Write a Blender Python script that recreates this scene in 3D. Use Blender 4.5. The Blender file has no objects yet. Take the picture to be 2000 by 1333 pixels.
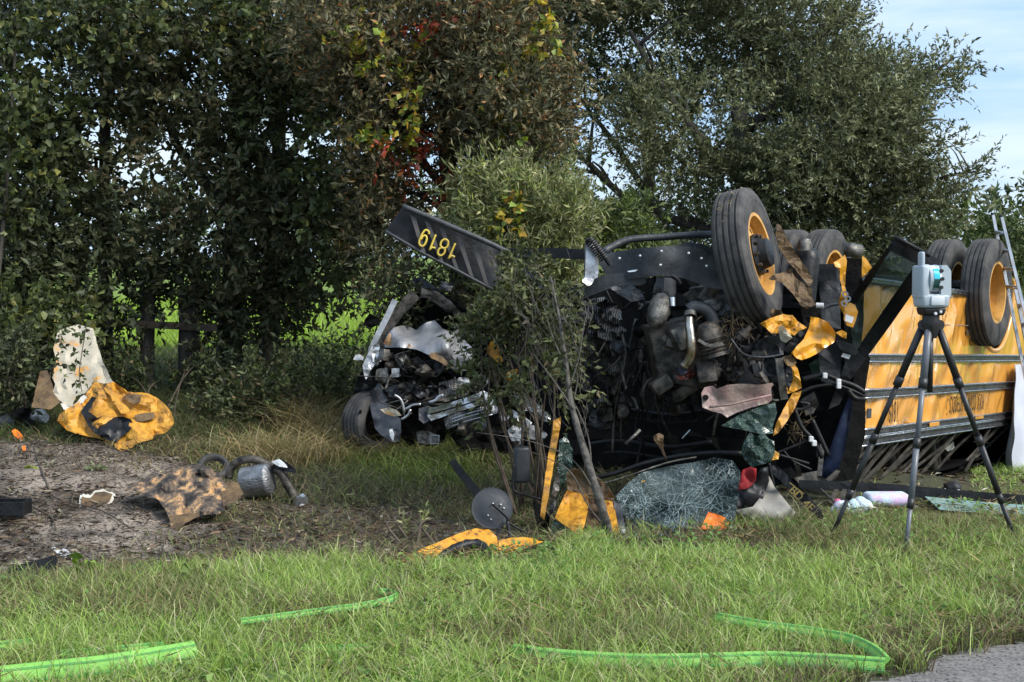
import bpy, bmesh, math, random
import numpy as np
from mathutils import Vector, Matrix, noise
from mathutils.geometry import delaunay_2d_cdt

random.seed(7)
RNG = np.random.default_rng(11)
sc = bpy.context.scene
col = sc.collection

# ------------------------------------------------------------------ camera
CAM_H, PITCH, FPX = 1.65, math.radians(2.77), 2778.0
cam_data = bpy.data.cameras.new('camera')
cam = bpy.data.objects.new('camera', cam_data)
col.objects.link(cam)
cam.location = (0, 0, CAM_H)
cam.rotation_euler = (math.radians(90) - PITCH, 0, 0)
cam_data.sensor_width = 36.0
cam_data.sensor_fit = 'HORIZONTAL'
cam_data.lens = 36.0 * FPX / 2000.0
cam_data.clip_end = 3000
sc.camera = cam

# ------------------------------------------------------------------ sky and sun
SUN_EL, SUN_AZ = math.radians(42), math.radians(120)      # azimuth clockwise from +Y
world = bpy.data.worlds.new('World')
sc.world = world
world.use_nodes = True
wn, wl = world.node_tree.nodes, world.node_tree.links
wn.clear()
w_out = wn.new('ShaderNodeOutputWorld')
w_bg = wn.new('ShaderNodeBackground')
w_sky = wn.new('ShaderNodeTexSky')
w_sky.sky_type = 'NISHITA'
w_sky.sun_disc = False
w_sky.sun_elevation = SUN_EL
w_sky.sun_rotation = SUN_AZ
w_sky.air_density = 1.0
w_sky.dust_density = 1.2
w_tc = wn.new('ShaderNodeTexCoord')
w_map = wn.new('ShaderNodeMapping')
w_map.inputs['Scale'].default_value = (1.6, 1.6, 11.0)
w_map.inputs['Rotation'].default_value = (0.05, 0.10, 0.0)
w_noise = wn.new('ShaderNodeTexNoise')
w_noise.inputs['Scale'].default_value = 2.3
w_noise.inputs['Detail'].default_value = 7
w_noise.inputs['Roughness'].default_value = 0.55
w_ramp = wn.new('ShaderNodeValToRGB')
w_ramp.color_ramp.elements[0].position = 0.40
w_ramp.color_ramp.elements[0].color = (0.185, 0.285, 0.435, 1)
w_ramp.color_ramp.elements[1].position = 0.63
w_ramp.color_ramp.elements[1].color = (0.34, 0.395, 0.44, 1)
w_mix = wn.new('ShaderNodeMixRGB')
w_mix.inputs['Fac'].default_value = 0.82           # thin broken cloud over a pale blue sky
wl.new(w_tc.outputs['Generated'], w_map.inputs['Vector'])
wl.new(w_map.outputs['Vector'], w_noise.inputs['Vector'])
wl.new(w_noise.outputs['Fac'], w_ramp.inputs['Fac'])
w_gain = wn.new('ShaderNodeVectorMath'); w_gain.operation = 'SCALE'; w_gain.inputs['Scale'].default_value = 10.0
wl.new(w_ramp.outputs['Color'], w_gain.inputs[0])
wl.new(w_gain.outputs['Vector'], w_mix.inputs['Color2'])
wl.new(w_sky.outputs['Color'], w_mix.inputs['Color1'])
wl.new(w_mix.outputs['Color'], w_bg.inputs['Color'])
wl.new(w_bg.outputs['Background'], w_out.inputs['Surface'])
w_bg.inputs['Strength'].default_value = 0.105

sun_data = bpy.data.lights.new('sun', 'SUN')
sun_data.energy = 2.0
sun_data.angle = math.radians(25)
sun_data.color = (1.0, 0.96, 0.90)
sun = bpy.data.objects.new('sun', sun_data)
col.objects.link(sun)
_sd = Vector((math.sin(SUN_AZ) * math.cos(SUN_EL), math.cos(SUN_AZ) * math.cos(SUN_EL), math.sin(SUN_EL)))
sun.rotation_euler = (-_sd).to_track_quat('-Z', 'Y').to_euler()
sun.location = _sd * 60

sc.view_settings.view_transform = 'Standard'
sc.view_settings.look = 'None'
sc.view_settings.gamma = 1
sc.view_settings.exposure = 1.28
sc.view_settings.use_curve_mapping = False
sc.render.engine = 'CYCLES'
sc.cycles.use_denoising = True
sc.cycles.max_bounces = 8
sc.cycles.transparent_max_bounces = 12

# ------------------------------------------------------------------ geometry of the view
CP, SP = math.cos(PITCH), math.sin(PITCH)
FWD, UPV = Vector((0, CP, -SP)), Vector((0, SP, CP))
CAM = Vector((0, 0, CAM_H))

def ray(px, py):
    return FWD + Vector((1, 0, 0)) * ((px - 1000) / FPX) - UPV * ((py - 666.5) / FPX)

def P(px, py, d):
    """a point of the place seen at (px, py) of the photograph, d metres in front of the camera"""
    return CAM + ray(px, py) * d

def project(xyz):
    v = np.asarray(xyz) - np.array([0, 0, CAM_H])
    d = v[:, 1] * CP - v[:, 2] * SP
    u = v[:, 1] * SP + v[:, 2] * CP
    return 1000 + FPX * v[:, 0] / d, 666.5 - FPX * u / d, d

def vnoise(p, seed=0):
    p = np.asarray(p, float)
    i = np.floor(p).astype(np.int64); f = p - i
    f = f * f * (3 - 2 * f)
    def h(a, b, c):
        n = (a * 374761393 + b * 668265263 + c * 2147483647 + seed * 974634777) & 0xffffffff
        n = ((n ^ (n >> 13)) * 1274126177) & 0xffffffff
        n = n ^ (n >> 16)
        return (n & 0xffff) / 65535.0
    o = 0
    for dx in (0, 1):
        for dy in (0, 1):
            for dz in (0, 1):
                w = (f[:, 0] if dx else 1 - f[:, 0]) * (f[:, 1] if dy else 1 - f[:, 1]) * (f[:, 2] if dz else 1 - f[:, 2])
                o = o + w * h(i[:, 0] + dx, i[:, 1] + dy, i[:, 2] + dz)
    return o

def fbm(p, seed=0, oct=3):
    p = np.asarray(p, float); a, s, t = 1.0, 0, 0
    for k in range(oct):
        s = s + a * vnoise(p * 2 ** k, seed + k * 17); t += a; a *= .5
    return s / t

# ------------------------------------------------------------------ terrain
_ctl = [(x, y, 0.0) for x in (-4, -2.6, -1.3, 0, 1.3, 2.6, 4) for y in (2.5, 4, 5.4, 6.7)]
for px, py in ((-300, 1150), (0, 1140), (400, 1120), (770, 1098), (1000, 1078), (1200, 1055), (1400, 1032), (1600, 1010), (1800, 982), (2000, 955), (2300, 930)):
    t = CAM + ray(px, py) * (CAM_H / -ray(px, py).z)
    _ctl.append((t.x, t.y, 0.0))
for px, py, d in ((850, 1062, 9.25), (600, 1075, 9.0), (1050, 1052, 9.4), (300, 1085, 8.6), (900, 1000, 10.2), (900, 950, 11.0), (900, 880, 12.3),
                  (700, 900, 12.1), (700, 1000, 10.2), (500, 1000, 10.0), (500, 900, 11.5), (200, 1000, 9.7), (200, 930, 10.6), (200, 880, 11.4),
                  (0, 870, 11.4), (0, 1000, 9.6), (0, 1080, 8.5), (-300, 900, 11.4), (-300, 1000, 9.7), (400, 870, 11.9), (350, 760, 15.3),
                  (100, 790, 14.0), (640, 770, 15.2), (900, 790, 15.2), (640, 700, 19), (200, 700, 19), (-100, 740, 16), (1300, 1030, 9.2), (1300, 910, 11.2), (1500, 950, 10.4),
                  (1300, 760, 16), (1690, 955, 10.6), (1960, 942, 13.0), (2000, 900, 15), (2300, 900, 14.5), (1960, 1000, 10.2), (1640, 1000, 9.75), (1800, 880, 16), (2200, 800, 20)):
    q = P(px, py, d); _ctl.append(tuple(q))
_ctl = np.array(_ctl)

def hgt(x, y):
    x = np.asarray(x, float); y = np.asarray(y, float)
    sh = np.broadcast(x, y).shape
    x = np.broadcast_to(x, sh).ravel(); y = np.broadcast_to(y, sh).ravel()
    sig = 0.62 + 0.05 * np.clip(y - 8, 0, 12)
    r2 = (x[:, None] - _ctl[None, :, 0]) ** 2 + (y[:, None] - _ctl[None, :, 1]) ** 2
    w = np.exp(-r2 / (2 * sig[:, None] ** 2)) + 1e-4 / (1 + r2)
    z = (w * _ctl[None, :, 2]).sum(1) / (w.sum(1))
    fade = np.clip(1 - (np.maximum(np.abs(x) - 8, 0) / 8) - np.maximum(y - 19, 0) / 10, 0, 1)
    z = z * fade
    far = np.clip((y - 24) / 70, 0, 1)
    z = z + 2.6 * far * far * (3 - 2 * far)
    z = z + 0.03 * (fbm(np.stack([x * 1.3, y * 1.3, 0 * x], 1), 3) - .5) * np.clip((y - 4.5) / 2, 0, 1)
    return z.reshape(sh)

def gd(px, py):
    """distance at which the line of sight through (px, py) meets the ground"""
    r = ray(px, py)
    t = np.linspace(4, 40, 1800)
    zz = CAM_H + r.z * t - hgt(r.x * t, r.y * t)
    k = np.argmax(zz < 0)
    return float(t[k]) if zz[k] < 0 else 40.0

def G(px, py, up=0.0):
    q = P(px, py, gd(px, py)); return q + Vector((0, 0, up))

# ------------------------------------------------------------------ materials
def nodes_of(name):
    m = bpy.data.materials.new(name); m.use_nodes = True
    n = m.node_tree.nodes; l = m.node_tree.links
    return m, n, l, n['Principled BSDF']

def M(name, c1, c2=None, rough=.6, metal=0., scale=6., lo=.38, hi=.62, bump=.15, bscale=40., coat=0., c3=None, stretch=(1, 1, 1), spec=.5, rvar=.15):
    m, n, l, b = nodes_of(name)
    tc = n.new('ShaderNodeTexCoord'); mp = n.new('ShaderNodeMapping'); mp.inputs['Scale'].default_value = stretch
    l.new(tc.outputs['Object'], mp.inputs['Vector'])
    nz = n.new('ShaderNodeTexNoise'); nz.inputs['Scale'].default_value = scale; nz.inputs['Detail'].default_value = 8; nz.inputs['Roughness'].default_value = .62
    l.new(mp.outputs['Vector'], nz.inputs['Vector'])
    rp = n.new('ShaderNodeValToRGB')
    e = rp.color_ramp.elements
    e[0].position, e[1].position = lo, hi
    e[0].color = (*c1, 1); e[1].color = (*(c2 or [v * .8 for v in c1]), 1)
    if c3:
        k = e.new(min(.99, hi + .07)); k.color = (*c3, 1)
    l.new(nz.outputs['Fac'], rp.inputs['Fac']); l.new(rp.outputs['Color'], b.inputs['Base Color'])
    n2 = n.new('ShaderNodeTexNoise'); n2.inputs['Scale'].default_value = bscale; n2.inputs['Detail'].default_value = 5
    l.new(mp.outputs['Vector'], n2.inputs['Vector'])
    bp = n.new('ShaderNodeBump'); bp.inputs['Strength'].default_value = bump; bp.inputs['Distance'].default_value = .02
    l.new(n2.outputs['Fac'], bp.inputs['Height']); l.new(bp.outputs['Normal'], b.inputs['Normal'])
    mr = n.new('ShaderNodeMapRange'); mr.inputs['To Min'].default_value = max(.03, rough - rvar); mr.inputs['To Max'].default_value = min(1, rough + rvar)
    l.new(n2.outputs['Fac'], mr.inputs['Value']); l.new(mr.outputs['Result'], b.inputs['Roughness'])
    b.inputs['Metallic'].default_value = metal
    b.inputs['Coat Weight'].default_value = coat; b.inputs['Coat Roughness'].default_value = .06
    b.inputs['Specular IOR Level'].default_value = spec
    return m

def leaf_mat(name, trans=.3, rough=.5, gain=1.0):
    m, n, l, b = nodes_of(name)
    at = n.new('ShaderNodeAttribute'); at.attribute_name = 'Col'
    b.inputs['Roughness'].default_value = rough
    b.inputs['Specular IOR Level'].default_value = .35
    tr = n.new('ShaderNodeBsdfTranslucent'); mx = n.new('ShaderNodeMixShader'); mx.inputs['Fac'].default_value = trans
    hs = n.new('ShaderNodeHueSaturation'); hs.inputs['Value'].default_value = 1.25; hs.inputs['Saturation'].default_value = 1.1
    l.new(at.outputs['Color'], b.inputs['Base Color']); l.new(at.outputs['Color'], hs.inputs['Color']); l.new(hs.outputs['Color'], tr.inputs['Color'])
    l.new(b.outputs['BSDF'], mx.inputs[1]); l.new(tr.outputs['BSDF'], mx.inputs[2])
    l.new(mx.outputs['Shader'], n['Material Output'].inputs['Surface'])
    return m

def glass_mat(name, tint=(.55, .72, .66), alpha=.5, crack=0., cscale=18, crack_sky_col=(.5, .6, .58), rough=.12, dark=(.02, .035, .035)):
    """laminated glass: part see-through, part dark tint, with pale cracks and painted patches of reflected sky"""
    m, n, l, b = nodes_of(name)
    tr = n.new('ShaderNodeBsdfTransparent'); tr.inputs['Color'].default_value = (*tint, 1)
    mx = n.new('ShaderNodeMixShader')
    b.inputs['Roughness'].default_value = rough; b.inputs['Base Color'].default_value = (*dark, 1)
    b.inputs['Specular IOR Level'].default_value = .8
    mx.inputs['Fac'].default_value = 1 - alpha
    if crack:
        tc = n.new('ShaderNodeTexCoord')
        nz = n.new('ShaderNodeTexNoise'); nz.inputs['Scale'].default_value = 5; nz.inputs['Detail'].default_value = 7
        va = n.new('ShaderNodeVectorMath'); va.operation = 'MULTIPLY_ADD'; va.inputs[1].default_value = (.34, .34, .34)
        l.new(tc.outputs['Object'], nz.inputs['Vector']); l.new(nz.outputs['Color'], va.inputs[0]); l.new(tc.outputs['Object'], va.inputs[2])
        cols = []
        for sc_, wd in ((cscale, .022), (cscale * 2.9, .06)):
            vo = n.new('ShaderNodeTexVoronoi'); vo.feature = 'DISTANCE_TO_EDGE'; vo.inputs['Scale'].default_value = sc_
            l.new(va.outputs['Vector'], vo.inputs['Vector'])
            r = n.new('ShaderNodeMapRange'); r.inputs['From Max'].default_value = wd; r.inputs['To Min'].default_value = 1; r.inputs['To Max'].default_value = 0
            l.new(vo.outputs['Distance'], r.inputs['Value']); cols.append(r)
        n3 = n.new('ShaderNodeTexNoise'); n3.inputs['Scale'].default_value = 3.5; n3.inputs['Detail'].default_value = 5
        l.new(tc.outputs['Object'], n3.inputs['Vector'])
        r3 = n.new('ShaderNodeMapRange'); r3.inputs['From Min'].default_value = .42; r3.inputs['From Max'].default_value = .62
        l.new(n3.outputs['Fac'], r3.inputs['Value'])
        mu = n.new('ShaderNodeMath'); mu.operation = 'MULTIPLY'; l.new(cols[1].outputs[0], mu.inputs[0]); l.new(r3.outputs[0], mu.inputs[1])
        ad = n.new('ShaderNodeMath'); ad.operation = 'MAXIMUM'; l.new(cols[0].outputs[0], ad.inputs[0]); l.new(mu.outputs[0], ad.inputs[1])
        mc = n.new('ShaderNodeMixRGB'); mc.inputs['Color1'].default_value = (*dark, 1); mc.inputs['Color2'].default_value = (*crack_sky_col, 1)
        n4 = n.new('ShaderNodeTexNoise'); n4.inputs['Scale'].default_value = 2.6; n4.inputs['Detail'].default_value = 6; l.new(tc.outputs['Object'], n4.inputs['Vector'])
        r4 = n.new('ShaderNodeValToRGB'); r4.color_ramp.elements[0].position = .40; r4.color_ramp.elements[1].position = .64
        r4.color_ramp.elements[0].color = (*dark, 1); r4.color_ramp.elements[1].color = (*[v * .42 for v in crack_sky_col], 1)  # paler patches paint the sky's reflection into the glass colour
        l.new(n4.outputs['Fac'], r4.inputs['Fac']); l.new(r4.outputs['Color'], mc.inputs['Color1'])
        l.new(ad.outputs[0], mc.inputs['Fac']); l.new(mc.outputs['Color'], b.inputs['Base Color'])
        mf = n.new('ShaderNodeMath'); mf.operation = 'MULTIPLY_ADD'; mf.inputs[1].default_value = alpha * crack; mf.inputs[2].default_value = 1 - alpha
        l.new(ad.outputs[0], mf.inputs[0]); l.new(mf.outputs[0], mx.inputs['Fac'])
        bp = n.new('ShaderNodeBump'); bp.inputs['Strength'].default_value = .5; bp.inputs['Distance'].default_value = .01
        l.new(ad.outputs[0], bp.inputs['Height']); l.new(bp.outputs['Normal'], b.inputs['Normal'])
    l.new(tr.outputs['BSDF'], mx.inputs[1]); l.new(b.outputs['BSDF'], mx.inputs[2])
    l.new(mx.outputs['Shader'], n['Material Output'].inputs['Surface'])
    return m

YEL = (.72, .33, .022)
def fin_mat(name, lo=(.03, .03, .03), hi=(.46, .44, .42)):
    m, n, l, b = nodes_of(name)
    tc = n.new('ShaderNodeTexCoord'); wv = n.new('ShaderNodeTexWave')
    wv.inputs['Scale'].default_value = 26; wv.inputs['Distortion'].default_value = 5; wv.inputs['Detail'].default_value = 3; wv.inputs['Detail Scale'].default_value = .6
    l.new(tc.outputs['Object'], wv.inputs['Vector'])
    nz = n.new('ShaderNodeTexNoise'); nz.inputs['Scale'].default_value = 5; nz.inputs['Detail'].default_value = 6; l.new(tc.outputs['Object'], nz.inputs['Vector'])
    mu = n.new('ShaderNodeMath'); mu.operation = 'MULTIPLY'; l.new(wv.outputs['Fac'], mu.inputs[0]); l.new(nz.outputs['Fac'], mu.inputs[1])
    rp = n.new('ShaderNodeValToRGB'); rp.color_ramp.elements[0].color = (*lo, 1); rp.color_ramp.elements[1].color = (*hi, 1); rp.color_ramp.elements[1].position = .62; rp.color_ramp.elements[0].position = .12
    l.new(mu.outputs[0], rp.inputs['Fac']); l.new(rp.outputs['Color'], b.inputs['Base Color'])
    bp = n.new('ShaderNodeBump'); bp.inputs['Strength'].default_value = .8; bp.inputs['Distance'].default_value = .01
    l.new(wv.outputs['Fac'], bp.inputs['Height']); l.new(bp.outputs['Normal'], b.inputs['Normal'])
    b.inputs['Metallic'].default_value = .5; b.inputs['Roughness'].default_value = .5
    return m

MAT = dict(
    bus=M('bus side yellow paint', (.76, .345, .055), (.68, .30, .042), rough=.22, coat=.9, scale=3, bump=.02, bscale=12, rvar=.06),
    yel=M('bus yellow bodywork', YEL, (.60, .27, .018), rough=.3, coat=.5, scale=6, bump=.06, bscale=14, rvar=.08, hi=.66, c3=(.30, .13, .012)),
    rim=M('dusty yellow wheel rim', (.66, .36, .085), (.46, .24, .06), rough=.5, scale=9, bump=.2, hi=.66, c3=(.20, .11, .05)),
    torn=M('torn yellow fibreglass', (.60, .29, .030), (.34, .155, .022), rough=.5, scale=11, lo=.44, hi=.60, bump=.5, c3=(.10, .055, .022)),
    dirty=M('scraped yellow panel', (.62, .29, .02), (.46, .19, .014), rough=.5, scale=24, lo=.48, hi=.60, bump=.3, c3=(.025, .018, .012)),
    back=M('raw fibreglass back', (.17, .105, .045), (.07, .042, .02), rough=.7, scale=9, bump=.7),
    pale=M('pale fibreglass', (.50, .45, .35), (.36, .32, .24), rough=.75, scale=4, lo=.36, hi=.56, bump=.35, c3=(.50, .24, .05)),
    cream=M('bare white fibreglass', (.66, .63, .54), (.50, .46, .38), rough=.75, scale=7, bump=.2),
    burnt=M('charred peeling yellow panel', (.018, .016, .016), (.16, .115, .08), rough=.8, scale=7, lo=.40, hi=.52, bump=.9, bscale=70, c3=(.56, .32, .14), stretch=(1.6, 1.0, .75)),
    black=M('black painted steel', (.006, .0065, .008), (.016, .017, .019), rough=.45, scale=10, bump=.15, spec=.3),
    frame=M('dusty black chassis steel', (.024, .026, .030), (.055, .059, .065), rough=.5, scale=6, bump=.2, spec=.35),
    soot_shade=M('soot and shade black', (.0025, .0025, .0025), (.008, .0075, .007), rough=.85, scale=8, bump=.3, spec=.15),  # near-black: soot on the burnt car, shade painted into the bus recesses
    rubber=M('tyre rubber', (.026, .026, .028), (.075, .070, .064), rough=.8, scale=7, bump=.2, bscale=90),
    hose_black=M('black rubber hose', (.006, .006, .0065), (.014, .014, .015), rough=.5, bump=.05, spec=.3),
    metal=M('dull aluminium', (.50, .51, .53), (.28, .28, .29), rough=.38, metal=.9, scale=12, bump=.2),
    rail=M('aluminium rub rail', (.62, .62, .64), (.36, .36, .38), rough=.25, metal=1, scale=14, bump=.08),
    dkrail=M('black rail insert', (.03, .03, .032), (.10, .10, .10), rough=.35, metal=.4, scale=18, bump=.1),
    cast=M('grimy cast metal', (.045, .042, .036), (.20, .19, .17), rough=.45, metal=.6, scale=16, bump=.35, bscale=110),
    fins=fin_mat('crushed radiator core'),
    grime=M('oily engine metal', (.012, .011, .010), (.11, .094, .076), rough=.5, metal=.3, scale=16, bump=.3, bscale=130, spec=.45),
    pipe=M('heat stained steel pipe', (.46, .44, .40), (.26, .20, .13), rough=.32, metal=1, scale=9, bump=.15),
    blue=M('blue engine paint', (.018, .022, .06), (.10, .11, .15), rough=.4, bump=.3),
    red=M('red cloth', (.30, .006, .008), (.18, .004, .006), rough=.8, bump=.2),
    redpart=M('red plastic shards', (.12, .018, .010), (.03, .006, .005), rough=.4, scale=20, bump=.6),
    tank=M('translucent pink coolant tank', (.34, .26, .22), (.26, .15, .14), rough=.4, scale=5, bump=.35, c3=(.50, .44, .33)),
    silver=M('silver car paint', (.58, .59, .61), (.26, .27, .28), rough=.4, metal=.4, scale=4, bump=.25),
    hood=M('scorched silver bonnet', (.36, .36, .37), (.09, .09, .095), rough=.42, metal=.35, scale=2.6, lo=.40, hi=.60, bump=.3),
    scorch=M('burnt bare patch', (.42, .25, .11), (.16, .08, .035), rough=.6, scale=9, bump=.3, c3=(.06, .05, .045)),
    liner=M('grey plastic liner', (.028, .031, .038), (.065, .070, .080), rough=.5, bump=.2),
    chrome=M('bright crumpled aluminium', (.72, .73, .74), (.45, .46, .47), rough=.28, metal=.85, scale=10, bump=.3),
    white=M('white plastic', (.75, .76, .77), (.55, .56, .57), rough=.5, bump=.15),
    cloth=M('white sheet', (.50, .52, .58), (.44, .46, .53), rough=.9, scale=3, bump=.1),
    navy=M('navy seat vinyl', (.008, .018, .055), (.018, .034, .090), rough=.5, scale=3, bump=.1),
    seat=M('brown green seat vinyl', (.022, .017, .012), (.040, .034, .023), rough=.6, scale=5, bump=.2),
    post=M('worn window post', (.045, .044, .042), (.13, .115, .095), rough=.45, metal=.5, scale=8, bump=.2),
    greypanel=M('grey trim panel', (.34, .32, .28), (.24, .22, .19), rough=.75, scale=3, bump=.15),
    orange=M('orange plastic', (.90, .22, .015), (.75, .16, .012), rough=.45, bump=.2, scale=12),
    ink=M('black lettering', (.012, .012, .012), rough=.5, bump=0),
    gold=M('yellow lettering', (.66, .50, .07), (.50, .36, .05), rough=.5, bump=.05),
    dimgold=M('tarnished gold lettering', (.34, .24, .05), (.14, .10, .03), rough=.5, bump=.05, scale=30),
    stripe=M('faded bumper stripe', (.085, .075, .07), (.06, .055, .055), rough=.5, bump=.1),
    glint=M('polished bolt', (.8, .8, .8), rough=.3, metal=.8, bump=0),
    hosegreen=M('bright green fire hose jacket', (.22, .50, .09), (.15, .37, .065), rough=.7, scale=9, bump=.25, bscale=160),
    hosestripe=M('dark green hose stripe', (.08, .30, .07), rough=.75, bump=.2, bscale=160),
    tripod=M('black carbon tripod', (.014, .014, .015), (.026, .026, .028), rough=.45, bump=.05),
    tripodgrey=M('grey tripod tube', (.10, .11, .125), (.14, .15, .17), rough=.4, bump=.04),
    scanner=M('grey blue scanner housing', (.40, .46, .50), (.36, .42, .46), rough=.42, bump=.03),
    scanlight=M('pale scanner panel', (.62, .67, .70), rough=.45, bump=.02),
    cyan=M('cyan mirror glass', (.02, .50, .62), (.03, .38, .60), rough=.12, bump=.0, coat=.8),
    teal=M('dark green mirror glass', (.005, .06, .055), (.01, .10, .09), rough=.1, bump=0, coat=.8),
    ladder=M('aluminium ladder', (.52, .54, .56), (.36, .38, .40), rough=.35, metal=.8, scale=10, bump=.1),
    bark=M('dark bark', (.035, .030, .024), (.085, .075, .060), rough=.9, scale=10, bump=.9, bscale=26, stretch=(1, 1, .25)),
    deadbark=M('grey dead stem bark', (.045, .040, .034), (.125, .112, .096), rough=.9, scale=18, bump=.6),
    twig=M('brown twig', (.06, .045, .032), (.11, .085, .06), rough=.9, scale=14, bump=.4),
    plushA=M('pastel tie dye cloth', (.55, .72, .80), (.62, .42, .66), rough=.95, scale=9, bump=.3, c3=(.80, .52, .58)),
    plushB=M('mint and pink plush', (.50, .76, .74), (.62, .66, .76), rough=.95, scale=14, bump=.6, bscale=90, c3=(.80, .50, .56)),
    pink=M('pink plush', (.66, .14, .30), (.52, .10, .24), rough=.95, bump=.4),
    galv=M('dented grey muffler', (.30, .31, .32), (.16, .16, .165), rough=.42, metal=.7, scale=10, bump=.5, stretch=(1, 1, 2)),
    glass=glass_mat('door glass', (.70, .78, .74), .58, dark=(.05, .07, .065)),
    screen=glass_mat('shattered windshield', (.42, .55, .53), .55, crack=.9, cscale=13, crack_sky_col=(.40, .50, .51), dark=(.012, .024, .027)),
    crack=M('broken glass edge', (.34, .44, .44), (.14, .20, .20), rough=.3, bump=0),
    shard=glass_mat('shattered green glass', (.45, .62, .52), .42, crack=.9, cscale=20, crack_sky_col=(.24, .36, .31), dark=(.018, .040, .032)),
    tealglass=glass_mat('teal tinted glass', (.3, .45, .42), .12, dark=(.20, .32, .27), rough=.2),
    dkglass=glass_mat('dark green glass', (.2, .3, .27), .2, dark=(.010, .022, .018), rough=.15),
    mirror=M('mirror back shell', (.020, .022, .026), (.042, .045, .050), rough=.42, bump=.08, scale=4),
    leaf=leaf_mat('foliage leaves', .28),
    grass=leaf_mat('grass blades', .35, .55),
)

# ------------------------------------------------------------------ mesh building
ORI = {}
def tag(o, label=None, cat=None, group=None, kind=None):
    if label: o['label'] = label
    if cat: o['category'] = cat
    if group: o['group'] = group
    if kind: o['kind'] = kind
    return o

def thing(name, loc, label, cat, group=None):
    o = bpy.data.objects.new(name, None); col.objects.link(o)
    o.location = loc; o.empty_display_size = .1
    ORI[o] = Vector(loc)
    return tag(o, label, cat, group)

def catmull(pts, n=6):
    pts = [Vector(p) for p in pts]
    if len(pts) < 3: return pts
    out = []
    q = [pts[0] * 2 - pts[1]] + pts + [pts[-1] * 2 - pts[-2]]
    for i in range(1, len(q) - 2):
        a, b, c, d = q[i - 1:i + 3]
        for k in range(n):
            t = k / n
            out.append(.5 * ((2 * b) + (c - a) * t + (2 * a - 5 * b + 4 * c - d) * t * t + (3 * b - a - 3 * c + d) * t ** 3))
    out.append(pts[-1])
    return out

def inpoly(x, y, poly):
    c = False; j = len(poly) - 1
    for i in range(len(poly)):
        xi, yi = poly[i][0], poly[i][1]; xj, yj = poly[j][0], poly[j][1]
        if (yi > y) != (yj > y) and x < (xj - xi) * (y - yi) / (yj - yi) + xi: c = not c
        j = i
    return c

def frame_of(a):
    a = Vector(a).normalized()
    r = Vector((0, 0, 1)) if abs(a.z) < .9 else Vector((1, 0, 0))
    e1 = a.cross(r).normalized(); return a, e1, a.cross(e1).normalized()

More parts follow.
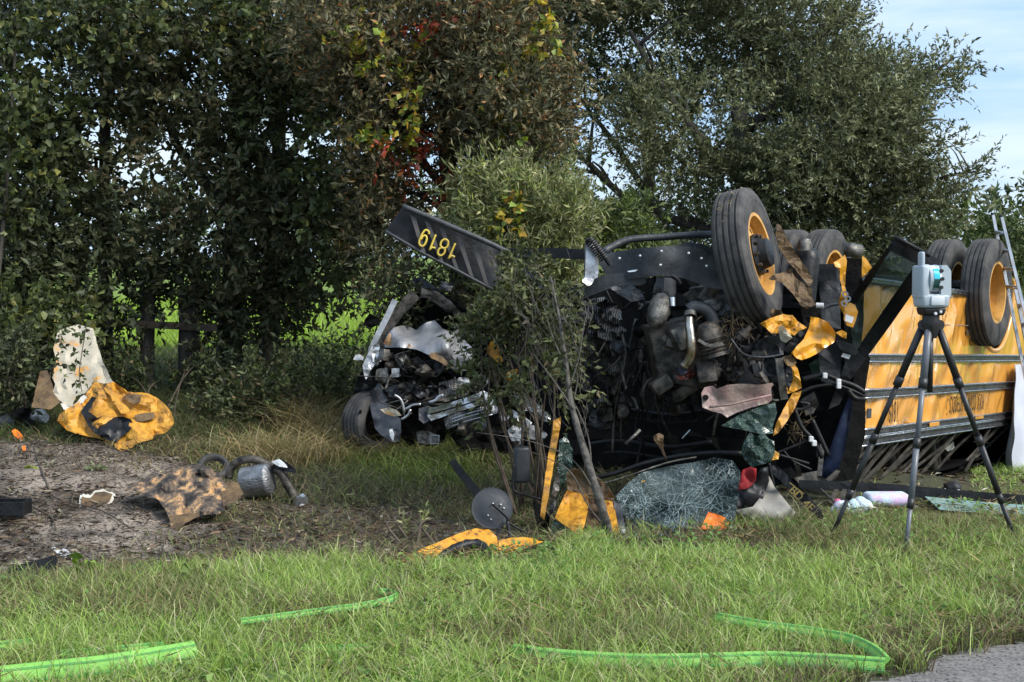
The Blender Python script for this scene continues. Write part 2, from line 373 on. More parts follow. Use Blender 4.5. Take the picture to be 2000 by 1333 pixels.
class MB:
    def __init__(s): s.v, s.f = [], []
    def add(s, vs, fs):
        k = len(s.v); s.v += [Vector(p) for p in vs]; s.f += [tuple(i + k for i in f) for f in fs]; return s
    def tube(s, pts, r, n=8, smooth=0, taper=None, squash=None, cap=True, jit=0):
        p = catmull(pts, smooth) if smooth else [Vector(q) for q in pts]
        m = len(p)
        if m < 2: return s
        t0 = (p[1] - p[0]).normalized(); _, e1, e2 = frame_of(t0)
        vs, fs = [], []
        for i in range(m):
            t = (p[min(i + 1, m - 1)] - p[max(i - 1, 0)])
            if t.length < 1e-9: t = t0
            t.normalize()
            e1 = (e1 - t * e1.dot(t)).normalized(); e2 = t.cross(e1)
            rr = r[i * (len(r) - 1) // max(1, m - 1)] if isinstance(r, (list, tuple)) else (r if taper is None else r + (taper - r) * i / (m - 1))
            for k in range(n):
                a = 2 * math.pi * k / n
                rj = rr * (1 + (random.uniform(-jit, jit) if jit else 0))
                vs.append(p[i] + e1 * (math.cos(a) * rj) + e2 * (math.sin(a) * rj))
        for i in range(m - 1):
            for k in range(n):
                fs.append((i * n + k, i * n + (k + 1) % n, (i + 1) * n + (k + 1) % n, (i + 1) * n + k))
        if cap:
            fs.append(tuple(range(n - 1, -1, -1))); fs.append(tuple((m - 1) * n + k for k in range(n)))
        return s.add(vs, fs)
    def ribbon(s, pts, side, w, th, smooth=0):
        """a flat bar: rectangular section, w along 'side', th across"""
        p = catmull(pts, smooth) if smooth else [Vector(q) for q in pts]
        m = len(p); vs, fs = [], []
        for i in range(m):
            t = (p[min(i + 1, m - 1)] - p[max(i - 1, 0)]).normalized()
            sd = Vector(side); sd = (sd - t * sd.dot(t)).normalized(); nn = t.cross(sd)
            ww = w[i * (len(w) - 1) // (m - 1)] if isinstance(w, (list, tuple)) else w
            for a, b in ((-1, -1), (1, -1), (1, 1), (-1, 1)):
                vs.append(p[i] + sd * (a * ww / 2) + nn * (b * th / 2))
        for i in range(m - 1):
            for k in range(4): fs.append((i * 4 + k, i * 4 + (k + 1) % 4, i * 4 + 4 + (k + 1) % 4, i * 4 + 4 + k))
        fs.append((3, 2, 1, 0)); fs.append(tuple((m - 1) * 4 + k for k in range(4)))
        return s.add(vs, fs)
    def box(s, c, size, ax=None, bevel=0., seg=2, taper=1.):
        c = Vector(c); X, Y, Z = ax or (Vector((1, 0, 0)), Vector((0, 1, 0)), Vector((0, 0, 1)))
        bm = bmesh.new(); bmesh.ops.create_cube(bm, size=1)
        for v in bm.verts:
            k = taper if v.co.z < 0 else 1
            v.co = Vector((v.co.x * size[0] * k, v.co.y * size[1] * k, v.co.z * size[2]))
        if bevel: bmesh.ops.bevel(bm, geom=bm.edges[:], offset=bevel, segments=seg, affect='EDGES', profile=.5)
        vs = [c + X * v.co.x + Y * v.co.y + Z * v.co.z for v in bm.verts]
        bm.verts.index_update()
        fs = [tuple(v.index for v in f.verts) for f in bm.faces]; bm.free()
        return s.add(vs, fs)
    def lathe(s, c, axis, prof, n=40, cap=False, arc=None, wob=0):
        """prof: (along axis, radius) pairs"""
        a, e1, e2 = frame_of(axis); c = Vector(c); vs, fs = [], []
        full = arc is None; n2 = n if full else n + 1
        for (x, r) in prof:
            for k in range(n2):
                t = (2 * math.pi * k / n) if full else arc[0] + (arc[1] - arc[0]) * k / n
                rr = r * (1 + wob * noise.noise(Vector((x * 9, math.cos(t) * 2, math.sin(t) * 2))))
                vs.append(c + a * x + (e1 * math.cos(t) + e2 * math.sin(t)) * rr)
        for i in range(len(prof) - 1):
            for k in range(n if not full else n):
                k2 = (k + 1) % n if full else k + 1
                fs.append((i * n2 + k, i * n2 + k2, (i + 1) * n2 + k2, (i + 1) * n2 + k))
        if cap:
            fs.append(tuple(range(n2 - 1, -1, -1))); fs.append(tuple((len(prof) - 1) * n2 + k for k in range(n2)))
        return s.add(vs, fs)
    def plate(s, poly, depth, res=14., amp=.02, thick=.012, jag=0., freq=5., holes=(), seed=0, ridge=True, mapf=None):
        """a sheet whose outline is given in photograph pixels; depth = metres, a function or control points (px, py, d); crumpled by amp metres"""
        rnd = random.Random(seed)
        mf = mapf or P
        if callable(depth): df = depth
        elif isinstance(depth, (int, float)): df = lambda x, y: depth
        else:
            def df(x, y):
                sw = sd = 0
                for a, b, d in depth:
                    w = 1 / ((x - a) ** 2 + (y - b) ** 2 + 25) ** 1.2; sw += w; sd += w * d
                return sd / sw
        pts, edges = [], []
        for loop in [poly, *holes]:
            st = len(pts)
            for i in range(len(loop)):
                a, b = loop[i], loop[(i + 1) % len(loop)]
                L = math.hypot(b[0] - a[0], b[1] - a[1]); k = max(1, int(L / res + .5))
                for q in range(k):
                    t = q / k
                    j = jag if q else jag * .3
                    pts.append((a[0] + (b[0] - a[0]) * t + rnd.uniform(-j, j), a[1] + (b[1] - a[1]) * t + rnd.uniform(-j, j)))
            m = len(pts) - st
            edges += [(st + i, st + (i + 1) % m) for i in range(m)]
        nb = len(pts)
        xs = [p[0] for p in poly]; ys = [p[1] for p in poly]
        y = min(ys) + res / 2
        while y < max(ys):
            x = min(xs) + res / 2
            while x < max(xs):
                q = (x + rnd.uniform(-.3, .3) * res, y + rnd.uniform(-.3, .3) * res)
                if inpoly(q[0], q[1], poly) and not any(inpoly(q[0], q[1], h) for h in holes):
                    if min((q[0] - p[0]) ** 2 + (q[1] - p[1]) ** 2 for p in pts[:nb]) > (.45 * res) ** 2: pts.append(q)
                x += res
            y += res
        o = delaunay_2d_cdt([Vector(p) for p in pts], edges, [], 0, 1e-5)
        v2, f2 = o[0], o[2]
        fs = []
        for f in f2:
            cx = sum(v2[i].x for i in f) / len(f); cy = sum(v2[i].y for i in f) / len(f)
            if inpoly(cx, cy, poly) and not any(inpoly(cx, cy, h) for h in holes): fs.append(tuple(f))
        fr, bk = [], []
        for v in v2:
            d = df(v.x, v.y); w = mf(v.x, v.y, d)
            n = noise.fractal(Vector((v.x / 283., v.y / 283., d * .3)) * freq + Vector((seed * 3.1, seed * 1.7, 0)), 1., 2.1, 3)
            n = (.5 - 2 * abs(n)) if ridge else n * 1.5
            dd = d + amp * n
            fr.append(mf(v.x, v.y, dd)); bk.append(mf(v.x, v.y, dd + thick))
        k = len(fr); cnt = {}
        for f in fs:
            for i in range(len(f)):
                e = (f[i], f[(i + 1) % len(f)]); cnt[e] = 1
        allf = [f for f in fs] + [tuple(i + k for i in reversed(f)) for f in fs]
        for (a, b) in cnt:
            if (b, a) not in cnt: allf.append((b, a, a + k, b + k))
        return s.add(fr + bk, allf)
    def build(s, name, mat, parent=None, smooth=False, base=None):
        if not s.v: s.v = [Vector((0, 0, 0))]
        if parent is not None: o0 = ORI[parent]
        elif base is not None: o0 = Vector(base)
        else:
            xs = [v.x for v in s.v]; ys = [v.y for v in s.v]
            o0 = Vector(((min(xs) + max(xs)) / 2, (min(ys) + max(ys)) / 2, min(v.z for v in s.v)))
        me = bpy.data.meshes.new(name)
        me.from_pydata([tuple(v - o0) for v in s.v], [], s.f)
        me.validate(); 
        me.materials.append(MAT[mat] if isinstance(mat, str) else mat)
        if smooth: me.polygons.foreach_set('use_smooth', [True] * len(me.polygons))
        if smooth and smooth is not True:
            me.set_sharp_from_angle(angle=math.radians(smooth))
        me.update()
        o = bpy.data.objects.new(name, me); col.objects.link(o)
        if parent is not None: o.parent = parent
        else: o.location = o0
        ORI[o] = o0
        return o

def text_part(name, body, origin, xdir, ydir, height, mat, parent, depth=.003, squeeze=1., shear=0., bold=.012, space=1.):
    """lettering as thin raised geometry"""
    cu = bpy.data.curves.new('t', 'FONT'); cu.body = body; cu.size = 1; cu.extrude = .002; cu.offset = bold; cu.space_character = space; cu.space_word = 1.25
    t = bpy.data.objects.new('t', cu); col.objects.link(t)
    dg = bpy.context.evaluated_depsgraph_get(); dg.update()
    me = bpy.data.meshes.new_from_object(t.evaluated_get(dg))
    col.objects.unlink(t); bpy.data.objects.remove(t)
    X, Y = Vector(xdir).normalized(), Vector(ydir).normalized(); N = X.cross(Y)
    mb = MB()
    mb.add([Vector(origin) + X * ((v.co.x * squeeze + shear * v.co.y) * height / .7) + Y * (v.co.y * height / .7) + N * (depth * (1 if v.co.z > 0 else 0)) for v in me.vertices],
           [tuple(p.vertices) for p in me.polygons])
    bpy.data.meshes.remove(me)
    return mb.build(name, mat, parent)

def np_mesh(name, V, faces_flat, loop_tot, cols, mat, parent=None, base=(0, 0, 0), smooth=False):
    """mesh straight from numpy arrays; cols per vertex"""
    o0 = np.array(ORI[parent]) if parent is not None else np.array(base, float)
    me = bpy.data.meshes.new(name)
    V = np.asarray(V, np.float32) - o0.astype(np.float32)
    me.vertices.add(len(V)); me.vertices.foreach_set('co', V.ravel())
    me.loops.add(len(faces_flat)); me.loops.foreach_set('vertex_index', np.asarray(faces_flat, np.int32))
    lt = np.asarray(loop_tot, np.int32); ls = np.concatenate([[0], np.cumsum(lt)[:-1]]).astype(np.int32)
    me.polygons.add(len(lt)); me.polygons.foreach_set('loop_start', ls); me.polygons.foreach_set('loop_total', lt)
    if smooth: me.polygons.foreach_set('use_smooth', np.ones(len(lt), bool))
    at = me.attributes.new('Col', 'FLOAT_COLOR', 'POINT')
    c4 = np.ones((len(V), 4), np.float32); c4[:, :3] = cols
    at.data.foreach_set('color', c4.ravel())
    me.materials.append(MAT[mat] if isinstance(mat, str) else mat)
    me.update(calc_edges=True)
    o = bpy.data.objects.new(name, me); col.objects.link(o)
    if parent is not None: o.parent = parent
    else: o.location = o0
    ORI[o] = Vector(o0)
    return o

def unit(a): return a / (np.linalg.norm(a, axis=1, keepdims=True) + 1e-9)

def leaf_arrays(pos, dr, L, W, cols):
    n = len(pos)
    dr = unit(dr); rn = unit(RNG.normal(size=(n, 3))); side = unit(np.cross(dr, rn)); nn = np.cross(dr, side)
    L = L[:, None]; W = W[:, None]
    mid = pos + dr * L * .45
    V = np.stack([pos, mid + side * W * .5 + nn * W * .18, pos + dr * L - nn * L * .10, mid - side * W * .5 + nn * W * .18], 1).reshape(-1, 3)
    k = np.arange(n)[:, None] * 4
    F = np.concatenate([k + [0, 1, 2], k + [0, 2, 3]], 1).ravel()
    return V, F, np.full(2 * n, 3), np.repeat(cols, 4, 0)

def pick(pal, n, var=.18):
    pal = np.array(pal, float); w = pal[:, 3] / pal[:, 3].sum()
    i = RNG.choice(len(pal), n, p=w)
    return pal[i, :3] * (1 + RNG.normal(0, var, (n, 1))).clip(.4, 1.8)

def blob_twigs(blobs, gap=.42, gscale=1.4, seed=0, lift=.3):
    """twig origins and directions through ellipsoids (px, py, d, rx_px, ry_px, rd_m, n)"""
    O, T = [], []
    for px, py, d, rx, ry, rd, n in blobs:
        c = np.array(P(px, py, d)); rad = np.array([rx / FPX * d, rd, ry / FPX * d])
        u = unit(RNG.normal(size=(int(n * 1.6), 3)))
        r = RNG.random((len(u), 1)) ** (1 / 2.4)
        p = c + u * r * rad * (.82 + .36 * fbm(u * 2.3 + px * .013, seed)[:, None])
        keep = fbm(p * gscale, seed + 5, 3) > gap
        p, u = p[keep][:n], u[keep][:n]
        O.append(p); T.append(u * .8 + RNG.normal(0, .55, u.shape) + [0, 0, lift])
    return np.concatenate(O), unit(np.concatenate(T))

def twig_leaves(O, T, tl, k, L, W, pal, var=.18, spread=.9, droop=0.):
    n = len(O)
    u = RNG.random((n, k, 1))
    ln = tl * (.6 + .8 * RNG.random((n, 1, 1)))
    pos = O[:, None] + T[:, None] * u * ln + np.array([0, 0, -droop]) * (u * u * ln)
    dr = T[:, None] * .7 + RNG.normal(0, spread, (n, k, 3)) * .8 + np.array([0, 0, -droop * .6])
    tw = (1 + RNG.normal(0, .22, (n, 1, 1))).clip(.5, 1.6)
    c = pick(pal, n * k, var).reshape(n, k, 3) * tw
    m = n * k
    s = .65 + .7 * RNG.random(m)
    return leaf_arrays(pos.reshape(-1, 3), dr.reshape(-1, 3), L * s, W * s, c.reshape(-1, 3))

def merge(parts):
    Vs, Fs, Ls, Cs, k = [], [], [], [], 0
    for V, F, Lt, C in parts:
        Vs.append(V); Fs.append(F + k); Ls.append(Lt); Cs.append(C); k += len(V)
    return np.concatenate(Vs), np.concatenate(Fs), np.concatenate(Ls), np.concatenate(Cs)

def blade_arrays(xy, h, w, lean, cols, z=None, tipcol=None):
    n = len(xy)
    z = hgt(xy[:, 0], xy[:, 1]) if z is None else z
    az = RNG.random(n) * 2 * math.pi
    d = np.stack([np.cos(az), np.sin(az), 0 * az], 1)
    fa = RNG.random(n) * 2 * math.pi
    s = np.stack([np.cos(fa), np.sin(fa), 0 * az], 1)
    b = np.stack([xy[:, 0], xy[:, 1], z - .008], 1)
    rows = []
    for t, ww in ((0, 1.), (.42, .85), (.76, .5)):
        c = b + np.stack([0 * h, 0 * h, h * t * (1 - .45 * lean * t)], 1) + d * (h * lean * t * t)[:, None]
        rows += [c - s * (w * ww / 2)[:, None], c + s * (w * ww / 2)[:, None]]
    rows.append(b + np.stack([0 * h, 0 * h, h * (1 - .45 * lean)], 1) + d * (h * lean)[:, None])
    V = np.stack(rows, 1).reshape(-1, 3)
    k = np.arange(n)[:, None] * 7
    F = np.concatenate([k + [0, 1, 3, 2], k + [2, 3, 5, 4], k + [4, 5, 6]], 1).ravel()
    Lt = np.tile([4, 4, 3], n)
    tc = cols if tipcol is None else tipcol
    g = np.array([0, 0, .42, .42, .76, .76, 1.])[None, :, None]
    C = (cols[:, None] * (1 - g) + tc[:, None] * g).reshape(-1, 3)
    return V, F, Lt, C

# ================================================================== THE SETTING
def wpoly(pts):
    return [tuple(G(*p)[:2]) for p in pts]

def inpoly_np(x, y, poly):
    c = np.zeros(len(x), bool); j = len(poly) - 1
    for i in range(len(poly)):
        xi, yi = poly[i]; xj, yj = poly[j]
        if yi != yj:
            c ^= ((yi > y) != (yj > y)) & (x < (xj - xi) * (y - yi) / (yj - yi) + xi)
        j = i
    return c

BANK = wpoly([(-700, 862), (0, 862), (180, 872), (330, 895), (430, 930), (490, 972), (450, 1025), (360, 1070), (290, 1100), (200, 1122), (60, 1140), (-60, 1150), (-700, 1165)])
DITCH = wpoly([(250, 1128), (360, 1075), (490, 985), (760, 985), (900, 1010), (1040, 1040), (1010, 1075), (900, 1092), (700, 1112), (480, 1124)])
ROAD = wpoly([(1718, 1340), (1770, 1322), (1850, 1285), (1930, 1262), (2010, 1258)])
_re = []
for (xa, ya), (xb, yb) in zip(ROAD[:-1], ROAD[1:]):
    for k in range(14):
        t = k / 14; e_ = .035 * noise.noise(Vector((xa * 3 + t * 5, ya * 7, 1))); _re.append((xa + (xb - xa) * t + e_, ya + (yb - ya) * t - e_))
ROAD = _re + [ROAD[-1]]
ROAD = [(-60, 1.0), (-6, 2.2), (.4, 4.6)] + ROAD + [(3.2, 6.75), (8, 8.4), (60, 26), (60, -6), (-60, -24)]
SCRUB = wpoly([(1160, 1062), (1330, 1038), (1560, 1060), (1500, 1090), (1300, 1092), (1190, 1085)])

def near(x, y, poly, blur, seed=0):
    q = np.stack([x * 2.4, y * 2.4, 0 * x], 1)
    return inpoly_np(x + blur * (fbm(q, seed) - .5), y + blur * (fbm(q + 9, seed + 1) - .5), poly)

def steps(*segs):
    out = []
    for a, b, s in segs: out += list(np.arange(a, b, s))
    return np.array(out)

xs = np.concatenate([-np.geomspace(600, 9.2, 34), np.arange(-9, 9, .085), np.geomspace(9.2, 600, 34)])
ys = np.concatenate([-np.geomspace(60, 1, 8), np.arange(0, 4.4, .4), np.arange(4.4, 17, .075), np.arange(17, 26, .4), np.geomspace(26, 900, 40)])
X, Y = np.meshgrid(xs, ys)
xf, yf = X.ravel(), Y.ravel()
Z = np.concatenate([hgt(xf[i:i + 8000], yf[i:i + 8000]) for i in range(0, len(xf), 8000)])
onroad = near(xf, yf, ROAD, .0)
gc = np.tile([.050, .052, .022], (len(xf), 1))
fz = np.stack([xf * 1.1, yf * 1.1, 0 * xf], 1)
gc = gc * (.7 + .7 * fbm(fz, 2)[:, None])
b = near(xf, yf, BANK, .7, 4)
sandn = fbm(np.stack([xf * 2.6, yf * 2.6, 0 * xf], 1), 8, 4)
sand = np.array([.35, .285, .225]) * (.55 + .75 * sandn[:, None])
litter = np.array([.10, .080, .064]) * (.6 + .8 * sandn[:, None])
patch = (fbm(np.stack([xf * 1.5, yf * 1.1, 0 * xf], 1), 21, 4) > .58)
mixf = np.clip((fbm(np.stack([xf * 7, yf * 5, 0 * xf], 1), 61, 4) - .46) * 5 + (patch * 1.0) * .7 + np.clip((yf - 10.0) * .5, 0, .5), 0, 1)[:, None]
sand = sand * (1 - mixf * .85) + litter * mixf * .85
gc[b] = sand[b]
d_ = near(xf, yf, DITCH, .5, 6); gc[d_] = litter[d_]
d_ = near(xf, yf, SCRUB, .4, 7); gc[d_] = litter[d_]
far = yf > 20
gc[far] = np.array([.15, .22, .035]) * (.75 + .5 * fbm(fz[far] * .3, 3)[:, None])
# rough soil relief
Z = Z + np.where(b, .05 * (fbm(np.stack([xf * 5, yf * 5, 0 * xf], 1), 31, 3) - .5) + .03 * (sandn - .5), 0) - np.where(onroad, .020, 0)
nx, ny = len(xs), len(ys)
ii = (np.arange(ny - 1)[:, None] * nx + np.arange(nx - 1)[None]).ravel()
F = np.stack([ii, ii + 1, ii + nx + 1, ii + nx], 1).ravel()

m, n, l, bb = nodes_of('soil')
at = n.new('ShaderNodeAttribute'); at.attribute_name = 'Col'
tc = n.new('ShaderNodeTexCoord')
nz = n.new('ShaderNodeTexNoise'); nz.inputs['Scale'].default_value = 26; nz.inputs['Detail'].default_value = 9; nz.inputs['Roughness'].default_value = .72
l.new(tc.outputs['Object'], nz.inputs['Vector'])
mr = n.new('ShaderNodeMapRange'); mr.inputs['From Min'].default_value = .3; mr.inputs['From Max'].default_value = .7; mr.inputs['To Min'].default_value = .45; mr.inputs['To Max'].default_value = 1.5
l.new(nz.outputs['Fac'], mr.inputs['Value'])
vm = n.new('ShaderNodeVectorMath'); vm.operation = 'SCALE'
l.new(at.outputs['Color'], vm.inputs[0]); l.new(mr.outputs['Result'], vm.inputs['Scale']); l.new(vm.outputs['Vector'], bb.inputs['Base Color'])
bp = n.new('ShaderNodeBump'); bp.inputs['Strength'].default_value = .9; bp.inputs['Distance'].default_value = .03
l.new(nz.outputs['Fac'], bp.inputs['Height']); l.new(bp.outputs['Normal'], bb.inputs['Normal'])
bb.inputs['Roughness'].default_value = .95
MAT['soil'] = m
o = np_mesh('ground', np.stack([xf, yf, Z], 1), F, np.full(len(ii), 4), gc, 'soil', smooth=True)
tag(o, kind='structure')

# ---- the asphalt at the camera's feet
m, n, l, bb = nodes_of('asphalt')
tc = n.new('ShaderNodeTexCoord')
vo = n.new('ShaderNodeTexVoronoi'); vo.inputs['Scale'].default_value = 75
nz = n.new('ShaderNodeTexNoise'); nz.inputs['Scale'].default_value = 6; nz.inputs['Detail'].default_value = 6
for q in (vo, nz): l.new(tc.outputs['Object'], q.inputs['Vector'])
rp = n.new('ShaderNodeValToRGB'); e = rp.color_ramp.elements
e[0].color = (.075, .070, .066, 1); e[1].color = (.20, .185, .172, 1); e[0].position = .1; e[1].position = .9
bw = n.new('ShaderNodeSeparateColor'); l.new(vo.outputs['Color'], bw.inputs[0])
mm = n.new('ShaderNodeMath'); mm.operation = 'MULTIPLY_ADD'; mm.inputs[1].default_value = .7; l.new(bw.outputs[0], mm.inputs[0])
ms = n.new('ShaderNodeMath'); ms.operation = 'MULTIPLY'; ms.inputs[1].default_value = .5; l.new(nz.outputs['Fac'], ms.inputs[0]); l.new(ms.outputs[0], mm.inputs[2])
l.new(mm.outputs[0], rp.inputs['Fac']); l.new(rp.outputs['Color'], bb.inputs['Base Color'])
bp = n.new('ShaderNodeBump'); bp.inputs['Strength'].default_value = .5; bp.inputs['Distance'].default_value = .004
l.new(vo.outputs['Distance'], bp.inputs['Height']); l.new(bp.outputs['Normal'], bb.inputs['Normal'])
bb.inputs['Roughness'].default_value = .9
MAT['asphalt'] = m
mb = MB()
mb.add([(x, y, .006) for x, y in ROAD] + [(x, y, -.15) for x, y in ROAD],
       [tuple(range(len(ROAD)))] + [(i, i + len(ROAD), (i + 1) % len(ROAD) + len(ROAD), (i + 1) % len(ROAD)) for i in range(len(ROAD))])
o = mb.build('road', 'asphalt', base=(0, 0, 0)); tag(o, kind='structure')

# crumbs of asphalt and small stones along its broken edge
rnd = random.Random(4); mb = MB()
for k in range(220):
    i = rnd.randrange(3, len(ROAD) - 6); x, y = ROAD[i]
    x += rnd.gauss(.05, .12); y += rnd.gauss(-.03, .10)
    s_ = rnd.uniform(.002, .006); q = Vector((x, y, .008))
    vs_ = [q + Vector((rnd.uniform(.6, 1) * s_ * a_, rnd.uniform(.6, 1) * s_ * b_, rnd.uniform(.2, .5) * s_ * c_)) for a_ in (-1, 1) for b_ in (-1, 1) for c_ in (-1, 1)]
    mb.add(vs_, [(0, 1, 3, 2), (4, 6, 7, 5), (0, 4, 5, 1), (2, 3, 7, 6), (0, 2, 6, 4), (1, 5, 7, 3)])
o = mb.build('road_gravel', 'asphalt'); tag(o, kind='stuff')
# ------------------------------------------------------------------ grass
def scatter(n, y0, y1, half=.40, pw=1.0):
    """points on the ground inside the view, evenly spread over its area"""
    u = RNG.random(n); y = np.sqrt(y0 ** 2 + (y1 ** 2 - y0 ** 2) * u)
    x = (RNG.random(n) * 2 - 1) * half * y
    return np.stack([x, y], 1)

HOSE_A = [(1002, 1292), (1100, 1304), (1250, 1312), (1400, 1310), (1500, 1307), (1620, 1312), (1728, 1320)]
HOSE_A2 = [(1728, 1318), (1702, 1294), (1660, 1274), (1610, 1263), (1560, 1255), (1490, 1246), (1430, 1235), (1400, 1229)]
HOSE_B = [(-60, 1352), (100, 1334), (220, 1320), (382, 1292)]
HOSE_B2 = [(-40, 1290), (30, 1279), (72, 1276)]
HOSE_B3 = [(120, 1300), (220, 1292), (320, 1282)]
HOSE_C = [(470, 1240), (560, 1228), (640, 1217), (700, 1209), (745, 1200), (772, 1190), (766, 1182), (742, 1179)]
HOSE_D = [(530, 1279), (640, 1283), (720, 1281)]
def hose_near(x, y):
    """0 at the hoses lying on top of flattened grass, 1 away from them"""
    k = np.ones(len(x))
    for pts, w in ((HOSE_A[1:], .16), (HOSE_B, .17), (HOSE_A2[:4], .07), (HOSE_C[1:6], .09)):
        q = [np.array(G(*p)[:2]) for p in pts]
        for a, b in zip(q[:-1], q[1:]):
            n_ = int(np.linalg.norm(b - a) / .05) + 2
            for t in np.linspace(0, 1, n_):
                c = a + (b - a) * t - np.array([0, w * .35])
                k = np.minimum(k, np.clip((np.hypot(x - c[0], y - c[1]) - w * .55) / (w * .5), 0, 1))
    return k
GREENS = [(0.272, 0.403, 0.073, 4), (0.343, 0.482, 0.112, 3), (0.171, 0.291, 0.050, 3), (0.444, 0.538, 0.190, 2.4), (0.504, 0.515, 0.280, 1.6), (0.302, 0.269, 0.146, .7)]
DULL = [(0.168, 0.216, 0.066, 3), (0.252, 0.288, 0.108, 3), (0.372, 0.324, 0.168, 2), (0.264, 0.192, 0.108, 1.6), (0.120, 0.156, 0.048, 2)]
BROWN = [(.16, .115, .07, 3), (.10, .07, .045, 3), (.25, .20, .12, 2), (.08, .085, .04, 2), (.11, .13, .04, 1)]
STRAW = [(.40, .31, .15, 3), (.30, .22, .10, 3), (.20, .19, .07, 2), (.46, .38, .22, 1)]
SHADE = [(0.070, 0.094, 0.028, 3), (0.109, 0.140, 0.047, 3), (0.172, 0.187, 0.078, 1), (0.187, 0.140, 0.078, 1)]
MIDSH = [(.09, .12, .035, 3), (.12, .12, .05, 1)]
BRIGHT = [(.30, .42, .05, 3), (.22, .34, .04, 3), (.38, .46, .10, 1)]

def stuff(o): return tag(o, kind='stuff')
parts = []
CREST_PX, CREST_PY = [-900, 0, 120, 400, 770, 1200, 1600, 2000, 2900], [1165, 1152, 1146, 1120, 1098, 1060, 1012, 958, 900]
def zone(xy):
    z = hgt(xy[:, 0], xy[:, 1]); px, py, d = project(np.column_stack([xy, z]))
    cy = np.interp(px, CREST_PX, CREST_PY) + 14 * (fbm(np.stack([xy[:, 0] * 2, xy[:, 1] * 2, 0 * z], 1), 13) - .5)
    return z, px, py, d, cy
# mown verge in front of the wreck
xy = scatter(175000, 5.2, 11.2)
z, px, py, d, cy = zone(xy)
cl = fbm(np.stack([xy[:, 0] * 1.6, xy[:, 1] * 1.6, 0 * z], 1), 41, 3)
cl2 = fbm(np.stack([xy[:, 0] * 5, xy[:, 1] * 5, 0 * z], 1), 42, 2)
road = inpoly_np(xy[:, 0] - .05 + .26 * (cl2 - .5) * 2, xy[:, 1] - .10 * (cl - .5), ROAD)
scr = near(xy[:, 0], xy[:, 1], SCRUB, .4, 7)
keep = (py > cy - 4) & ~road & (RNG.random(len(xy)) < (.45 + 1.0 * cl2) * np.where(d > 8, .62, 1)) & ~(scr & (RNG.random(len(xy)) < .62))
xy, z, px, py, cl, cl2, scr, d = xy[keep], z[keep], px[keep], py[keep], cl[keep], cl2[keep], scr[keep], d[keep]
n_ = len(xy)
g = pick(GREENS, n_); du = pick(DULL, n_); br = pick(BROWN, n_)
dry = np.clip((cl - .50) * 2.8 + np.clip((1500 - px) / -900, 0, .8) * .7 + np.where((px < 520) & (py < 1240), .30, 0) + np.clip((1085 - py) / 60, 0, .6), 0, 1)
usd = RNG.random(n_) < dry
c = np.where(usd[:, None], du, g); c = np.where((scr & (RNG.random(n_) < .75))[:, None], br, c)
edge = inpoly_np(xy[:, 0] + .28, xy[:, 1] - .16, ROAD)
c = np.where((edge & (RNG.random(n_) < .5))[:, None], br, c)
h = (.06 + .10 * RNG.random(n_) + .11 * cl2 * RNG.random(n_)) * np.where(scr, .7, 1) * np.where((px > 1590) & (py < 1018), .5, 1) * np.where((px > 1780) & (py < 1026), .55, 1) * np.where((px > 740) & (px < 1090) & (py < 1122), .45, 1)
hk = hose_near(xy[:, 0], xy[:, 1]); h = h * np.where(RNG.random(n_) < .28, 1, .32 + .68 * hk)
tip = c * 1.0 + np.array([.05, .04, .015]) * RNG.random((n_, 1))
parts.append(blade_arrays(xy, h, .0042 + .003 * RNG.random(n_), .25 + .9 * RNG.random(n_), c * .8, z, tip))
# a few tall seed stems
xy = scatter(2600, 5.4, 9.5); z, px, py, d, cy = zone(xy)
k = (py > cy - 10) & ~inpoly_np(xy[:, 0], xy[:, 1], ROAD); xy, z = xy[k], z[k]; n_ = len(xy)
parts.append(blade_arrays(xy, .14 + .12 * RNG.random(n_), np.full(n_, .003), .3 + .6 * RNG.random(n_), pick(GREENS[3:] + STRAW, n_), z))
# flattened dead thatch and small clover leaves down among the blades
xy = scatter(26000, 5.3, 10); z, px, py, d, cy = zone(xy)
k = (py > cy) & ~inpoly_np(xy[:, 0], xy[:, 1], ROAD) & (fbm(np.stack([xy[:, 0] * 2.2, xy[:, 1] * 2.2, 0 * z], 1), 77, 3) > .50); xy, z = xy[k], z[k]; n_ = len(xy); az = RNG.random(n_) * 6.28
parts.append(leaf_arrays(np.column_stack([xy, z + .02 + .04 * RNG.random(n_)]), np.stack([np.cos(az), np.sin(az), RNG.normal(.05, .25, n_)], 1), .07 + .08 * RNG.random(n_), .004 + .003 * RNG.random(n_), pick(STRAW + BROWN, n_)))
xy = scatter(9000, 5.3, 10); z, px, py, d, cy = zone(xy)
k = (py > cy) & ~inpoly_np(xy[:, 0], xy[:, 1], ROAD) & (fbm(np.stack([xy[:, 0] * 1.8, xy[:, 1] * 1.8, 0 * z], 1), 78, 3) > .56) & (hose_near(xy[:, 0], xy[:, 1]) > .9); xy, z = xy[k], z[k]; n_ = len(xy); az = RNG.random(n_) * 6.28
parts.append(leaf_arrays(np.column_stack([xy, z + .04 + .05 * RNG.random(n_)]), np.stack([np.cos(az), np.sin(az), RNG.normal(.3, .3, n_)], 1), .022 + .02 * RNG.random(n_), .016 + .014 * RNG.random(n_), pick([(.12, .22, .05, 3), (.20, .30, .08, 2)], n_)))
V, F, Lt, C = merge(parts)
stuff(np_mesh('lawn_grass', V, F, Lt, C, 'grass'))

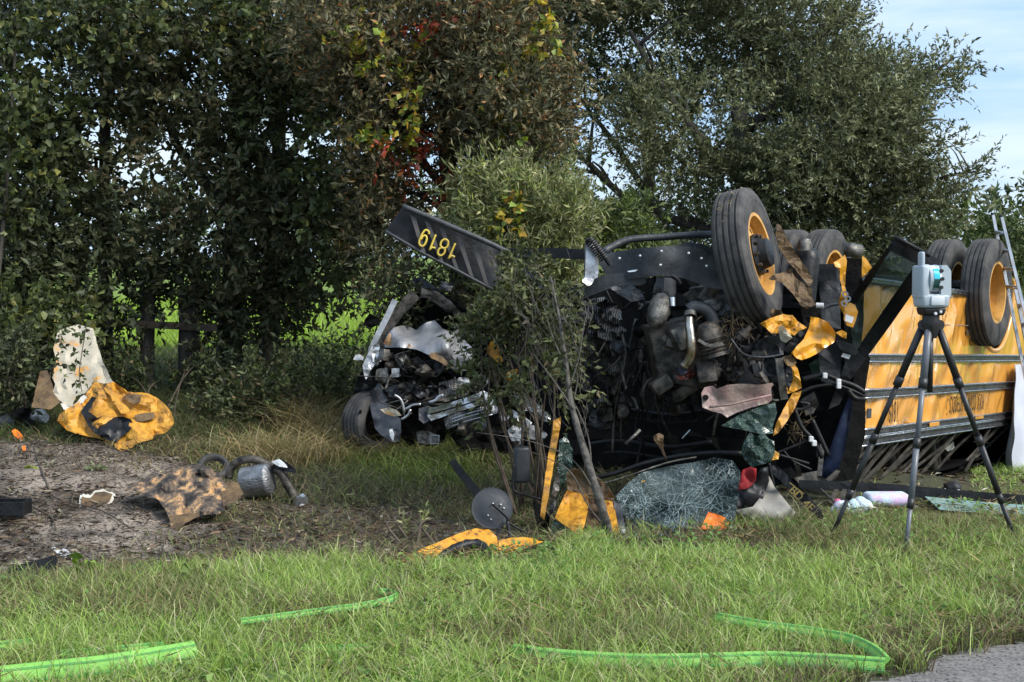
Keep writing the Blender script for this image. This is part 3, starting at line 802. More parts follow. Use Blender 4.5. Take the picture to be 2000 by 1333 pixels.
# rough grass of the ditch, the bank and round the wreck
parts = []
xy = scatter(100000, 7.4, 15.5, .42)
z, px, py, d, cy = zone(xy)
bank = near(xy[:, 0], xy[:, 1], BANK, .7, 4); dit = near(xy[:, 0], xy[:, 1], DITCH, .5, 6)
cl = fbm(np.stack([xy[:, 0] * 1.8, xy[:, 1] * 1.8, 0 * z], 1), 51, 3)
dirtp = fbm(np.stack([xy[:, 0] * 1.5, xy[:, 1] * 1.1, 0 * z], 1), 21, 4) > .60
pk = np.where(bank, np.where(dirtp, .16, .022), np.where(dit, .48 + .4 * (cl > .52), .95))
wreck = (px > 1240) & (px < 2000) & (py < 1040) & (d > 9.4)
pk = np.where(wreck & (px < 1900), .04, pk)
pk = np.where(bank & ~dirtp & (cl > .60), .12, pk)
keep = (py <= cy + 2) & (RNG.random(len(xy)) < pk)
xy, z, px, py, cl, bank, dit, d = (q[keep] for q in (xy, z, px, py, cl, bank, dit, d)); n_ = len(xy)
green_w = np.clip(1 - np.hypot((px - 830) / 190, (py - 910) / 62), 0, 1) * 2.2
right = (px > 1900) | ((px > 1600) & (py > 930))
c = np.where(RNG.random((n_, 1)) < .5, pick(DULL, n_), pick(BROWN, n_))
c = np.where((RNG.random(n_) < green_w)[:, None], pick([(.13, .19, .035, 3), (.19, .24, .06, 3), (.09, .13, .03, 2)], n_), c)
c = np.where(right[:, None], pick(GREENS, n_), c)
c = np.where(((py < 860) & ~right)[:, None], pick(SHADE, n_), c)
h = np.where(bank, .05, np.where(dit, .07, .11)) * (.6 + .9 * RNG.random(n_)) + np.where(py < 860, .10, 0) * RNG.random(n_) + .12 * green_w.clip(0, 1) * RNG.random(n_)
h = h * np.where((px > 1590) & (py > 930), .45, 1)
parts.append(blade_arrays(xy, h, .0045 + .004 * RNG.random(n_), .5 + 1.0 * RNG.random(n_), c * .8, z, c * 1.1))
V, F, Lt, C = merge(parts)
stuff(np_mesh('rough_grass', V, F, Lt, C, 'grass'))

# long straw-coloured grass leaning down beside the car
parts = []
for cx, cy_, n_, hh, pal in ((620, 850, 520, .62, STRAW), (560, 900, 360, .45, STRAW), (670, 880, 420, .5, STRAW), (500, 890, 260, .34, STRAW + DULL), (600, 800, 260, .55, STRAW + SHADE), (690, 900, 260, .34, STRAW + DULL),
                              (470, 910, 200, .28, STRAW), (760, 890, 300, .25, DULL), (860, 900, 300, .25, DULL), (955, 905, 240, .22, DULL), (330, 880, 160, .2, STRAW + BROWN), (480, 1000, 170, .14, BROWN + DULL), (400, 1065, 170, .13, BROWN + DULL), (300, 1105, 160, .12, BROWN + DULL), (120, 1138, 160, .10, BROWN + STRAW), (560, 1030, 160, .13, BROWN + DULL), (60, 900, 90, .10, BROWN), (240, 905, 110, .10, BROWN + STRAW), (420, 850, 180, .3, SHADE + BROWN)):
    q = G(cx, cy_)
    xy = np.array([q.x, q.y]) + RNG.normal(0, .20, (n_, 2))
    parts.append(blade_arrays(xy, hh * (.6 + .6 * RNG.random(n_)), .006 + .004 * RNG.random(n_), .7 + .9 * RNG.random(n_), pick(pal, n_)))
V, F, Lt, C = merge(parts)
stuff(np_mesh('dry_grass', V, F, Lt, C, 'grass'))

# fallen leaves, straw and bits of bark on the bank and in the ditch
xy = scatter(26000, 7.4, 14, .42); z, px, py, d, cy = zone(xy)
bank = near(xy[:, 0], xy[:, 1], BANK, .7, 4); dit = near(xy[:, 0], xy[:, 1], DITCH, .8, 6)
dirtp = fbm(np.stack([xy[:, 0] * 1.5, xy[:, 1] * 1.1, 0 * z], 1), 21, 4)
k = (bank & (RNG.random(len(xy)) < .10 + .9 * (dirtp > .56))) | dit | ((py < cy) & (RNG.random(len(xy)) < .25)) | (near(xy[:, 0], xy[:, 1], SCRUB, .4, 7))
xy, z = xy[k], z[k]; n_ = len(xy)
az = RNG.random(n_) * 6.28
s = .5 + RNG.random(n_)
V, F, Lt, C = leaf_arrays(np.column_stack([xy, z + .012 + .012 * RNG.random(n_)]), np.stack([np.cos(az), np.sin(az), RNG.normal(.02, .12, n_)], 1), .075 * s, .011 * (.5 + 1.6 * RNG.random(n_)),
                          pick([(.09, .06, .04, 4), (.16, .11, .07, 3), (.30, .25, .17, 1.5), (.05, .04, .03, 3), (.46, .42, .34, .35)], n_, .3))
xy2 = scatter(60000, 7.4, 12.5, .42); k = near(xy2[:, 0], xy2[:, 1], BANK, .7, 4); xy2 = xy2[k]; n2 = len(xy2); az = RNG.random(n2) * 6.28; s = .4 + RNG.random(n2)
z2 = hgt(xy2[:, 0], xy2[:, 1])
V2 = leaf_arrays(np.column_stack([xy2, z2 + .010 + .010 * RNG.random(n2)]), np.stack([np.cos(az), np.sin(az), RNG.normal(.02, .15, n2)], 1), .028 * s, .008 * (.5 + RNG.random(n2)),
                 pick([(.05, .038, .028, 4), (.10, .075, .055, 3), (.22, .18, .14, 1.5), (.38, .34, .29, .8)], n2, .3))
V, F, Lt, C = merge([(V, F, Lt, C), V2])
stuff(np_mesh('leaf_litter', V, F, Lt, C, 'grass'))

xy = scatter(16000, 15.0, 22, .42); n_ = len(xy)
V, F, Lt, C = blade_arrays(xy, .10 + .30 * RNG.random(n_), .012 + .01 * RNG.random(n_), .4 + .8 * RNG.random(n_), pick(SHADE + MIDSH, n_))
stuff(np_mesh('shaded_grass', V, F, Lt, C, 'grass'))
# bright field seen between the trunks
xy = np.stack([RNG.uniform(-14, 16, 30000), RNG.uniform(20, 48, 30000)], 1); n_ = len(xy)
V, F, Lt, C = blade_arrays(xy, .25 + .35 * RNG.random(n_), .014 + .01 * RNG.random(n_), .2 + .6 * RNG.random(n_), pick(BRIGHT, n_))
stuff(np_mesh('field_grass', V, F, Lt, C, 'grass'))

# ------------------------------------------------------------------ trees and shrubs
OAK = [(0.131, 0.144, 0.065, 4), (0.188, 0.199, 0.097, 4), (0.082, 0.092, 0.043, 3), (0.277, 0.286, 0.164, 1.8), (0.113, 0.139, 0.082, 1)]
VINE = [(0.166, 0.132, 0.066, 3), (0.116, 0.113, 0.053, 4), (0.066, 0.063, 0.033, 3), (0.298, 0.248, 0.124, 1.8), (0.330, 0.166, 0.066, .7)]
DARK = [(0.062, 0.074, 0.034, 4), (0.103, 0.120, 0.054, 3), (0.041, 0.049, 0.025, 3), (0.176, 0.186, 0.094, 1)]
PALE = [(0.247, 0.254, 0.111, 3), (0.169, 0.189, 0.078, 3), (0.351, 0.338, 0.169, 2), (0.117, 0.156, 0.046, 2), (0.312, 0.364, 0.078, .7)]
MIDG = [(.085, .115, .035, 3), (.12, .155, .05, 2), (.055, .075, .025, 3)]
REDS = [(0.240, 0.040, 0.020, 3), (0.176, 0.028, 0.016, 2), (0.304, 0.096, 0.024, 1)]
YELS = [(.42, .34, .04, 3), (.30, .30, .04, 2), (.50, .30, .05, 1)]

def branches(mb, trunk, limbs, seed=0):
    rnd = random.Random(seed)
    mb.tube(trunk[0], trunk[1], 10, smooth=4, taper=trunk[2], jit=.06)
    for pts, r0, r1 in limbs:
        mb.tube(pts, r0, 7, smooth=4, taper=r1, jit=.08)
        p = catmull(pts, 4)
        for k in range(3, len(p) - 1):
            if rnd.random() < .7:
                dv = Vector((rnd.uniform(-1, 1), rnd.uniform(-.6, .6), rnd.uniform(-.2, 1))) * rnd.uniform(.4, .9)
                mb.tube([p[k], p[k] + dv * .5 + Vector((0, 0, .06)), p[k] + dv], r1 * 1.1, 5, smooth=3, taper=r1 * .3)

def plant(name, base, label, cat, trunk=None, limbs=(), crowns=(), group=None, seed=0, bark='bark', stem='trunk', crown='crown'):
    t = thing(name, base, label, cat, group)
    if trunk:
        mb = MB(); branches(mb, trunk, limbs, seed); mb.build(stem, bark, t, smooth=True)
    for i, arr in enumerate(crowns):
        V, F, Lt, C = arr
        o = np_mesh(crown if i == 0 else crown + '_sprigs', V, F, Lt, C, 'leaf', t)
        o['kind'] = 'stuff'
    return t

def crown_of(blobs, k, L, W, pal, tl=.3, gap=.42, gscale=1.3, seed=0, spread=.9, var=.18, lift=.3, droop=0.):
    O, T = blob_twigs(blobs, gap, gscale, seed, lift)
    return twig_leaves(O, T, tl, k, L, W, pal, var, spread, droop)

# live oak behind the bus
D = 18.5
ob = G(1478, 640); ob = P(1478, 700, D); ob.z = float(hgt(ob.x, ob.y))
oak_blobs = [(1250, 60, D, 270, 150, 1.5, 1500), (1450, 40, D, 230, 150, 1.6, 1300), (1560, 110, D - .4, 100, 110, 1.2, 480), (1690, 190, D - .6, 110, 80, 1.0, 400), (1812, 190, D - .6, 55, 48, .5, 85),
             (1850, 140, D - .6, 30, 30, .3, 28), (1560, 240, D - .8, 200, 120, 1.4, 1100), (1760, 290, D - .5, 90, 60, .8, 240), (1850, 338, D - .6, 55, 28, .4, 80), (1360, 230, D - .8, 190, 110, 1.4, 900),
             (1660, 370, D - .3, 140, 52, 1.0, 380), (1800, 395, D - .3, 75, 38, .6, 120), (1480, 360, D - 1.0, 120, 50, .9, 260), (1140, 110, D + .3, 150, 170, 1.3, 800), (1090, 290, D + .6, 80, 50, 1.0, 90),
             (1700, 440, D, 150, 42, .9, 330), (1300, 330, D + .5, 80, 44, .9, 90), (1540, 455, D + .5, 160, 35, .8, 240), (1380, 420, D + 1, 130, 36, .8, 100),
             (1780, 240, D - .6, 60, 40, .5, 80), (1120, -120, D, 400, 110, 2.0, 700)]
# back half of the same crown
oak_blobs += [(1300, 120, D + 2.2, 330, 190, 1.2, 600), (1600, 230, D + 2.0, 200, 160, 1.0, 420)]
tr = ([ob, P(1474, 560, D), P(1468, 430, D), P(1460, 330, D), P(1440, 200, D)], .20, .11)
li = [([P(1466, 440, D), P(1560, 420, D - .2), P(1640, 378, D - .3), P(1740, 300, D - .5), P(1830, 200, D - .6)], .085, .02),
      ([P(1460, 350, D), P(1390, 300, D - .2), P(1300, 180, D - .4), P(1230, 60, D - .4)], .10, .03),
      ([P(1450, 260, D), P(1540, 180, D - .2), P(1600, 80, D - .3), P(1660, 20, D - .4)], .08, .02),
      ([P(1470, 470, D), P(1350, 440, D + .2), P(1240, 400, D + .4), P(1150, 320, D + .5), P(1080, 250, D + .6)], .075, .03),
      ([P(1620, 390, D - .3), P(1750, 380, D - .3), P(1850, 345, D - .6), P(1910, 335, D - .6)], .04, .012),
      ([P(1700, 250, D - .4), P(1790, 170, D - .5), P(1850, 120, D - .6)], .035, .012)]
plant('oak_tree', ob, 'big spreading dark green live oak rising behind the bus against the sky', 'tree', tr, li,
      [crown_of(oak_blobs, 22, .066, .024, OAK, .44, .43, 1.1, 1, spread=.65)], seed=1)
# its neighbour: straight thin trunks and a loose crown further left
D2 = 20.5
nb_ = P(1262, 700, D2); nb_.z = float(hgt(nb_.x, nb_.y))
plant('oak_tree', nb_, 'slender dark oak with a straight trunk left of the standing bus wheel', 'tree',
      ([nb_, P(1262, 470, D2), P(1268, 300, D2), P(1250, 150, D2)], .12, .07),
      [([P(1264, 380, D2), P(1200, 280, D2), P(1130, 190, D2)], .06, .02), ([P(1266, 330, D2), P(1330, 260, D2), P(1380, 160, D2)], .06, .02)],
      [crown_of([(1090, 60, D2, 180, 130, 1.4, 600), (1240, 170, D2, 110, 50, 1.0, 130), (1180, 460, D2, 140, 40, .9, 130), (1040, 400, D2, 70, 60, .9, 80), (1330, 455, D2, 120, 36, .9, 150)], 14, .09, .032, DARK, .35, .42, 1.2, 3)], seed=2)

# vine-hung tree left of the oak
D3 = 14.0
vb = P(905, 800, D3); vb.z = float(hgt(vb.x, vb.y))
vblobs = [(880, 60, D3, 190, 130, 1.1, 900), (740, 120, D3 - .2, 110, 150, 1.0, 520), (960, 150, D3 - .3, 120, 150, 1.0, 620), (1000, 260, D3 - .4, 110, 110, .8, 480), (740, 300, D3 - .2, 55, 160, .8, 360), (860, 200, D3, 130, 80, .8, 360),
          (930, 310, D3 - .2, 80, 60, .7, 190), (755, 440, D3 - .2, 60, 70, .6, 210), (960, -80, D3, 300, 90, 1.2, 500), (1060, 190, D3 - .2, 70, 80, .6, 160), (660, 60, D3, 90, 120, .9, 300)]
vleaf = crown_of(vblobs[:], 13, .072, .026, VINE, .30, .42, 1.5, 7)
O, T = blob_twigs([(1010, 250, D3 - .6, 90, 90, .6, 330), (960, 170, D3 - .7, 110, 90, .5, 200)], .42, 1.6, 9)
vl2 = twig_leaves(O, T, .26, 13, .070, .020, [(.13, .135, .07, 3), (.09, .10, .05, 3), (.18, .17, .09, 1)])
O, T = blob_twigs([(1010, 110, D3 - .8, 40, 45, .3, 14), (740, 70, D3 - .8, 55, 70, .3, 18), (815, 170, D3 - .8, 20, 110, .3, 24), (1000, 230, D3 - .8, 22, 60, .25, 20), (725, 250, D3 - .7, 20, 30, .2, 10), (1072, 20, D3 - .9, 10, 40, .1, 12), (1010, 400, 12.2, 40, 30, .2, 10)], .2, 1.6, 10, -.6)
vl3 = twig_leaves(O, T, .26, 10, .075, .055, YELS + [(.20, .28, .05, 4)], .2)
O, T = blob_twigs([(790, 270, D3 - .8, 40, 24, .3, 9), (830, 320, D3 - .8, 60, 40, .3, 10), (872, 390, D3 - .7, 14, 60, .2, 9), (880, 40, D3 - .8, 90, 40, .3, 20), (750, 290, D3 - .8, 24, 10, .2, 4)], .2, 1.6, 12, -.7)
vl4 = twig_leaves(O, T, .28, 11, .06, .034, REDS, .25)
plant('vine_covered_tree', vb, 'brown green tree hung with yellow and red vine leaves above the burnt car', 'tree',
      ([vb, P(900, 560, D3), P(880, 380, D3), P(872, 220, D3), P(900, 60, D3)], .13, .06),
      [([P(880, 380, D3), P(800, 280, D3), P(750, 150, D3)], .05, .015), ([P(876, 300, D3), P(950, 220, D3), P(1010, 120, D3)], .06, .02), ([P(890, 450, D3), P(850, 400, D3), P(770, 360, D3)], .04, .012)],
      [vleaf, vl2, merge([vl3, vl4])], seed=4)

# dark thicket on the left: trunks, hanging leaves
def tk(px, py, d, r, top, lab, blobs, pal, seed, lean=0):
    b_ = P(px, py, d); b_.z = float(hgt(b_.x, b_.y)) - .02
    plant('tree', b_, lab, 'tree', ([b_, P(px + lean * .3, py - 140, d), P(px + lean * .7, py - 330, d), P(px + lean, top, d)], r, r * .5),
          [([P(px + lean * .6, 420, d), P(px - 90, 300, d - .2), P(px - 150, 150, d - .3)], r * .5, .015), ([P(px + lean * .8, 330, d), P(px + 100, 230, d + .1), P(px + 160, 90, d)], r * .5, .015)],
          [crown_of(blobs, 13, .095, .040, pal, .36, .40, 1.3, seed)], seed=seed)
tk(205, 745, 15.6, .10, 60, 'grey barked tree behind the torn cream and yellow panel', [(120, 120, 15.4, 220, 170, 1.2, 800), (60, 400, 15.2, 170, 190, 1.0, 620), (200, 520, 15.2, 160, 120, .9, 420), (0, 620, 14.8, 110, 120, .8, 330), (120, 620, 15.6, 90, 40, .6, 120)], DARK, 21)
tk(445, 765, 15.9, .17, 60, 'thick dark trunk wrapped in vines left of the burnt car', [(420, 120, 15.6, 230, 180, 1.3, 850), (400, 400, 15.4, 210, 180, 1.1, 700), (470, 590, 15.4, 110, 70, .7, 230), (620, 480, 15.3, 130, 130, .9, 380)], DARK + VINE[:2], 22, 20)
tk(520, 762, 16.4, .13, 40, 'second dark trunk close beside the thick vine wrapped one', [(620, 240, 15.6, 170, 190, 1.1, 620), (560, 60, 16, 190, 120, 1.1, 400), (560, 620, 16, 90, 36, .5, 80)], DARK + MIDG[:1], 23, 30)
# bright vine leaves over the dark left mass
O, T = blob_twigs([(300, 30, 14.6, 420, 60, .6, 240), (60, 300, 14.3, 90, 260, .5, 190), (60, 620, 13.6, 120, 60, .5, 120), (660, 300, 14.2, 60, 280, .5, 140)], .35, 1.4, 25, -.2)
vb2 = G(-30, 850)
plant('vine', vb2, 'curtain of broad leaved vine hanging at the far left edge of the thicket', 'vine', ([vb2, P(-20, 700, 13.8), P(10, 400, 14.2), P(30, 100, 14.4)], .03, .015), [],
      [twig_leaves(O, T, .34, 10, .085, .06, [(.075, .095, .030, 3), (.05, .065, .022, 3), (.13, .15, .05, 1), (.20, .19, .05, .5)])], stem='stem', crown='foliage')

# undergrowth
def bush(label, base, blobs, k, L, W, pal, seed, cat='bush', name='bush', stems=5, group=None, tl=.24, gap=.4, **kw):
    b_ = G(*base)
    mb = MB(); rnd = random.Random(seed)
    t = thing(name, b_, label, cat, group)
    for i in range(stems):
        bl = rnd.choice(blobs); e_ = P(bl[0] + rnd.uniform(-.6, .6) * bl[3], bl[1] + rnd.uniform(-.7, .2) * bl[4], bl[2])
        s_ = b_ + Vector((rnd.uniform(-.15, .15), rnd.uniform(-.1, .1), -.02))
        mb.tube([s_, s_.lerp(e_, .5) + Vector((rnd.uniform(-.15, .15), rnd.uniform(-.1, .1), .1)), e_], .012, 5, smooth=5, taper=.003)
    mb.build('stem', 'twig', t, smooth=True)
    V, F, Lt, C = crown_of(blobs, k, L, W, pal, tl, gap, 2.0, seed, **kw)
    o = np_mesh('foliage', V, F, Lt, C, 'leaf', t); o['kind'] = 'stuff'
    return t
bush('low dark bush behind the straw grass left of the car', (560, 840), [(540, 770, 13.6, 120, 60, .5, 240), (460, 800, 13.3, 80, 50, .4, 120), (640, 770, 14.0, 70, 60, .5, 120)], 12, .065, .026, DARK + SHADE, 31)
bush('dark leafy bush beside the cream panel at the left edge', (50, 830), [(10, 730, 12.8, 70, 80, .4, 200), (90, 690, 13.8, 70, 60, .3, 110)], 12, .07, .03, DARK, 32)
bush('mid green bush in front of the field gap left of the car', (690, 790), [(690, 700, 16.5, 60, 40, .5, 80), (610, 720, 16.5, 70, 30, .5, 70)], 12, .07, .03, MIDG, 33)
bush('tangle of dark stems and leaves between the trunks', (330, 830), [(330, 760, 14.6, 90, 55, .4, 130), (250, 740, 14.8, 60, 60, .4, 90), (420, 730, 14.8, 60, 60, .4, 90)], 11, .065, .025, SHADE + DARK, 34)
bush('pale green willow leaved shrub standing behind the bus nose', (1060, 820), [(1010, 430, 12.6, 110, 90, .6, 560), (1090, 440, 12.5, 70, 70, .5, 240), (960, 380, 12.9, 70, 60, .5, 190), (1060, 350, 13.0, 50, 40, .4, 80), (930, 460, 12.7, 50, 60, .4, 130), (1070, 545, 12.4, 80, 40, .4, 170), (1000, 560, 12.4, 50, 50, .4, 90)], 14, .085, .017, PALE, 35, cat='shrub', name='shrub', stems=9, gap=.36, lift=.7)
bush('brighter green shrub between the pale shrub and the raised bus frame', (1210, 820), [(1210, 440, 13.2, 65, 40, .4, 140), (1160, 470, 13.1, 50, 30, .4, 80), (1250, 465, 13.4, 40, 26, .3, 50)], 13, .075, .022, MIDG + [(.16, .20, .05, 2)], 36, cat='shrub', name='shrub', stems=6)
bush('small leaved bush hanging over the raised bumper', (760, 830), [(750, 560, 12.9, 40, 90, .4, 110), (890, 570, 13.8, 60, 50, .4, 130), (960, 600, 13.7, 30, 40, .3, 60), (800, 600, 12.8, 40, 60, .3, 80), (770, 690, 13.2, 40, 60, .3, 60)], 12, .06, .024, DARK + VINE[:1], 37)
# right background
bush('rounded green bush beyond the rear wheels below the sky', (1880, 900), [(1890, 480, 24, 70, 45, .8, 260), (1960, 490, 24, 60, 60, .8, 260), (1830, 470, 24, 50, 30, .6, 120), (1990, 560, 23, 60, 90, .8, 260), (1920, 620, 23, 120, 60, .8, 240)], 13, .10, .035, MIDG, 38, stems=4)
bush('dark green hedge behind the bus floor under the oak', (1600, 860), [(1580, 520, 17, 110, 45, .6, 260), (1740, 520, 18, 120, 50, .6, 260), (1450, 560, 17, 140, 60, .7, 260), (1300, 540, 16.5, 120, 60, .7, 240)], 12, .08, .03, DARK, 39, stems=4)
bush('bright young bush at the far right edge beyond the ladder', (2080, 900), [(2060, 470, 22, 70, 50, .7, 200), (2100, 600, 21, 80, 90, .8, 240)], 13, .10, .03, MIDG + PALE[:2], 40, stems=4)
rb = G(2010, 905)
t = thing('reed_clump', rb, 'tall pale green reeds right of the ladder', 'reeds')
n_ = 700
xy = np.array([P(2005, 560, 20).x, P(2005, 560, 20).y]) + RNG.normal(0, 1, (n_, 2)) * [.42, .5]
V, F, Lt, C = blade_arrays(xy, 1.5 + .8 * RNG.random(n_), .014 + .014 * RNG.random(n_), .2 + .5 * RNG.random(n_), pick([(.17, .21, .06, 3), (.11, .15, .04, 3), (.26, .28, .11, 1)], n_))
o = np_mesh('blades', V, F, Lt, C, 'grass', t); o['kind'] = 'stuff'
# distant tree line past the field
O, T = [], []
for i in range(46):
    x = -42 + i * 2.1 + random.uniform(-.6, .6)
    y = 70 + random.uniform(-5, 5)
    r = random.uniform(1.6, 3.0)
    u = unit(RNG.normal(size=(70, 3)))
    O.append(np.array([x, y, float(hgt(x, y)) + r * .7]) + u * [r * 1.2, r, r]); T.append(u + [0, 0, .3])
V, F, Lt, C = twig_leaves(np.concatenate(O), unit(np.concatenate(T)), .9, 9, .42, .18, MIDG + DARK)
stuff(np_mesh('far_tree_line', V, F, Lt, C, 'leaf'))

# wooden fence behind the cream panel
fb = P(330, 745, 15.1); fb.z = float(hgt(fb.x, fb.y))
t = thing('wooden_fence', fb, 'weathered wooden fence posts and rail in shade behind the torn cream panel', 'fence')
for px, w_, py_b in ((285, .16, 742), (367, .24, 762)):
    b_ = P(px, py_b, 15.1); b_.z = float(hgt(b_.x, b_.y)) - .1
    tp = P(px + 2, 560, 15.1)
    MB().tube([b_, b_.lerp(tp, .5) + Vector((.01, 0, 0)), tp], w_ / 2, 12, smooth=3, jit=.07, taper=w_ / 2 * .92).build('post', 'bark', t, smooth=True)
MB().ribbon([P(200, 630, 14.95), P(285, 634, 14.95), P(425, 641, 14.95)], (0, 0, 1), .075, .05, smooth=3).build('rail', 'twig', t)

# ================================================================== THE OVERTURNED BUS
BU = ray(2840, 700).normalized()                       # from the nose to the tail
BO = P(1690, 548, 10.47)
BW = Vector((0, 0, -1)); BW = (BW - BU * BW.dot(BU)).normalized()
BN = BU.cross(BW)
if BN.y > 0: BN = -BN
BW = (BW + BN * -.012).normalized()

def S(s, w, out=0.): return BO + BU * s + BW * w + BN * out
def side_pt(px, py, back=0.):
    r = ray(px, py); t = (BO - CAM).dot(BN) / r.dot(BN)
    return CAM + r * t - BN * back
def side_sw(px, py):
    q = side_pt(px, py) - BO; return q.dot(BU), q.dot(BW)
def DF(px): return 9.65 + (1560 - px) / 560 * 1.25      # distance of the nose, which runs away to the left

bus = thing('school_bus', G(1560, 1000), 'overturned yellow school bus on its roof with wheels up and a torn open nose', 'bus')
SAX = (BU, BN, BW)
# --- side wall with dents, wheel arch left open
arch = [side_sw(*p) for p in ((1917, 545), (1917, 640), (1922, 662), (1932, 680), (1942, 685), (1953, 680), (1963, 660), (1972, 625), (1978, 575), (1979, 545))]
ww = side_sw(1690, 843)[1]
ns, nw, LS = 330, 58, 6.6
mb = MB(); vs, fs = [], []
for i in range(ns + 1):
    for j in range(nw + 1):
        s, w = LS * i / ns, ww * j / nw
        wr = noise.fractal(Vector((s * 3.0 + w * 1.6, w * 1.9 - s * .4, 1.7)), 1., 2.0, 3)
        am = .036 * (1 / (1 + (s / 2.6) ** 2)) + .006
        lock = min(1., abs(w - .58) * 9, abs(w - .84) * 9 + .15)
        vs.append(S(s, w, am * wr * (.35 + .65 * lock) + .012 * noise.noise(Vector((s * 1.3, w * 2, 4)))))
for i in range(ns):
    for j in range(nw):
        cs, cw = LS * (i + .5) / ns, ww * (j + .5) / nw
        if inpoly(cs, cw, arch): continue
        a = i * (nw + 1) + j; fs.append((a, a + nw + 1, a + nw + 2, a + 1))
mb.add(vs, fs); side = mb.build('side_wall', 'bus', bus, smooth=True)
MB().tube([S(s, w, .006) for s, w in arch], .022, 10, smooth=5).build('wheel_arch_trim', 'bus', bus, smooth=True)
mb = MB()                                               # block behind the arch, its shade painted in as black
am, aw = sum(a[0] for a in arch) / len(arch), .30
mb.box(S(arch[0][0] + .55, .3, -.42), (1.25, .70, .75), SAX); mb.build('wheel_well', 'soot_shade', bus)
mb = MB()
for k in range(46):
    q = side_pt(1790 + k * 2.7, 634 + k * .06); mb.lathe(q + BN * .004, BN, [(-.004, .006), (.003, .005), (.006, .0)], 8)
o = mb.build('rivet_row', 'rail', bus); o['kind'] = 'stuff'

def band(name, y0, y1, mat, proud, s0=0., s1=LS, edge=None):
    (sa, wa), (sb, wb) = side_sw(1690, y0), side_sw(1690, y1)
    mb = MB(); n_ = 40; vs, fs = [], []
    for i in range(n_ + 1):
        s = s0 + (s1 - s0) * i / n_
        j = .006 * noise.noise(Vector((s * 2, y0, 0))) if s < 3 else 0
        for w, o_ in ((wa, -.02), (wa, proud), (wa + (wb - wa) * .25, proud + .006), (wa + (wb - wa) * .34, proud - .006), (wa + (wb - wa) * .66, proud - .006), (wa + (wb - wa) * .75, proud + .006), (wb, proud), (wb, -.02)):
            vs.append(S(s, w, o_ + j))
    for i in range(n_):
        for k in range(7): fs.append((i * 8 + k, i * 8 + k + 1, i * 8 + 9 + k, i * 8 + 8 + k))
    fs.append(tuple(range(8))); fs.append(tuple(n_ * 8 + k for k in range(7, -1, -1)))
    mb.add(vs, fs); return mb.build(name, mat, bus)
def beads(parent, y0, y1):
    (sa, wa), (sb, wb) = side_sw(1690, y0), side_sw(1690, y1)
    for w in (wa, wb):
        MB().tube([S(.0 + k * LS / 30, w, .022 + (.006 * noise.noise(Vector((k * LS / 15, y0, 0))) if k < 14 else 0)) for k in range(31)], .0085, 8).build('bead', 'rail', parent, smooth=True)
r1 = band('rub_rail', 692, 708, 'dkrail', .020); beads(r1, 693, 707)
r2 = band('rub_rail', 760, 779, 'dkrail', .020); beads(r2, 762, 778)
r3 = band('rub_rail', 838, 853, 'dkrail', .020); beads(r3, 839, 853)
r4 = band('window_sill_rail', 855, 872, 'dkrail', .012); beads(r4, 856, 871)
band('skirt_rail', 541, 554, 'rail', .022, 0, side_sw(1912, 560)[0])
mb = MB()
for k in range(40):
    q = side_sw(1700, 559)
    mb.lathe(S(.05 + k * .052, q[1] - .02, .026), BN, [(0, .009), (.002, .007), (.0021, 0)], 8)
o = mb.build('rail_holes', 'ink', bus); o['kind'] = 'stuff'
MB().box(S(*side_sw(1698, 808), .010), (.085, .012, .075), SAX, .006).build('marker_lamp', 'liner', bus)
MB().box(S(*side_sw(1889, 650), .008), (.05, .01, .04), SAX, .003).build('marker_lamp', 'twig', bus)
MB().box(S(*side_sw(1822, 829), .026), (.26, .008, .035), SAX, .003).build('reflector', 'bus', bus)
MB().box(S(*side_sw(1910, 815), .026), (.26, .008, .035), SAX, .003).build('reflector', 'bus', bus)
# lettering is upside down: it reads from the tail towards the nose
def side_text(name, body, px, py, h, sq):
    q = side_pt(px, py) + BN * .014
    return text_part(name, body, q, -BU, BW, h, 'ink', bus, .002, sq, 0., -.004, 1.22)
side_text('lettering', 'POLK COUNTY SCHOOLS', 1919, 769, .150, .36)
side_text('fleet_number', '1819', 1752, 784, .165, .42)

# --- shell: floor, far wall, tail, crushed roof
mb = MB(); mb.box(S(LS / 2, .16, -1.2), (LS, 2.30, .10), SAX); mb.build('floor_pan', 'black', bus)
mb = MB(); mb.box(S(LS / 2, .62, -2.36), (LS, .05, 1.2), SAX); mb.box(S(LS / 2 + .05, 1.45, -2.34), (LS - .2, .05, .46), SAX); mb.build('side_wall', 'bus', bus)
mb = MB(); mb.box(S(LS - .03, .82, -1.2), (.05, 2.28, 1.5), SAX); mb.build('tail_wall', 'bus', bus)
mb = MB()
def roof_w(px): return None
rp = [side_pt(px, py, .12) for px, py in ((1640, 952), (1700, 945), (1780, 935), (1880, 925), (1980, 912))]
vs, fs = [], []
for i in range(26):
    s = -.35 + 7.0 * i / 25
    w0 = 1.62 - .02 * max(0, s)
    for j in range(13):
        o_ = -.10 - 2.2 * j / 12
        vs.append(S(s, w0 + .10 * math.sin(math.pi * j / 12) + .03 * noise.noise(Vector((s * 2, j * .6, 2))), o_))
for i in range(25):
    for j in range(12): a = i * 13 + j; fs.append((a, a + 13, a + 14, a + 1))
mb.add(vs, fs); mb.add([v + BW * .05 for v in vs], [tuple(reversed(f)) for f in fs]); mb.build('crushed_roof', 'soot_shade', bus)  # slab coloured black to hold the shade inside the crushed body
tops = [1742, 1752, 1766, 1790, 1806, 1834, 1846, 1866, 1878, 1893, 1921, 1944, 1966, 1990, 2014]
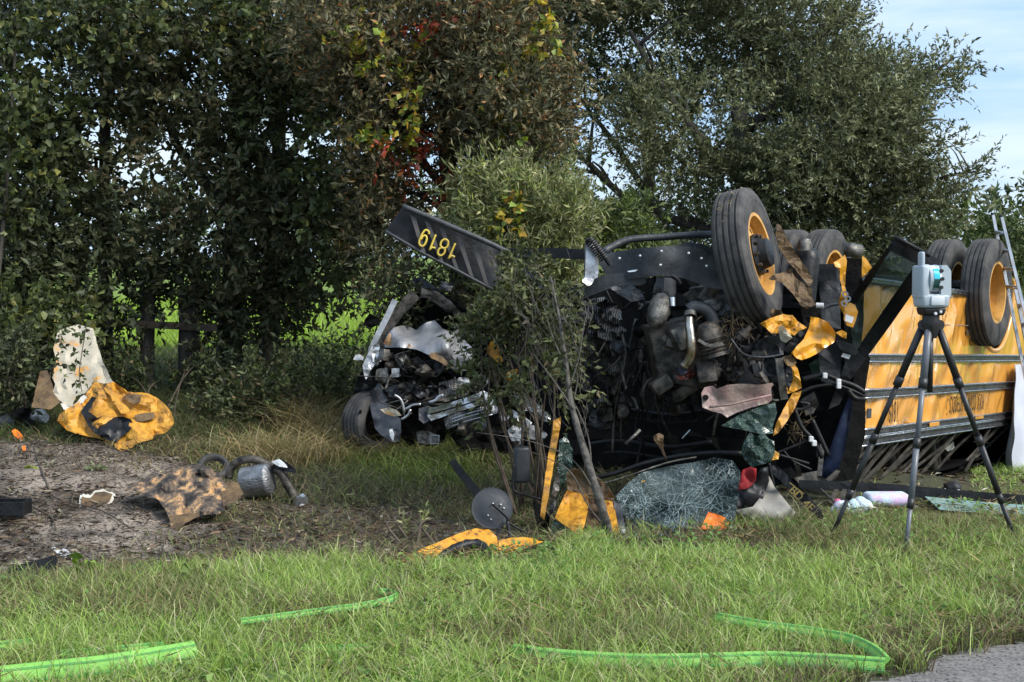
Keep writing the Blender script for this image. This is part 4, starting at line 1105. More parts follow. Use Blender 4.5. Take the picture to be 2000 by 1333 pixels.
for i, px in enumerate(tops):
    yt = 868 - (px - 1690) * .155
    a = side_pt(px, yt, .03); lean = random.uniform(50, 68) * (.8 if px > 1900 else 1)
    yb = min(948, 948 - (px - 1740) * .12)
    b_ = side_pt(px - lean, yb, random.uniform(.06, .30))
    MB().ribbon([a, a.lerp(b_, .5) + BN * random.uniform(-.02, .02), b_], BU, random.uniform(.014, .030), .02, smooth=3).build('window_post', 'post', bus)
MB().ribbon([side_pt(1684, 872, .0), side_pt(1668, 905, .05), side_pt(1642, 945, .1)], BU, .035, .03, smooth=3).build('window_post', 'post', bus)
MB().ribbon([side_pt(1712, 868, .02), side_pt(1690, 905, .1), side_pt(1660, 948, .2)], BU, .03, .03).build('window_post', 'post', bus)
for k, (px, py, dk, w_, h_, rot) in enumerate(((1730, 905, .45, .34, .40, .3), (1775, 908, .6, .30, .42, .35), (1812, 900, .35, .30, .40, .4), (1852, 900, .5, .34, .42, .5), (1878, 893, .3, .32, .44, .45), (1905, 890, .4, .30, .44, .45), (1940, 880, .5, .26, .4, .4), (1965, 870, .6, .3, .4, .4))):
    X_ = (BU * math.cos(rot) + BW * -math.sin(rot)).normalized(); Z_ = (BW * math.cos(rot) + BU * math.sin(rot) * -1).normalized()
    Z_ = (Z_ - X_ * X_.dot(Z_)).normalized()
    MB().box(side_pt(px, py, dk + .35), (.11, .85, h_), (X_, BN, Z_), .045, 3).build('seat', 'seat', bus, smooth=40)
MB().plate([(1893, 880), (1910, 866), (1912, 880), (1900, 886)], 0, 8, .01, .01, mapf=lambda x, y, d: side_pt(x, y, d + .22)).build('torn_foam', 'cream', bus)
MB().tube([side_pt(*p, .25) for p in ((1690, 928), (1712, 934), (1722, 926), (1716, 915), (1740, 905))], .014, 8, smooth=4).build('grab_rail', 'post', bus, smooth=True)
MB().plate([(1545, 928), (1630, 915), (1640, 925), (1600, 946), (1560, 945)], [(1545, 928, 10.5), (1640, 920, 10.6)], 10, .04, .01, seed=5).build('torn_liner', 'greypanel', bus)

# --- wheels
def wheel(c, axis, R, wd, rimR, label=None, dished=False, mud=False):
    ax = Vector(axis).normalized(); c = Vector(c)
    h = MB()
    if dished: h.lathe(c - ax * (wd * .18), ax, [(-.02, rimR * .96), (.012, rimR * .55), (.012, rimR * .30), (.05, rimR * .28), (.05, 0)], 32)
    else: h.lathe(c + ax * (wd * .16), ax, [(-.03, rimR * .50), (.04, rimR * .52), (.06, rimR * .40), (.12, rimR * .34), (.13, rimR * .2), (.13, 0)], 32, wob=.1)
    hub = h.build('wheel', 'rim' if dished else 'black', bus, smooth=35)
    if label: hub['label'] = label
    x = wd / 2; pr = [(-x * .80, rimR * 1.02), (-x * .98, rimR * 1.25), (-x, R * .80), (-x * .93, R * .93), (-x * .80, R * .985)]
    for g in (-.55, -.18, .18, .55):
        pr += [(x * g - .010, R), (x * g - .006, R - .014), (x * g + .006, R - .014), (x * g + .010, R)]
    pr += [(x * .80, R * .985), (x * .93, R * .93), (x, R * .80), (x * .985, rimR * 1.45), (x * .99, rimR * 1.38), (x * .96, rimR * 1.2), (x * .84, rimR * 1.02), (x * .5, rimR * .96), (-x * .8, rimR * 1.02)]
    MB().lathe(c, ax, pr, 72, wob=.006).build('tyre', 'rubber', hub, smooth=35)
    MB().lathe(c, ax, [(x * .80, rimR * 1.05), (x * .86, rimR * 1.03), (x * .84, rimR * .95), (x * .30, rimR * .90), (-x * .5, rimR * .88), (-x * .6, rimR * .86), (x * .28, rimR * .86)], 56).build('rim', 'rim', hub, smooth=40)
    if not dished:
        mb = MB(); a_, e1, e2 = frame_of(ax)
        f = MB()
        # disc with hand holes
        pts, holes = [(math.cos(2 * math.pi * k / 48), math.sin(2 * math.pi * k / 48)) for k in range(48)], []
        for k in range(6):
            t = 2 * math.pi * (k + .3) / 6
            holes.append([(.70 * math.cos(t) + .12 * math.cos(q * math.pi / 5), .70 * math.sin(t) + .12 * math.sin(q * math.pi / 5)) for q in range(10)])
        f.plate([(p[0] * 100, p[1] * 100) for p in pts], 0, 14, 0, .012, holes=[[(p[0] * 100, p[1] * 100) for p in h_] for h_ in holes],
                mapf=lambda u, v, d: c + ax * (wd * .16 - .02 + .05 * (1 - (u * u + v * v) / 1e4) - d) + (e1 * u + e2 * v) * (rimR * .90 / 100))
        f.build('wheel_disc', 'rim', hub)
        st = MB()
        for k in range(10):
            t = 2 * math.pi * k / 10
            st.tube([c + ax * (wd * .16 + .0) + (e1 * math.cos(t) + e2 * math.sin(t)) * rimR * .46, c + ax * (wd * .16 + .075) + (e1 * math.cos(t) + e2 * math.sin(t)) * rimR * .46], .013, 6)
        o = st.build('wheel_nuts', 'grime', hub); o['kind'] = 'stuff'
    return hub
AXF = Vector((.88, -.40, .20)).normalized()
fwc = P(1461, 502, 9.95)
wheel(fwc, AXF, .478, .24, .285, 'raised steering wheel of the bus with its yellow rim torn open' if False else 'big front tyre tilted in the air with a torn yellow rim')
rwc = P(1953, 572, 12.95) - BN * .12
wheel(rwc, BN, .492, .24, .275, dished=True)
wheel(rwc - BN * .36, BN, .492, .24, .275, dished=True)
wheel(P(1612, 545, 14.1), BN, .492, .24, .275, dished=True)
wheel(P(1612, 545, 14.1) - BN * .34, BN, .492, .24, .275, dished=True)
MB().tube([rwc, P(1612, 545, 14.1)], .09, 12).build('rear_axle', 'frame', bus, smooth=True)
# straw caught on the tread
xs_ = RNG.normal(0, 1, (70, 2)); base_ = np.array([P(1419 + 4 * a + 6 * math.sin(b * 2), 450 + 42 * b, 9.62) for a, b in xs_])
V, F, Lt, C = leaf_arrays(base_, RNG.normal(size=(70, 3)), .04 + .05 * RNG.random(70), np.full(70, .005), pick([(.34, .27, .15, 3), (.2, .15, .08, 2)], 70))
o = np_mesh('caught_straw', V, F, Lt, C, 'grass', bus); o['kind'] = 'stuff'

# --- chassis, steering and bumper at the top of the wreck
for dx in (-.75, -1.6):
    MB().box(S(3.0, .10, dx), (6.4, .09, .22), SAX).build('chassis_rail', 'frame', bus)
bumD = [(755, 450, 10.35), (790, 402, 10.35), (1000, 500, 10.55), (960, 565, 10.45)]
bump_poly = [(752, 452), (788, 401), (830, 420), (900, 450), (955, 474), (985, 492), (1005, 500), (1000, 520), (980, 540), (962, 566), (930, 548), (880, 522), (830, 497)]
MB().plate(bump_poly, bumD, 12, .012, .018, seed=1).build('bumper', 'black', bus, smooth=50)
bump = bpy.data.objects['bumper']
lip = [P(x, y, d) for x, y, d in ((786, 403, 10.30), (830, 421, 10.31), (900, 451, 10.33), (955, 475, 10.36), (1000, 496, 10.42), (1030, 502, 10.48), (1075, 500, 10.5))]
MB().tube(lip, .020, 8, smooth=4).build('bumper_lip', 'frame', bump, smooth=True)
MB().tube([P(x, y, d) for x, y, d in ((753, 452, 10.32), (830, 497, 10.34), (880, 522, 10.37), (962, 566, 10.42))], .012, 8, smooth=4).build('bumper_lip', 'frame', bump, smooth=True)
for x0, y0, x1, y1 in ((801, 420, 824, 498), (829, 432, 858, 512), (858, 446, 888, 527), (891, 462, 917, 542), (922, 477, 946, 557)):
    MB().plate([(x0, y0), (x0 + 11, y0 + 5), (x1 + 9, y1 + 2), (x1, y1 - 5)], lambda x, y: 10.310 + (x - 790) * .00058, 20, .0, .006).build('bumper_stripe', 'stripe', bump)
def gl(pts): return [P(800 + x / 14.81, 430 + y / 14.81, 10.292 + (x / 14.81 + 10) * .00058) for x, y in pts]
num = MB()
for g in (((560, 415), (548, 335), (465, 292), (385, 370), (320, 500), (272, 640), (300, 730), (370, 762), (440, 700), (492, 570), (480, 480), (430, 452), (372, 490), (325, 570)),
          ((755, 430), (690, 590), (575, 880)), ((592, 845), (650, 800), (742, 818)),
          ((1020, 552), (1112, 620), (1092, 760), (1010, 822), (930, 790), (890, 720), (930, 610), (1020, 552)), ((968, 800), (1022, 870), (990, 970), (910, 1032), (830, 1000), (815, 920), (865, 830), (968, 800)),
          ((1320, 680), (1240, 860), (1120, 1132)), ((1140, 1098), (1210, 1040), (1308, 1072))):
    num.tube(gl(g), .0078, 8, smooth=5)
num.build('bumper_number', 'gold', bump, smooth=True)

MB().ribbon([P(985, 497, 10.5), P(1060, 494, 10.42), P(1150, 498, 10.3)], (0, 0, 1), .075, .04, smooth=3).build('frame_arm', 'black', bus)
MB().ribbon([P(1030, 520, 10.6), P(1045, 545, 10.6), P(1080, 560, 10.6)], (0, 0, 1), .10, .05, smooth=4).build('frame_horn', 'liner', bus)
mb = MB(); mb.ribbon([P(1005, 582, 10.15), P(1050, 588, 10.1), P(1095, 588, 10.05), P(1150, 566, 9.95), P(1200, 548, 9.9), P(1260, 545, 9.9)], (0, 0, 1), [.07, .10, .11, .10, .09, .06], .09, smooth=5)
mb.build('cross_beam', 'frame', bus, smooth=50)
mb = MB(); mb.ribbon([P(1154, 472, 9.86), P(1152, 512, 9.84), P(1150, 545, 9.84), P(1142, 557, 9.82)], Vector((1, .2, 0)), [.075, .07, .07, .065, .05], .035, smooth=4)
mb.ribbon([P(1160, 474, 9.88), P(1164, 520, 9.9), P(1162, 545, 9.9)], Vector((1, .2, 0)), .03, .03, smooth=3); mb.build('tow_hook', 'metal', bus, smooth=40)
mb = MB(); mb.tube([P(1146, 470, 9.82), P(1160, 472, 9.80), P(1192, 518, 9.8)], .018, 8)
for k in range(11):
    q = P(1150, 468, 9.80).lerp(P(1180, 505, 9.8), k / 10); mb.lathe(q, P(1192, 518, 9.8) - P(1150, 466, 9.8), [(-.006, .018), (-.004, .036), (.004, .036), (.006, .018)], 12)
mb.build('damper', 'black', bus, smooth=40)
MB().plate([(1168, 512), (1180, 496), (1240, 486), (1300, 481), (1345, 481), (1385, 490), (1400, 503), (1402, 535), (1412, 566), (1385, 562), (1340, 545), (1290, 538), (1235, 545), (1200, 552), (1182, 535)],
           [(1170, 510, 9.95), (1290, 510, 9.72), (1405, 540, 9.75)], 13, .02, .05, seed=3).build('crossmember', 'frame', bus, smooth=45)
mb = MB()
for x, y in ((1292, 491), (1210, 505), (1345, 495), (1290, 518), (1250, 500), (1380, 520), (1370, 505)): mb.lathe(P(x, y, 9.66), ray(x, y) * -1, [(-.03, .009), (.02, .009), (.024, 0)], 8)
o = mb.build('bolts', 'glint', bus); o['kind'] = 'stuff'
MB().plate([(1225, 530), (1236, 528), (1246, 527), (1240, 531), (1228, 532)], 9.67, 6, .0, .004).build('scrape_mark', 'glint', bus)
MB().tube([P(x, y, 9.75) for x, y in ((1278, 520), (1300, 533), (1322, 545), (1330, 556))], .016, 8, smooth=4).build('brake_line', 'black', bus, smooth=True)
MB().tube([P(x, y, d) for x, y, d in ((1178, 492, 10.0), (1200, 480, 10.05), (1232, 468, 10.1), (1300, 463, 10.15), (1360, 459, 10.15), (1400, 458, 10.1))], .026, 10, smooth=4).build('steering_link', 'frame', bus, smooth=True)
MB().plate([(1318, 480), (1345, 473), (1375, 478), (1400, 490), (1404, 505), (1385, 495), (1350, 486)], 10.15, 12, .015, .03).build('leaf_spring', 'frame', bus, smooth=50)
MB().tube([fwc - AXF * .1, P(1380, 520, 10.4), P(1300, 520, 10.7)], .06, 10, smooth=3).build('front_axle', 'frame', bus, smooth=True)

# --- torn panels round the front wheel
def shard(name, poly, depth, mat, res=9, amp=.03, thick=.012, jag=1.2, seed=0, parent=None, freq=6., label=None, smooth=False):
    o = MB().plate(poly, depth, res, amp, thick, jag, freq, seed=seed).build(name, mat, parent or bus, smooth)
    if label: o['label'] = label
    return o
shard('hub_shell', [(1517, 437), (1524, 440), (1534, 458), (1556, 498), (1578, 528), (1588, 548), (1580, 560), (1556, 530), (1536, 508), (1520, 482), (1515, 460)], [(1520, 440, 9.55), (1585, 550, 9.7)], 'back', 8, .035, .012, 1.0, 11)
shard('torn_panel', [(1501, 545), (1512, 536), (1530, 532), (1546, 523), (1552, 540), (1572, 556), (1585, 562), (1586, 580), (1594, 596), (1576, 604), (1562, 596), (1553, 580), (1540, 566), (1528, 553), (1514, 548)], [(1502, 545, 9.45), (1546, 525, 9.6), (1590, 598, 9.5)], 'back', 8, .05, .016, 1.5, 12)
shard('torn_panel', [(1485, 632), (1500, 624), (1530, 614), (1548, 616), (1558, 628), (1576, 640), (1562, 646), (1552, 656), (1530, 650), (1508, 652)], [(1485, 632, 9.4), (1560, 640, 9.55)], 'dirty', 8, .05, .014, 1.2, 13)
shard('torn_panel', [(1520, 640), (1528, 634), (1538, 648), (1548, 660), (1535, 670), (1524, 664)], 9.42, 'pale', 7, .03, .012, 1, 14)
shard('fender_flap', [(1583, 619), (1600, 622), (1617, 629), (1632, 650), (1630, 668), (1612, 680), (1590, 694), (1566, 704), (1556, 700), (1545, 690), (1552, 682), (1570, 662), (1580, 640)], [(1585, 620, 9.75), (1632, 660, 9.6), (1550, 695, 9.5)], 'yel', 8, .07, .015, .6, 15, smooth=40)
shard('wing_seal', [(1583, 628), (1578, 650), (1556, 680), (1540, 690), (1530, 684), (1548, 660), (1562, 640)], 9.72, 'black', 9, .02, .02, 0, 16)
shard('torn_panel', [(1527, 698), (1545, 692), (1556, 708), (1546, 716), (1535, 712)], 9.46, 'back', 6, .06, .015, 1.5, 17)
shard('fender_strip', [(1533, 708), (1548, 704), (1558, 720), (1564, 745), (1566, 758), (1550, 766), (1536, 770), (1534, 760), (1545, 745), (1543, 725)], [(1540, 705, 9.5), (1560, 760, 9.55)], 'yel', 8, .04, .014, .6, 18)
shard('wing_seal', [(1540, 712), (1547, 720), (1549, 742), (1540, 764), (1534, 748), (1534, 724)], 9.46, 'black', 8, .02, .015, 0, 19)
shard('cab_post', [(1548, 768), (1566, 763), (1556, 790), (1538, 822), (1520, 846), (1510, 852), (1516, 828), (1530, 800)], [(1555, 765, 9.75), (1515, 845, 9.65)], 'torn', 9, .03, .03, .8, 20)
shard('yellow_stub', [(1513, 880), (1522, 886), (1520, 898), (1506, 900), (1500, 892)], 9.5, 'torn', 7, .02, .02, 1, 21)
shard('hinge_column', [(1628, 513), (1640, 506), (1650, 498), (1654, 510), (1652, 530), (1650, 560), (1656, 585), (1658, 610), (1652, 618), (1641, 602), (1638, 590), (1645, 566), (1640, 540), (1641, 524), (1632, 522)], 10.0, 'yel', 8, .04, .02, .6, 22)
shard('corner_panel', [(1684, 500), (1692, 506), (1703, 523), (1690, 538), (1683, 542)], 10.42, 'yel', 8, .02, .02, .4, 23)
mb = MB()
for dx, dy in ((0, 0), (5, 9), (-2, 18)): mb.lathe(P(1651 + dx, 575 + dy, 9.93), ray(1650, 575), [(-.012, .012), (-.012, .022), (.012, .022), (.012, .012), (-.012, .012)], 12)
mb.build('hinge_links', 'metal', bus, smooth=40)
sc_ = shard('mirror_pod', [(1650, 602), (1660, 591), (1670, 596), (1676, 610), (1670, 630), (1666, 640), (1654, 636), (1648, 624)], 9.72, 'yel', 8, .02, .06, .3, 24, smooth=50)
MB().plate([(1652, 614), (1668, 620), (1664, 632), (1650, 627)], 9.695, 30, 0, .004).build('label_plate', 'white', sc_)
shard('torn_panel', [(1632, 650), (1645, 645), (1654, 650), (1653, 662), (1640, 656)], 9.74, 'dirty', 8, .03, .014, .8, 25)
MB().lathe(P(1575, 508, 10.15), (.1, .2, 1), [(-.3, 0), (-.3, .085), (0, .095), (.05, .09), (.08, .06), (.10, 0)], 24).build('air_tank', 'black', bus, smooth=50)
MB().plate([(1556, 560), (1600, 556), (1606, 640), (1600, 690), (1570, 640)], 10.2, 12, .06, .05, seed=201).build('splash_guard', 'soot_shade', bus)
MB().lathe(P(1571, 476, 10.0), (.0, .0, 1), [(-.05, .05), (0, .05), (.03, .04), (.045, 0)], 16, wob=.1).build('tank_cap', 'cast', bus, smooth=True)
MB().plate([(1590, 520), (1636, 518), (1641, 548), (1641, 600), (1644, 680), (1640, 760), (1604, 744), (1594, 660), (1588, 590)], 10.35, 14, .02, .06, seed=26).build('step_well', 'frame', bus)
MB().plate([(1590, 516), (1634, 516), (1634, 548), (1592, 550)], 10.25, 14, .01, .05, seed=27).build('battery_box', 'black', bus)
MB().plate([(1652, 504), (1682, 506), (1684, 560), (1676, 596), (1660, 606), (1652, 560)], 10.5, 14, .01, .05, seed=28).build('door_gap_shade', 'soot_shade', bus)  # sheet across an open gap, its shade painted on as black
MB().tube([P(x, y, 10.1) for x, y in ((1648, 489), (1660, 488), (1682, 493))], .05, 12).build('door_motor', 'cast', bus, smooth=True)
MB().tube([P(x, y, 10.0) for x, y in ((1638, 594), (1620, 597), (1606, 606), (1606, 622), (1618, 640))], .012, 7, smooth=4).build('air_hose', 'liner', bus, smooth=True)
MB().lathe(P(1600, 597, 9.95), (1, -.3, 0), [(-.02, 0), (-.02, .02), (.03, .018), (.03, 0)], 10).build('hose_fitting', 'white', bus)

# --- entrance door, hanging open
do = MB().plate([(1750, 462), (1816, 499), (1836, 507), (1834, 520), (1810, 528), (1792, 560), (1742, 632), (1692, 700), (1662, 742), (1640, 790), (1618, 800), (1636, 750), (1652, 705), (1650, 650), (1646, 604), (1657, 587)],
                [(1750, 462, 9.45), (1830, 510, 9.55), (1650, 720, 10.15), (1640, 790, 10.3), (1650, 610, 10.1)], 15, .006, .04, holes=[[(1741, 493), (1787, 517), (1669, 688), (1660, 612)]]).build('door_leaf', 'black', bus)
MB().plate([(1739, 490), (1789, 515), (1668, 692), (1658, 612)], [(1741, 493, 9.47), (1787, 517, 9.52), (1669, 688, 10.07), (1660, 612, 10.05)], 24, 0, .008).build('door_glass', 'glass', do)
MB().tube([P(1748, 463, 9.43), P(1780, 480, 9.46), P(1815, 500, 9.51)], .014, 8).build('door_seal', 'hose_black', do, smooth=True)
MB().plate([(1626, 640), (1660, 648), (1700, 700), (1690, 760), (1690, 850), (1668, 935), (1628, 946), (1650, 880), (1664, 800), (1668, 720), (1640, 680)], 10.30, 16, .01, .08, seed=31).build('door_jamb', 'soot_shade', bus)
MB().plate([(1630, 662), (1664, 672), (1678, 688), (1670, 694), (1640, 682)], 9.9, 12, .005, .03).build('door_rail', 'black', bus)
MB().plate([(1646, 690), (1662, 694), (1658, 702), (1643, 697)], 9.92, 10, 0, .01).build('label_plate', 'white', bus)
MB().plate([(1598, 930), (1622, 872), (1648, 800), (1668, 752), (1674, 800), (1668, 870), (1652, 918), (1634, 938)], 10.55, 14, .05, .05, seed=32, freq=2.5).build('seat_cover', 'navy', bus, smooth=True)
MB().plate([(1580, 712), (1612, 690), (1655, 702), (1650, 732), (1620, 738), (1590, 742)], 10.6, 14, .02, .01, seed=33).build('door_glass', 'dkglass', bus)
MB().plate([(1566, 780), (1590, 765), (1600, 790), (1588, 808), (1574, 812)], 10.45, 12, .04, .02, seed=34).build('torn_foam', 'post', bus)
for pts, r in ((((1566, 742), (1590, 736), (1612, 733), (1640, 744), (1668, 754), (1690, 768)), .018), (((1562, 768), (1590, 756), (1625, 752), (1650, 757), (1690, 775)), .012), (((1690, 780), (1670, 778), (1656, 762)), .02),
               (((1560, 786), (1580, 790), (1566, 800), (1545, 798)), .012), (((1552, 800), (1566, 835), (1590, 862), (1606, 895)), .016), (((1586, 820), (1600, 850), (1618, 890)), .016), (((1515, 886), (1550, 872), (1584, 858)), .009), (((1584, 856), (1594, 870), (1596, 895)), .008),
               (((1518, 888), (1560, 900), (1580, 906)), .010), (((1530, 880), (1548, 900), (1585, 918)), .008), (((1502, 905), (1506, 925), (1512, 950)), .010)):
    MB().tube([P(x, y, 9.95) for x, y in pts], r, 8, smooth=5).build('hose', 'hose_black', bus, smooth=True)
for x, y in ((1611, 734), (1638, 746), (1638, 754), (1584, 858), (1590, 866)):
    MB().box(P(x, y, 9.92), (.032, .03, .04), None, .006).build('hose_clamp', 'white', bus)
for x, y, x2, y2 in ((1600, 930, 1606, 868), (1556, 905, 1562, 930)):
    MB().ribbon([P(x, y, 10.3), P(x2, y2, 10.35)], (1, 0, 0), .035, .02).build('bracket', 'post', bus)
pos = np.array([P(random.gauss(1556, 10), random.gauss(835, 13), 10.05) for _ in range(60)])
V, F, Lt, C = leaf_arrays(pos, RNG.normal(size=(60, 3)), .06 + .05 * RNG.random(60), np.full(60, .006), pick([(.20, .15, .09, 3), (.30, .24, .15, 1)], 60))
o = np_mesh('caught_straw', V, F, Lt, C, 'grass', bus); o['kind'] = 'stuff'

# --- the engine and what hangs from it
MB().plate([(990, 600), (1100, 560), (1300, 540), (1560, 560), (1640, 640), (1660, 800), (1640, 945), (1500, 960), (1300, 985), (1120, 960), (1010, 900)], lambda x, y: DF(x) + 1.15, 40, .05, .08, seed=40).build('firewall', 'soot_shade', bus)  # black backing: the shade behind the engine is put into its colour
MB().plate([(1100, 860), (1300, 850), (1500, 860), (1560, 930), (1500, 958), (1200, 962), (1090, 950)], lambda x, y: DF(x) + .75, 26, .06, .06, seed=41).build('dashboard', 'soot_shade', bus)
for y, x0, x1, r in ((806, 1140, 1440, .02), (822, 1160, 1400, .012), (868, 1150, 1420, .018), (889, 1180, 1460, .010)):
    MB().tube([P(x, y + 6 * math.sin(x * .03), DF(x) + .25) for x in range(x0, x1, 40)], r, 7, smooth=3).build('dash_rail', 'black', bus, smooth=True)
shard('radiator', [(1122, 655), (1150, 640), (1185, 632), (1210, 640), (1218, 662), (1214, 700), (1222, 735), (1210, 760), (1180, 768), (1140, 765), (1116, 740), (1112, 700)], lambda x, y: DF(x) - .22 + (y - 700) * .0006, 'fins', 7, .16, .05, 1, 42, freq=7)
shard('radiator_shroud', [(1095, 605), (1130, 590), (1180, 580), (1212, 600), (1215, 632), (1190, 645), (1150, 655), (1118, 668), (1100, 640)], lambda x, y: DF(x) - .16, 'fins', 7, .18, .03, 1.5, 43, freq=8)
shard('fan_shroud', [(1110, 740), (1150, 765), (1210, 760), (1235, 790), (1225, 830), (1180, 840), (1130, 830), (1105, 790)], lambda x, y: DF(x) - .14, 'grime', 7, .16, .03, 1, 44, freq=8)
MB().tube([P(x, y, DF(x) - .28) for x, y in ((1214, 650), (1222, 690), (1214, 720), (1224, 760), (1240, 782), (1246, 800))], .012, 7, smooth=4).build('radiator_edge', 'cast', bus, smooth=True)
shard('skid_plate', [(1190, 562), (1230, 556), (1252, 568), (1258, 585), (1232, 590), (1216, 580)], 9.85, 'liner', 7, .03, .012, 1, 45)
mb = MB(); mb.lathe(P(1288, 606, 9.78), P(1296, 570, 9.8) - P(1276, 640, 9.7), [(-.14, 0), (-.135, .03), (-.10, .062), (-.02, .078), (.05, .075), (.10, .055), (.125, .02), (.13, 0)], 20, wob=.25)
mb.build('oil_filter_casting', 'cast', bus, smooth=55)
MB().lathe(P(1314, 590, 9.75), (0, .2, 1), [(-.03, 0), (-.03, .018), (.03, .018), (.03, 0)], 12).build('bright_stud', 'glint', bus)
MB().tube([P(x, y, d) for x, y, d in ((1346, 612, 9.72), (1347, 640, 9.66), (1350, 668, 9.64), (1351, 688, 9.64), (1345, 704, 9.66), (1336, 716, 9.68))], [.030, .032, .034, .034, .033, .040], 14, smooth=4).build('exhaust_pipe', 'pipe', bus, smooth=True)
MB().lathe(P(1348, 616, 9.7), P(1347, 640, 9.66) - P(1346, 612, 9.72), [(-.02, .036), (-.02, .042), (.015, .042), (.015, .036)], 16).build('pipe_clamp', 'cast', bus, smooth=40)
shard('engine_cover', [(1322, 725), (1334, 705), (1346, 712), (1342, 728), (1330, 734)], 9.70, 'blue', 6, .05, .03, 1, 46)
shard('broken_lamp', [(1318, 735), (1340, 728), (1352, 716), (1358, 732), (1345, 742), (1325, 742)], 9.74, 'redpart', 6, .07, .03, 1.4, 47)
MB().tube([P(x, y, 9.72) for x, y in ((1344, 606), (1356, 600), (1372, 602), (1386, 612), (1394, 630), (1392, 642))], .042, 12, smooth=4).build('intake_hose', 'frame', bus, smooth=True)
mb = MB(); mb.lathe(P(1386, 655, 9.7), P(1395, 690, 9.7) - P(1384, 650, 9.7), [(-.10, 0), (-.08, .06), (-.02, .095), (.03, .10)] + [(.03 + k * .012, .085 + (.012 if k % 2 else 0)) for k in range(9)] + [(.15, .09), (.15, 0)], 24, wob=.05)
mb.build('turbo_bellows', 'grime', bus, smooth=35)
MB().ribbon([P(x, y, 9.58) for x, y in ((1364, 664), (1385, 675), (1412, 672))], (0, 0, 1), .02, .008, smooth=4).build('hose_band', 'cast', bus)
def lump(name, px, py, d, size, mat='grime', rot=0., n=3):
    mb = MB()
    for k in range(n):
        a = Vector((math.cos(rot + k * .4), math.sin(rot) * .4, math.sin(rot + k * .4))).normalized(); b2 = Vector((0, 1, 0)); c2 = a.cross(b2).normalized(); b2 = c2.cross(a)
        mb.box(P(px + random.uniform(-12, 12), py + random.uniform(-12, 12), d + random.uniform(-.05, .1)), [v * random.uniform(.6, 1.0) for v in size], (a, b2, c2), .02, 2)
    return mb.build(name, mat, bus, smooth=35)
lump('engine_block', 1330, 690, 10.05, (.42, .4, .45), n=2, rot=.2)
lump('gearbox', 1420, 705, 10.1, (.36, .4, .36), rot=-.3)
lump('cylinder_head', 1320, 655, 9.85, (.16, .2, .2), 'cast', .5, 3)
lump('alternator', 1385, 730, 9.8, (.16, .14, .14), 'grime', .9, 3)
lump('starter_motor', 1300, 745, 9.9, (.16, .2, .13), 'grime', .2, 2)
lump('brake_chamber', 1370, 575, 9.95, (.2, .2, .14), 'grime', .1, 3)
lump('suspension_bracket', 1405, 595, 9.8, (.16, .1, .08), 'cast', .2, 2)
lump('exhaust_manifold', 1352, 745, 9.95, (.3, .2, .10), 'grime', -.2, 3)
lump('cab_mount', 1490, 715, 9.85, (.22, .2, .2), 'black', .5, 3)
lump('firewall_box', 1460, 740, 9.9, (.22, .2, .25), 'black', 1.4, 2)
MB().ribbon([P(1521, 700, 9.55), P(1526, 740, 9.55), P(1532, 780, 9.58)], (1, 0, 0), .05, .02, smooth=3).build('bracket', 'cast', bus)
MB().ribbon([P(1475, 710, 9.8), P(1482, 750, 9.8), P(1478, 775, 9.8)], (1, 0, 0), .05, .02, smooth=3).build('bracket', 'liner', bus)
shard('rubber_apron', [(1440, 690), (1470, 668), (1510, 655), (1535, 668), (1530, 690), (1500, 700), (1470, 698)], 9.62, 'black', 8, .05, .01, .5, 48, smooth=50)
MB().tube([P(x, y, 9.56) for x, y in ((1428, 662), (1450, 690), (1480, 698), (1510, 696), (1530, 692))], .007, 6, smooth=4).build('seal_edge', 'liner', bus, smooth=True)
rnd = random.Random(77)
for k in range(120):
    x, y = rnd.uniform(1225, 1500), rnd.uniform(560, 775)
    if 1330 < x < 1365 and 600 < y < 725: continue
    if x > 1390 and y < 640: continue
    a = Vector((rnd.gauss(0, 1), rnd.gauss(0, .4), rnd.gauss(0, 1))).normalized(); b2 = a.orthogonal().normalized(); c2 = a.cross(b2)
    s_ = rnd.uniform(.012, .045); q = P(x, y, DF(x) - rnd.uniform(.05, .28)); m_ = rnd.choice(['soot_shade', 'grime', 'black', 'cast', 'frame', 'grime', 'soot_shade', 'grime'])
    if rnd.random() < .45: MB().lathe(q, a, [(-s_ * 1.4, 0), (-s_ * 1.4, s_ * .7), (-s_ * .5, s_ * .7), (-s_ * .5, s_), (s_ * .6, s_), (s_ * .6, s_ * .5), (s_ * 1.6, s_ * .45), (s_ * 1.6, 0)], 12).build('engine_piece', m_, bus, smooth=40)
    elif rnd.random() < .5: MB().box(q, (s_ * rnd.uniform(1, 2.6), s_ * rnd.uniform(.5, 1.2), s_ * rnd.uniform(.8, 1.6)), (a, b2, c2), .004, 2).build('engine_piece', m_, bus, smooth=35)
    else: MB().tube([q, q + a * s_ * 2 + b2 * s_, q + a * s_ * 4, q + a * s_ * 5 - b2 * s_ * 2], s_ * .35, 7, smooth=4).build('engine_pipe', m_, bus, smooth=True)
for k in range(26):                                     # torn and folded dark sheet metal between the engine parts
    x, y = rnd.uniform(1235, 1530), rnd.uniform(575, 790)
    if 1325 < x < 1375 and 590 < y < 740: continue
    n_ = rnd.randint(4, 6); r_ = rnd.uniform(12, 30); a0 = rnd.random() * 6.28
    poly = [(x + r_ * rnd.uniform(.5, 1.3) * math.cos(a0 + 6.28 * q / n_), y + r_ * rnd.uniform(.5, 1.2) * math.sin(a0 + 6.28 * q / n_)) for q in range(n_)]
    shard('torn_sheet', poly, DF(x) - rnd.uniform(-.1, .22), rnd.choice(['grime', 'grime', 'frame', 'cast', 'black', 'fins', 'back']), 6, .12, .01, 1.5, 300 + k)
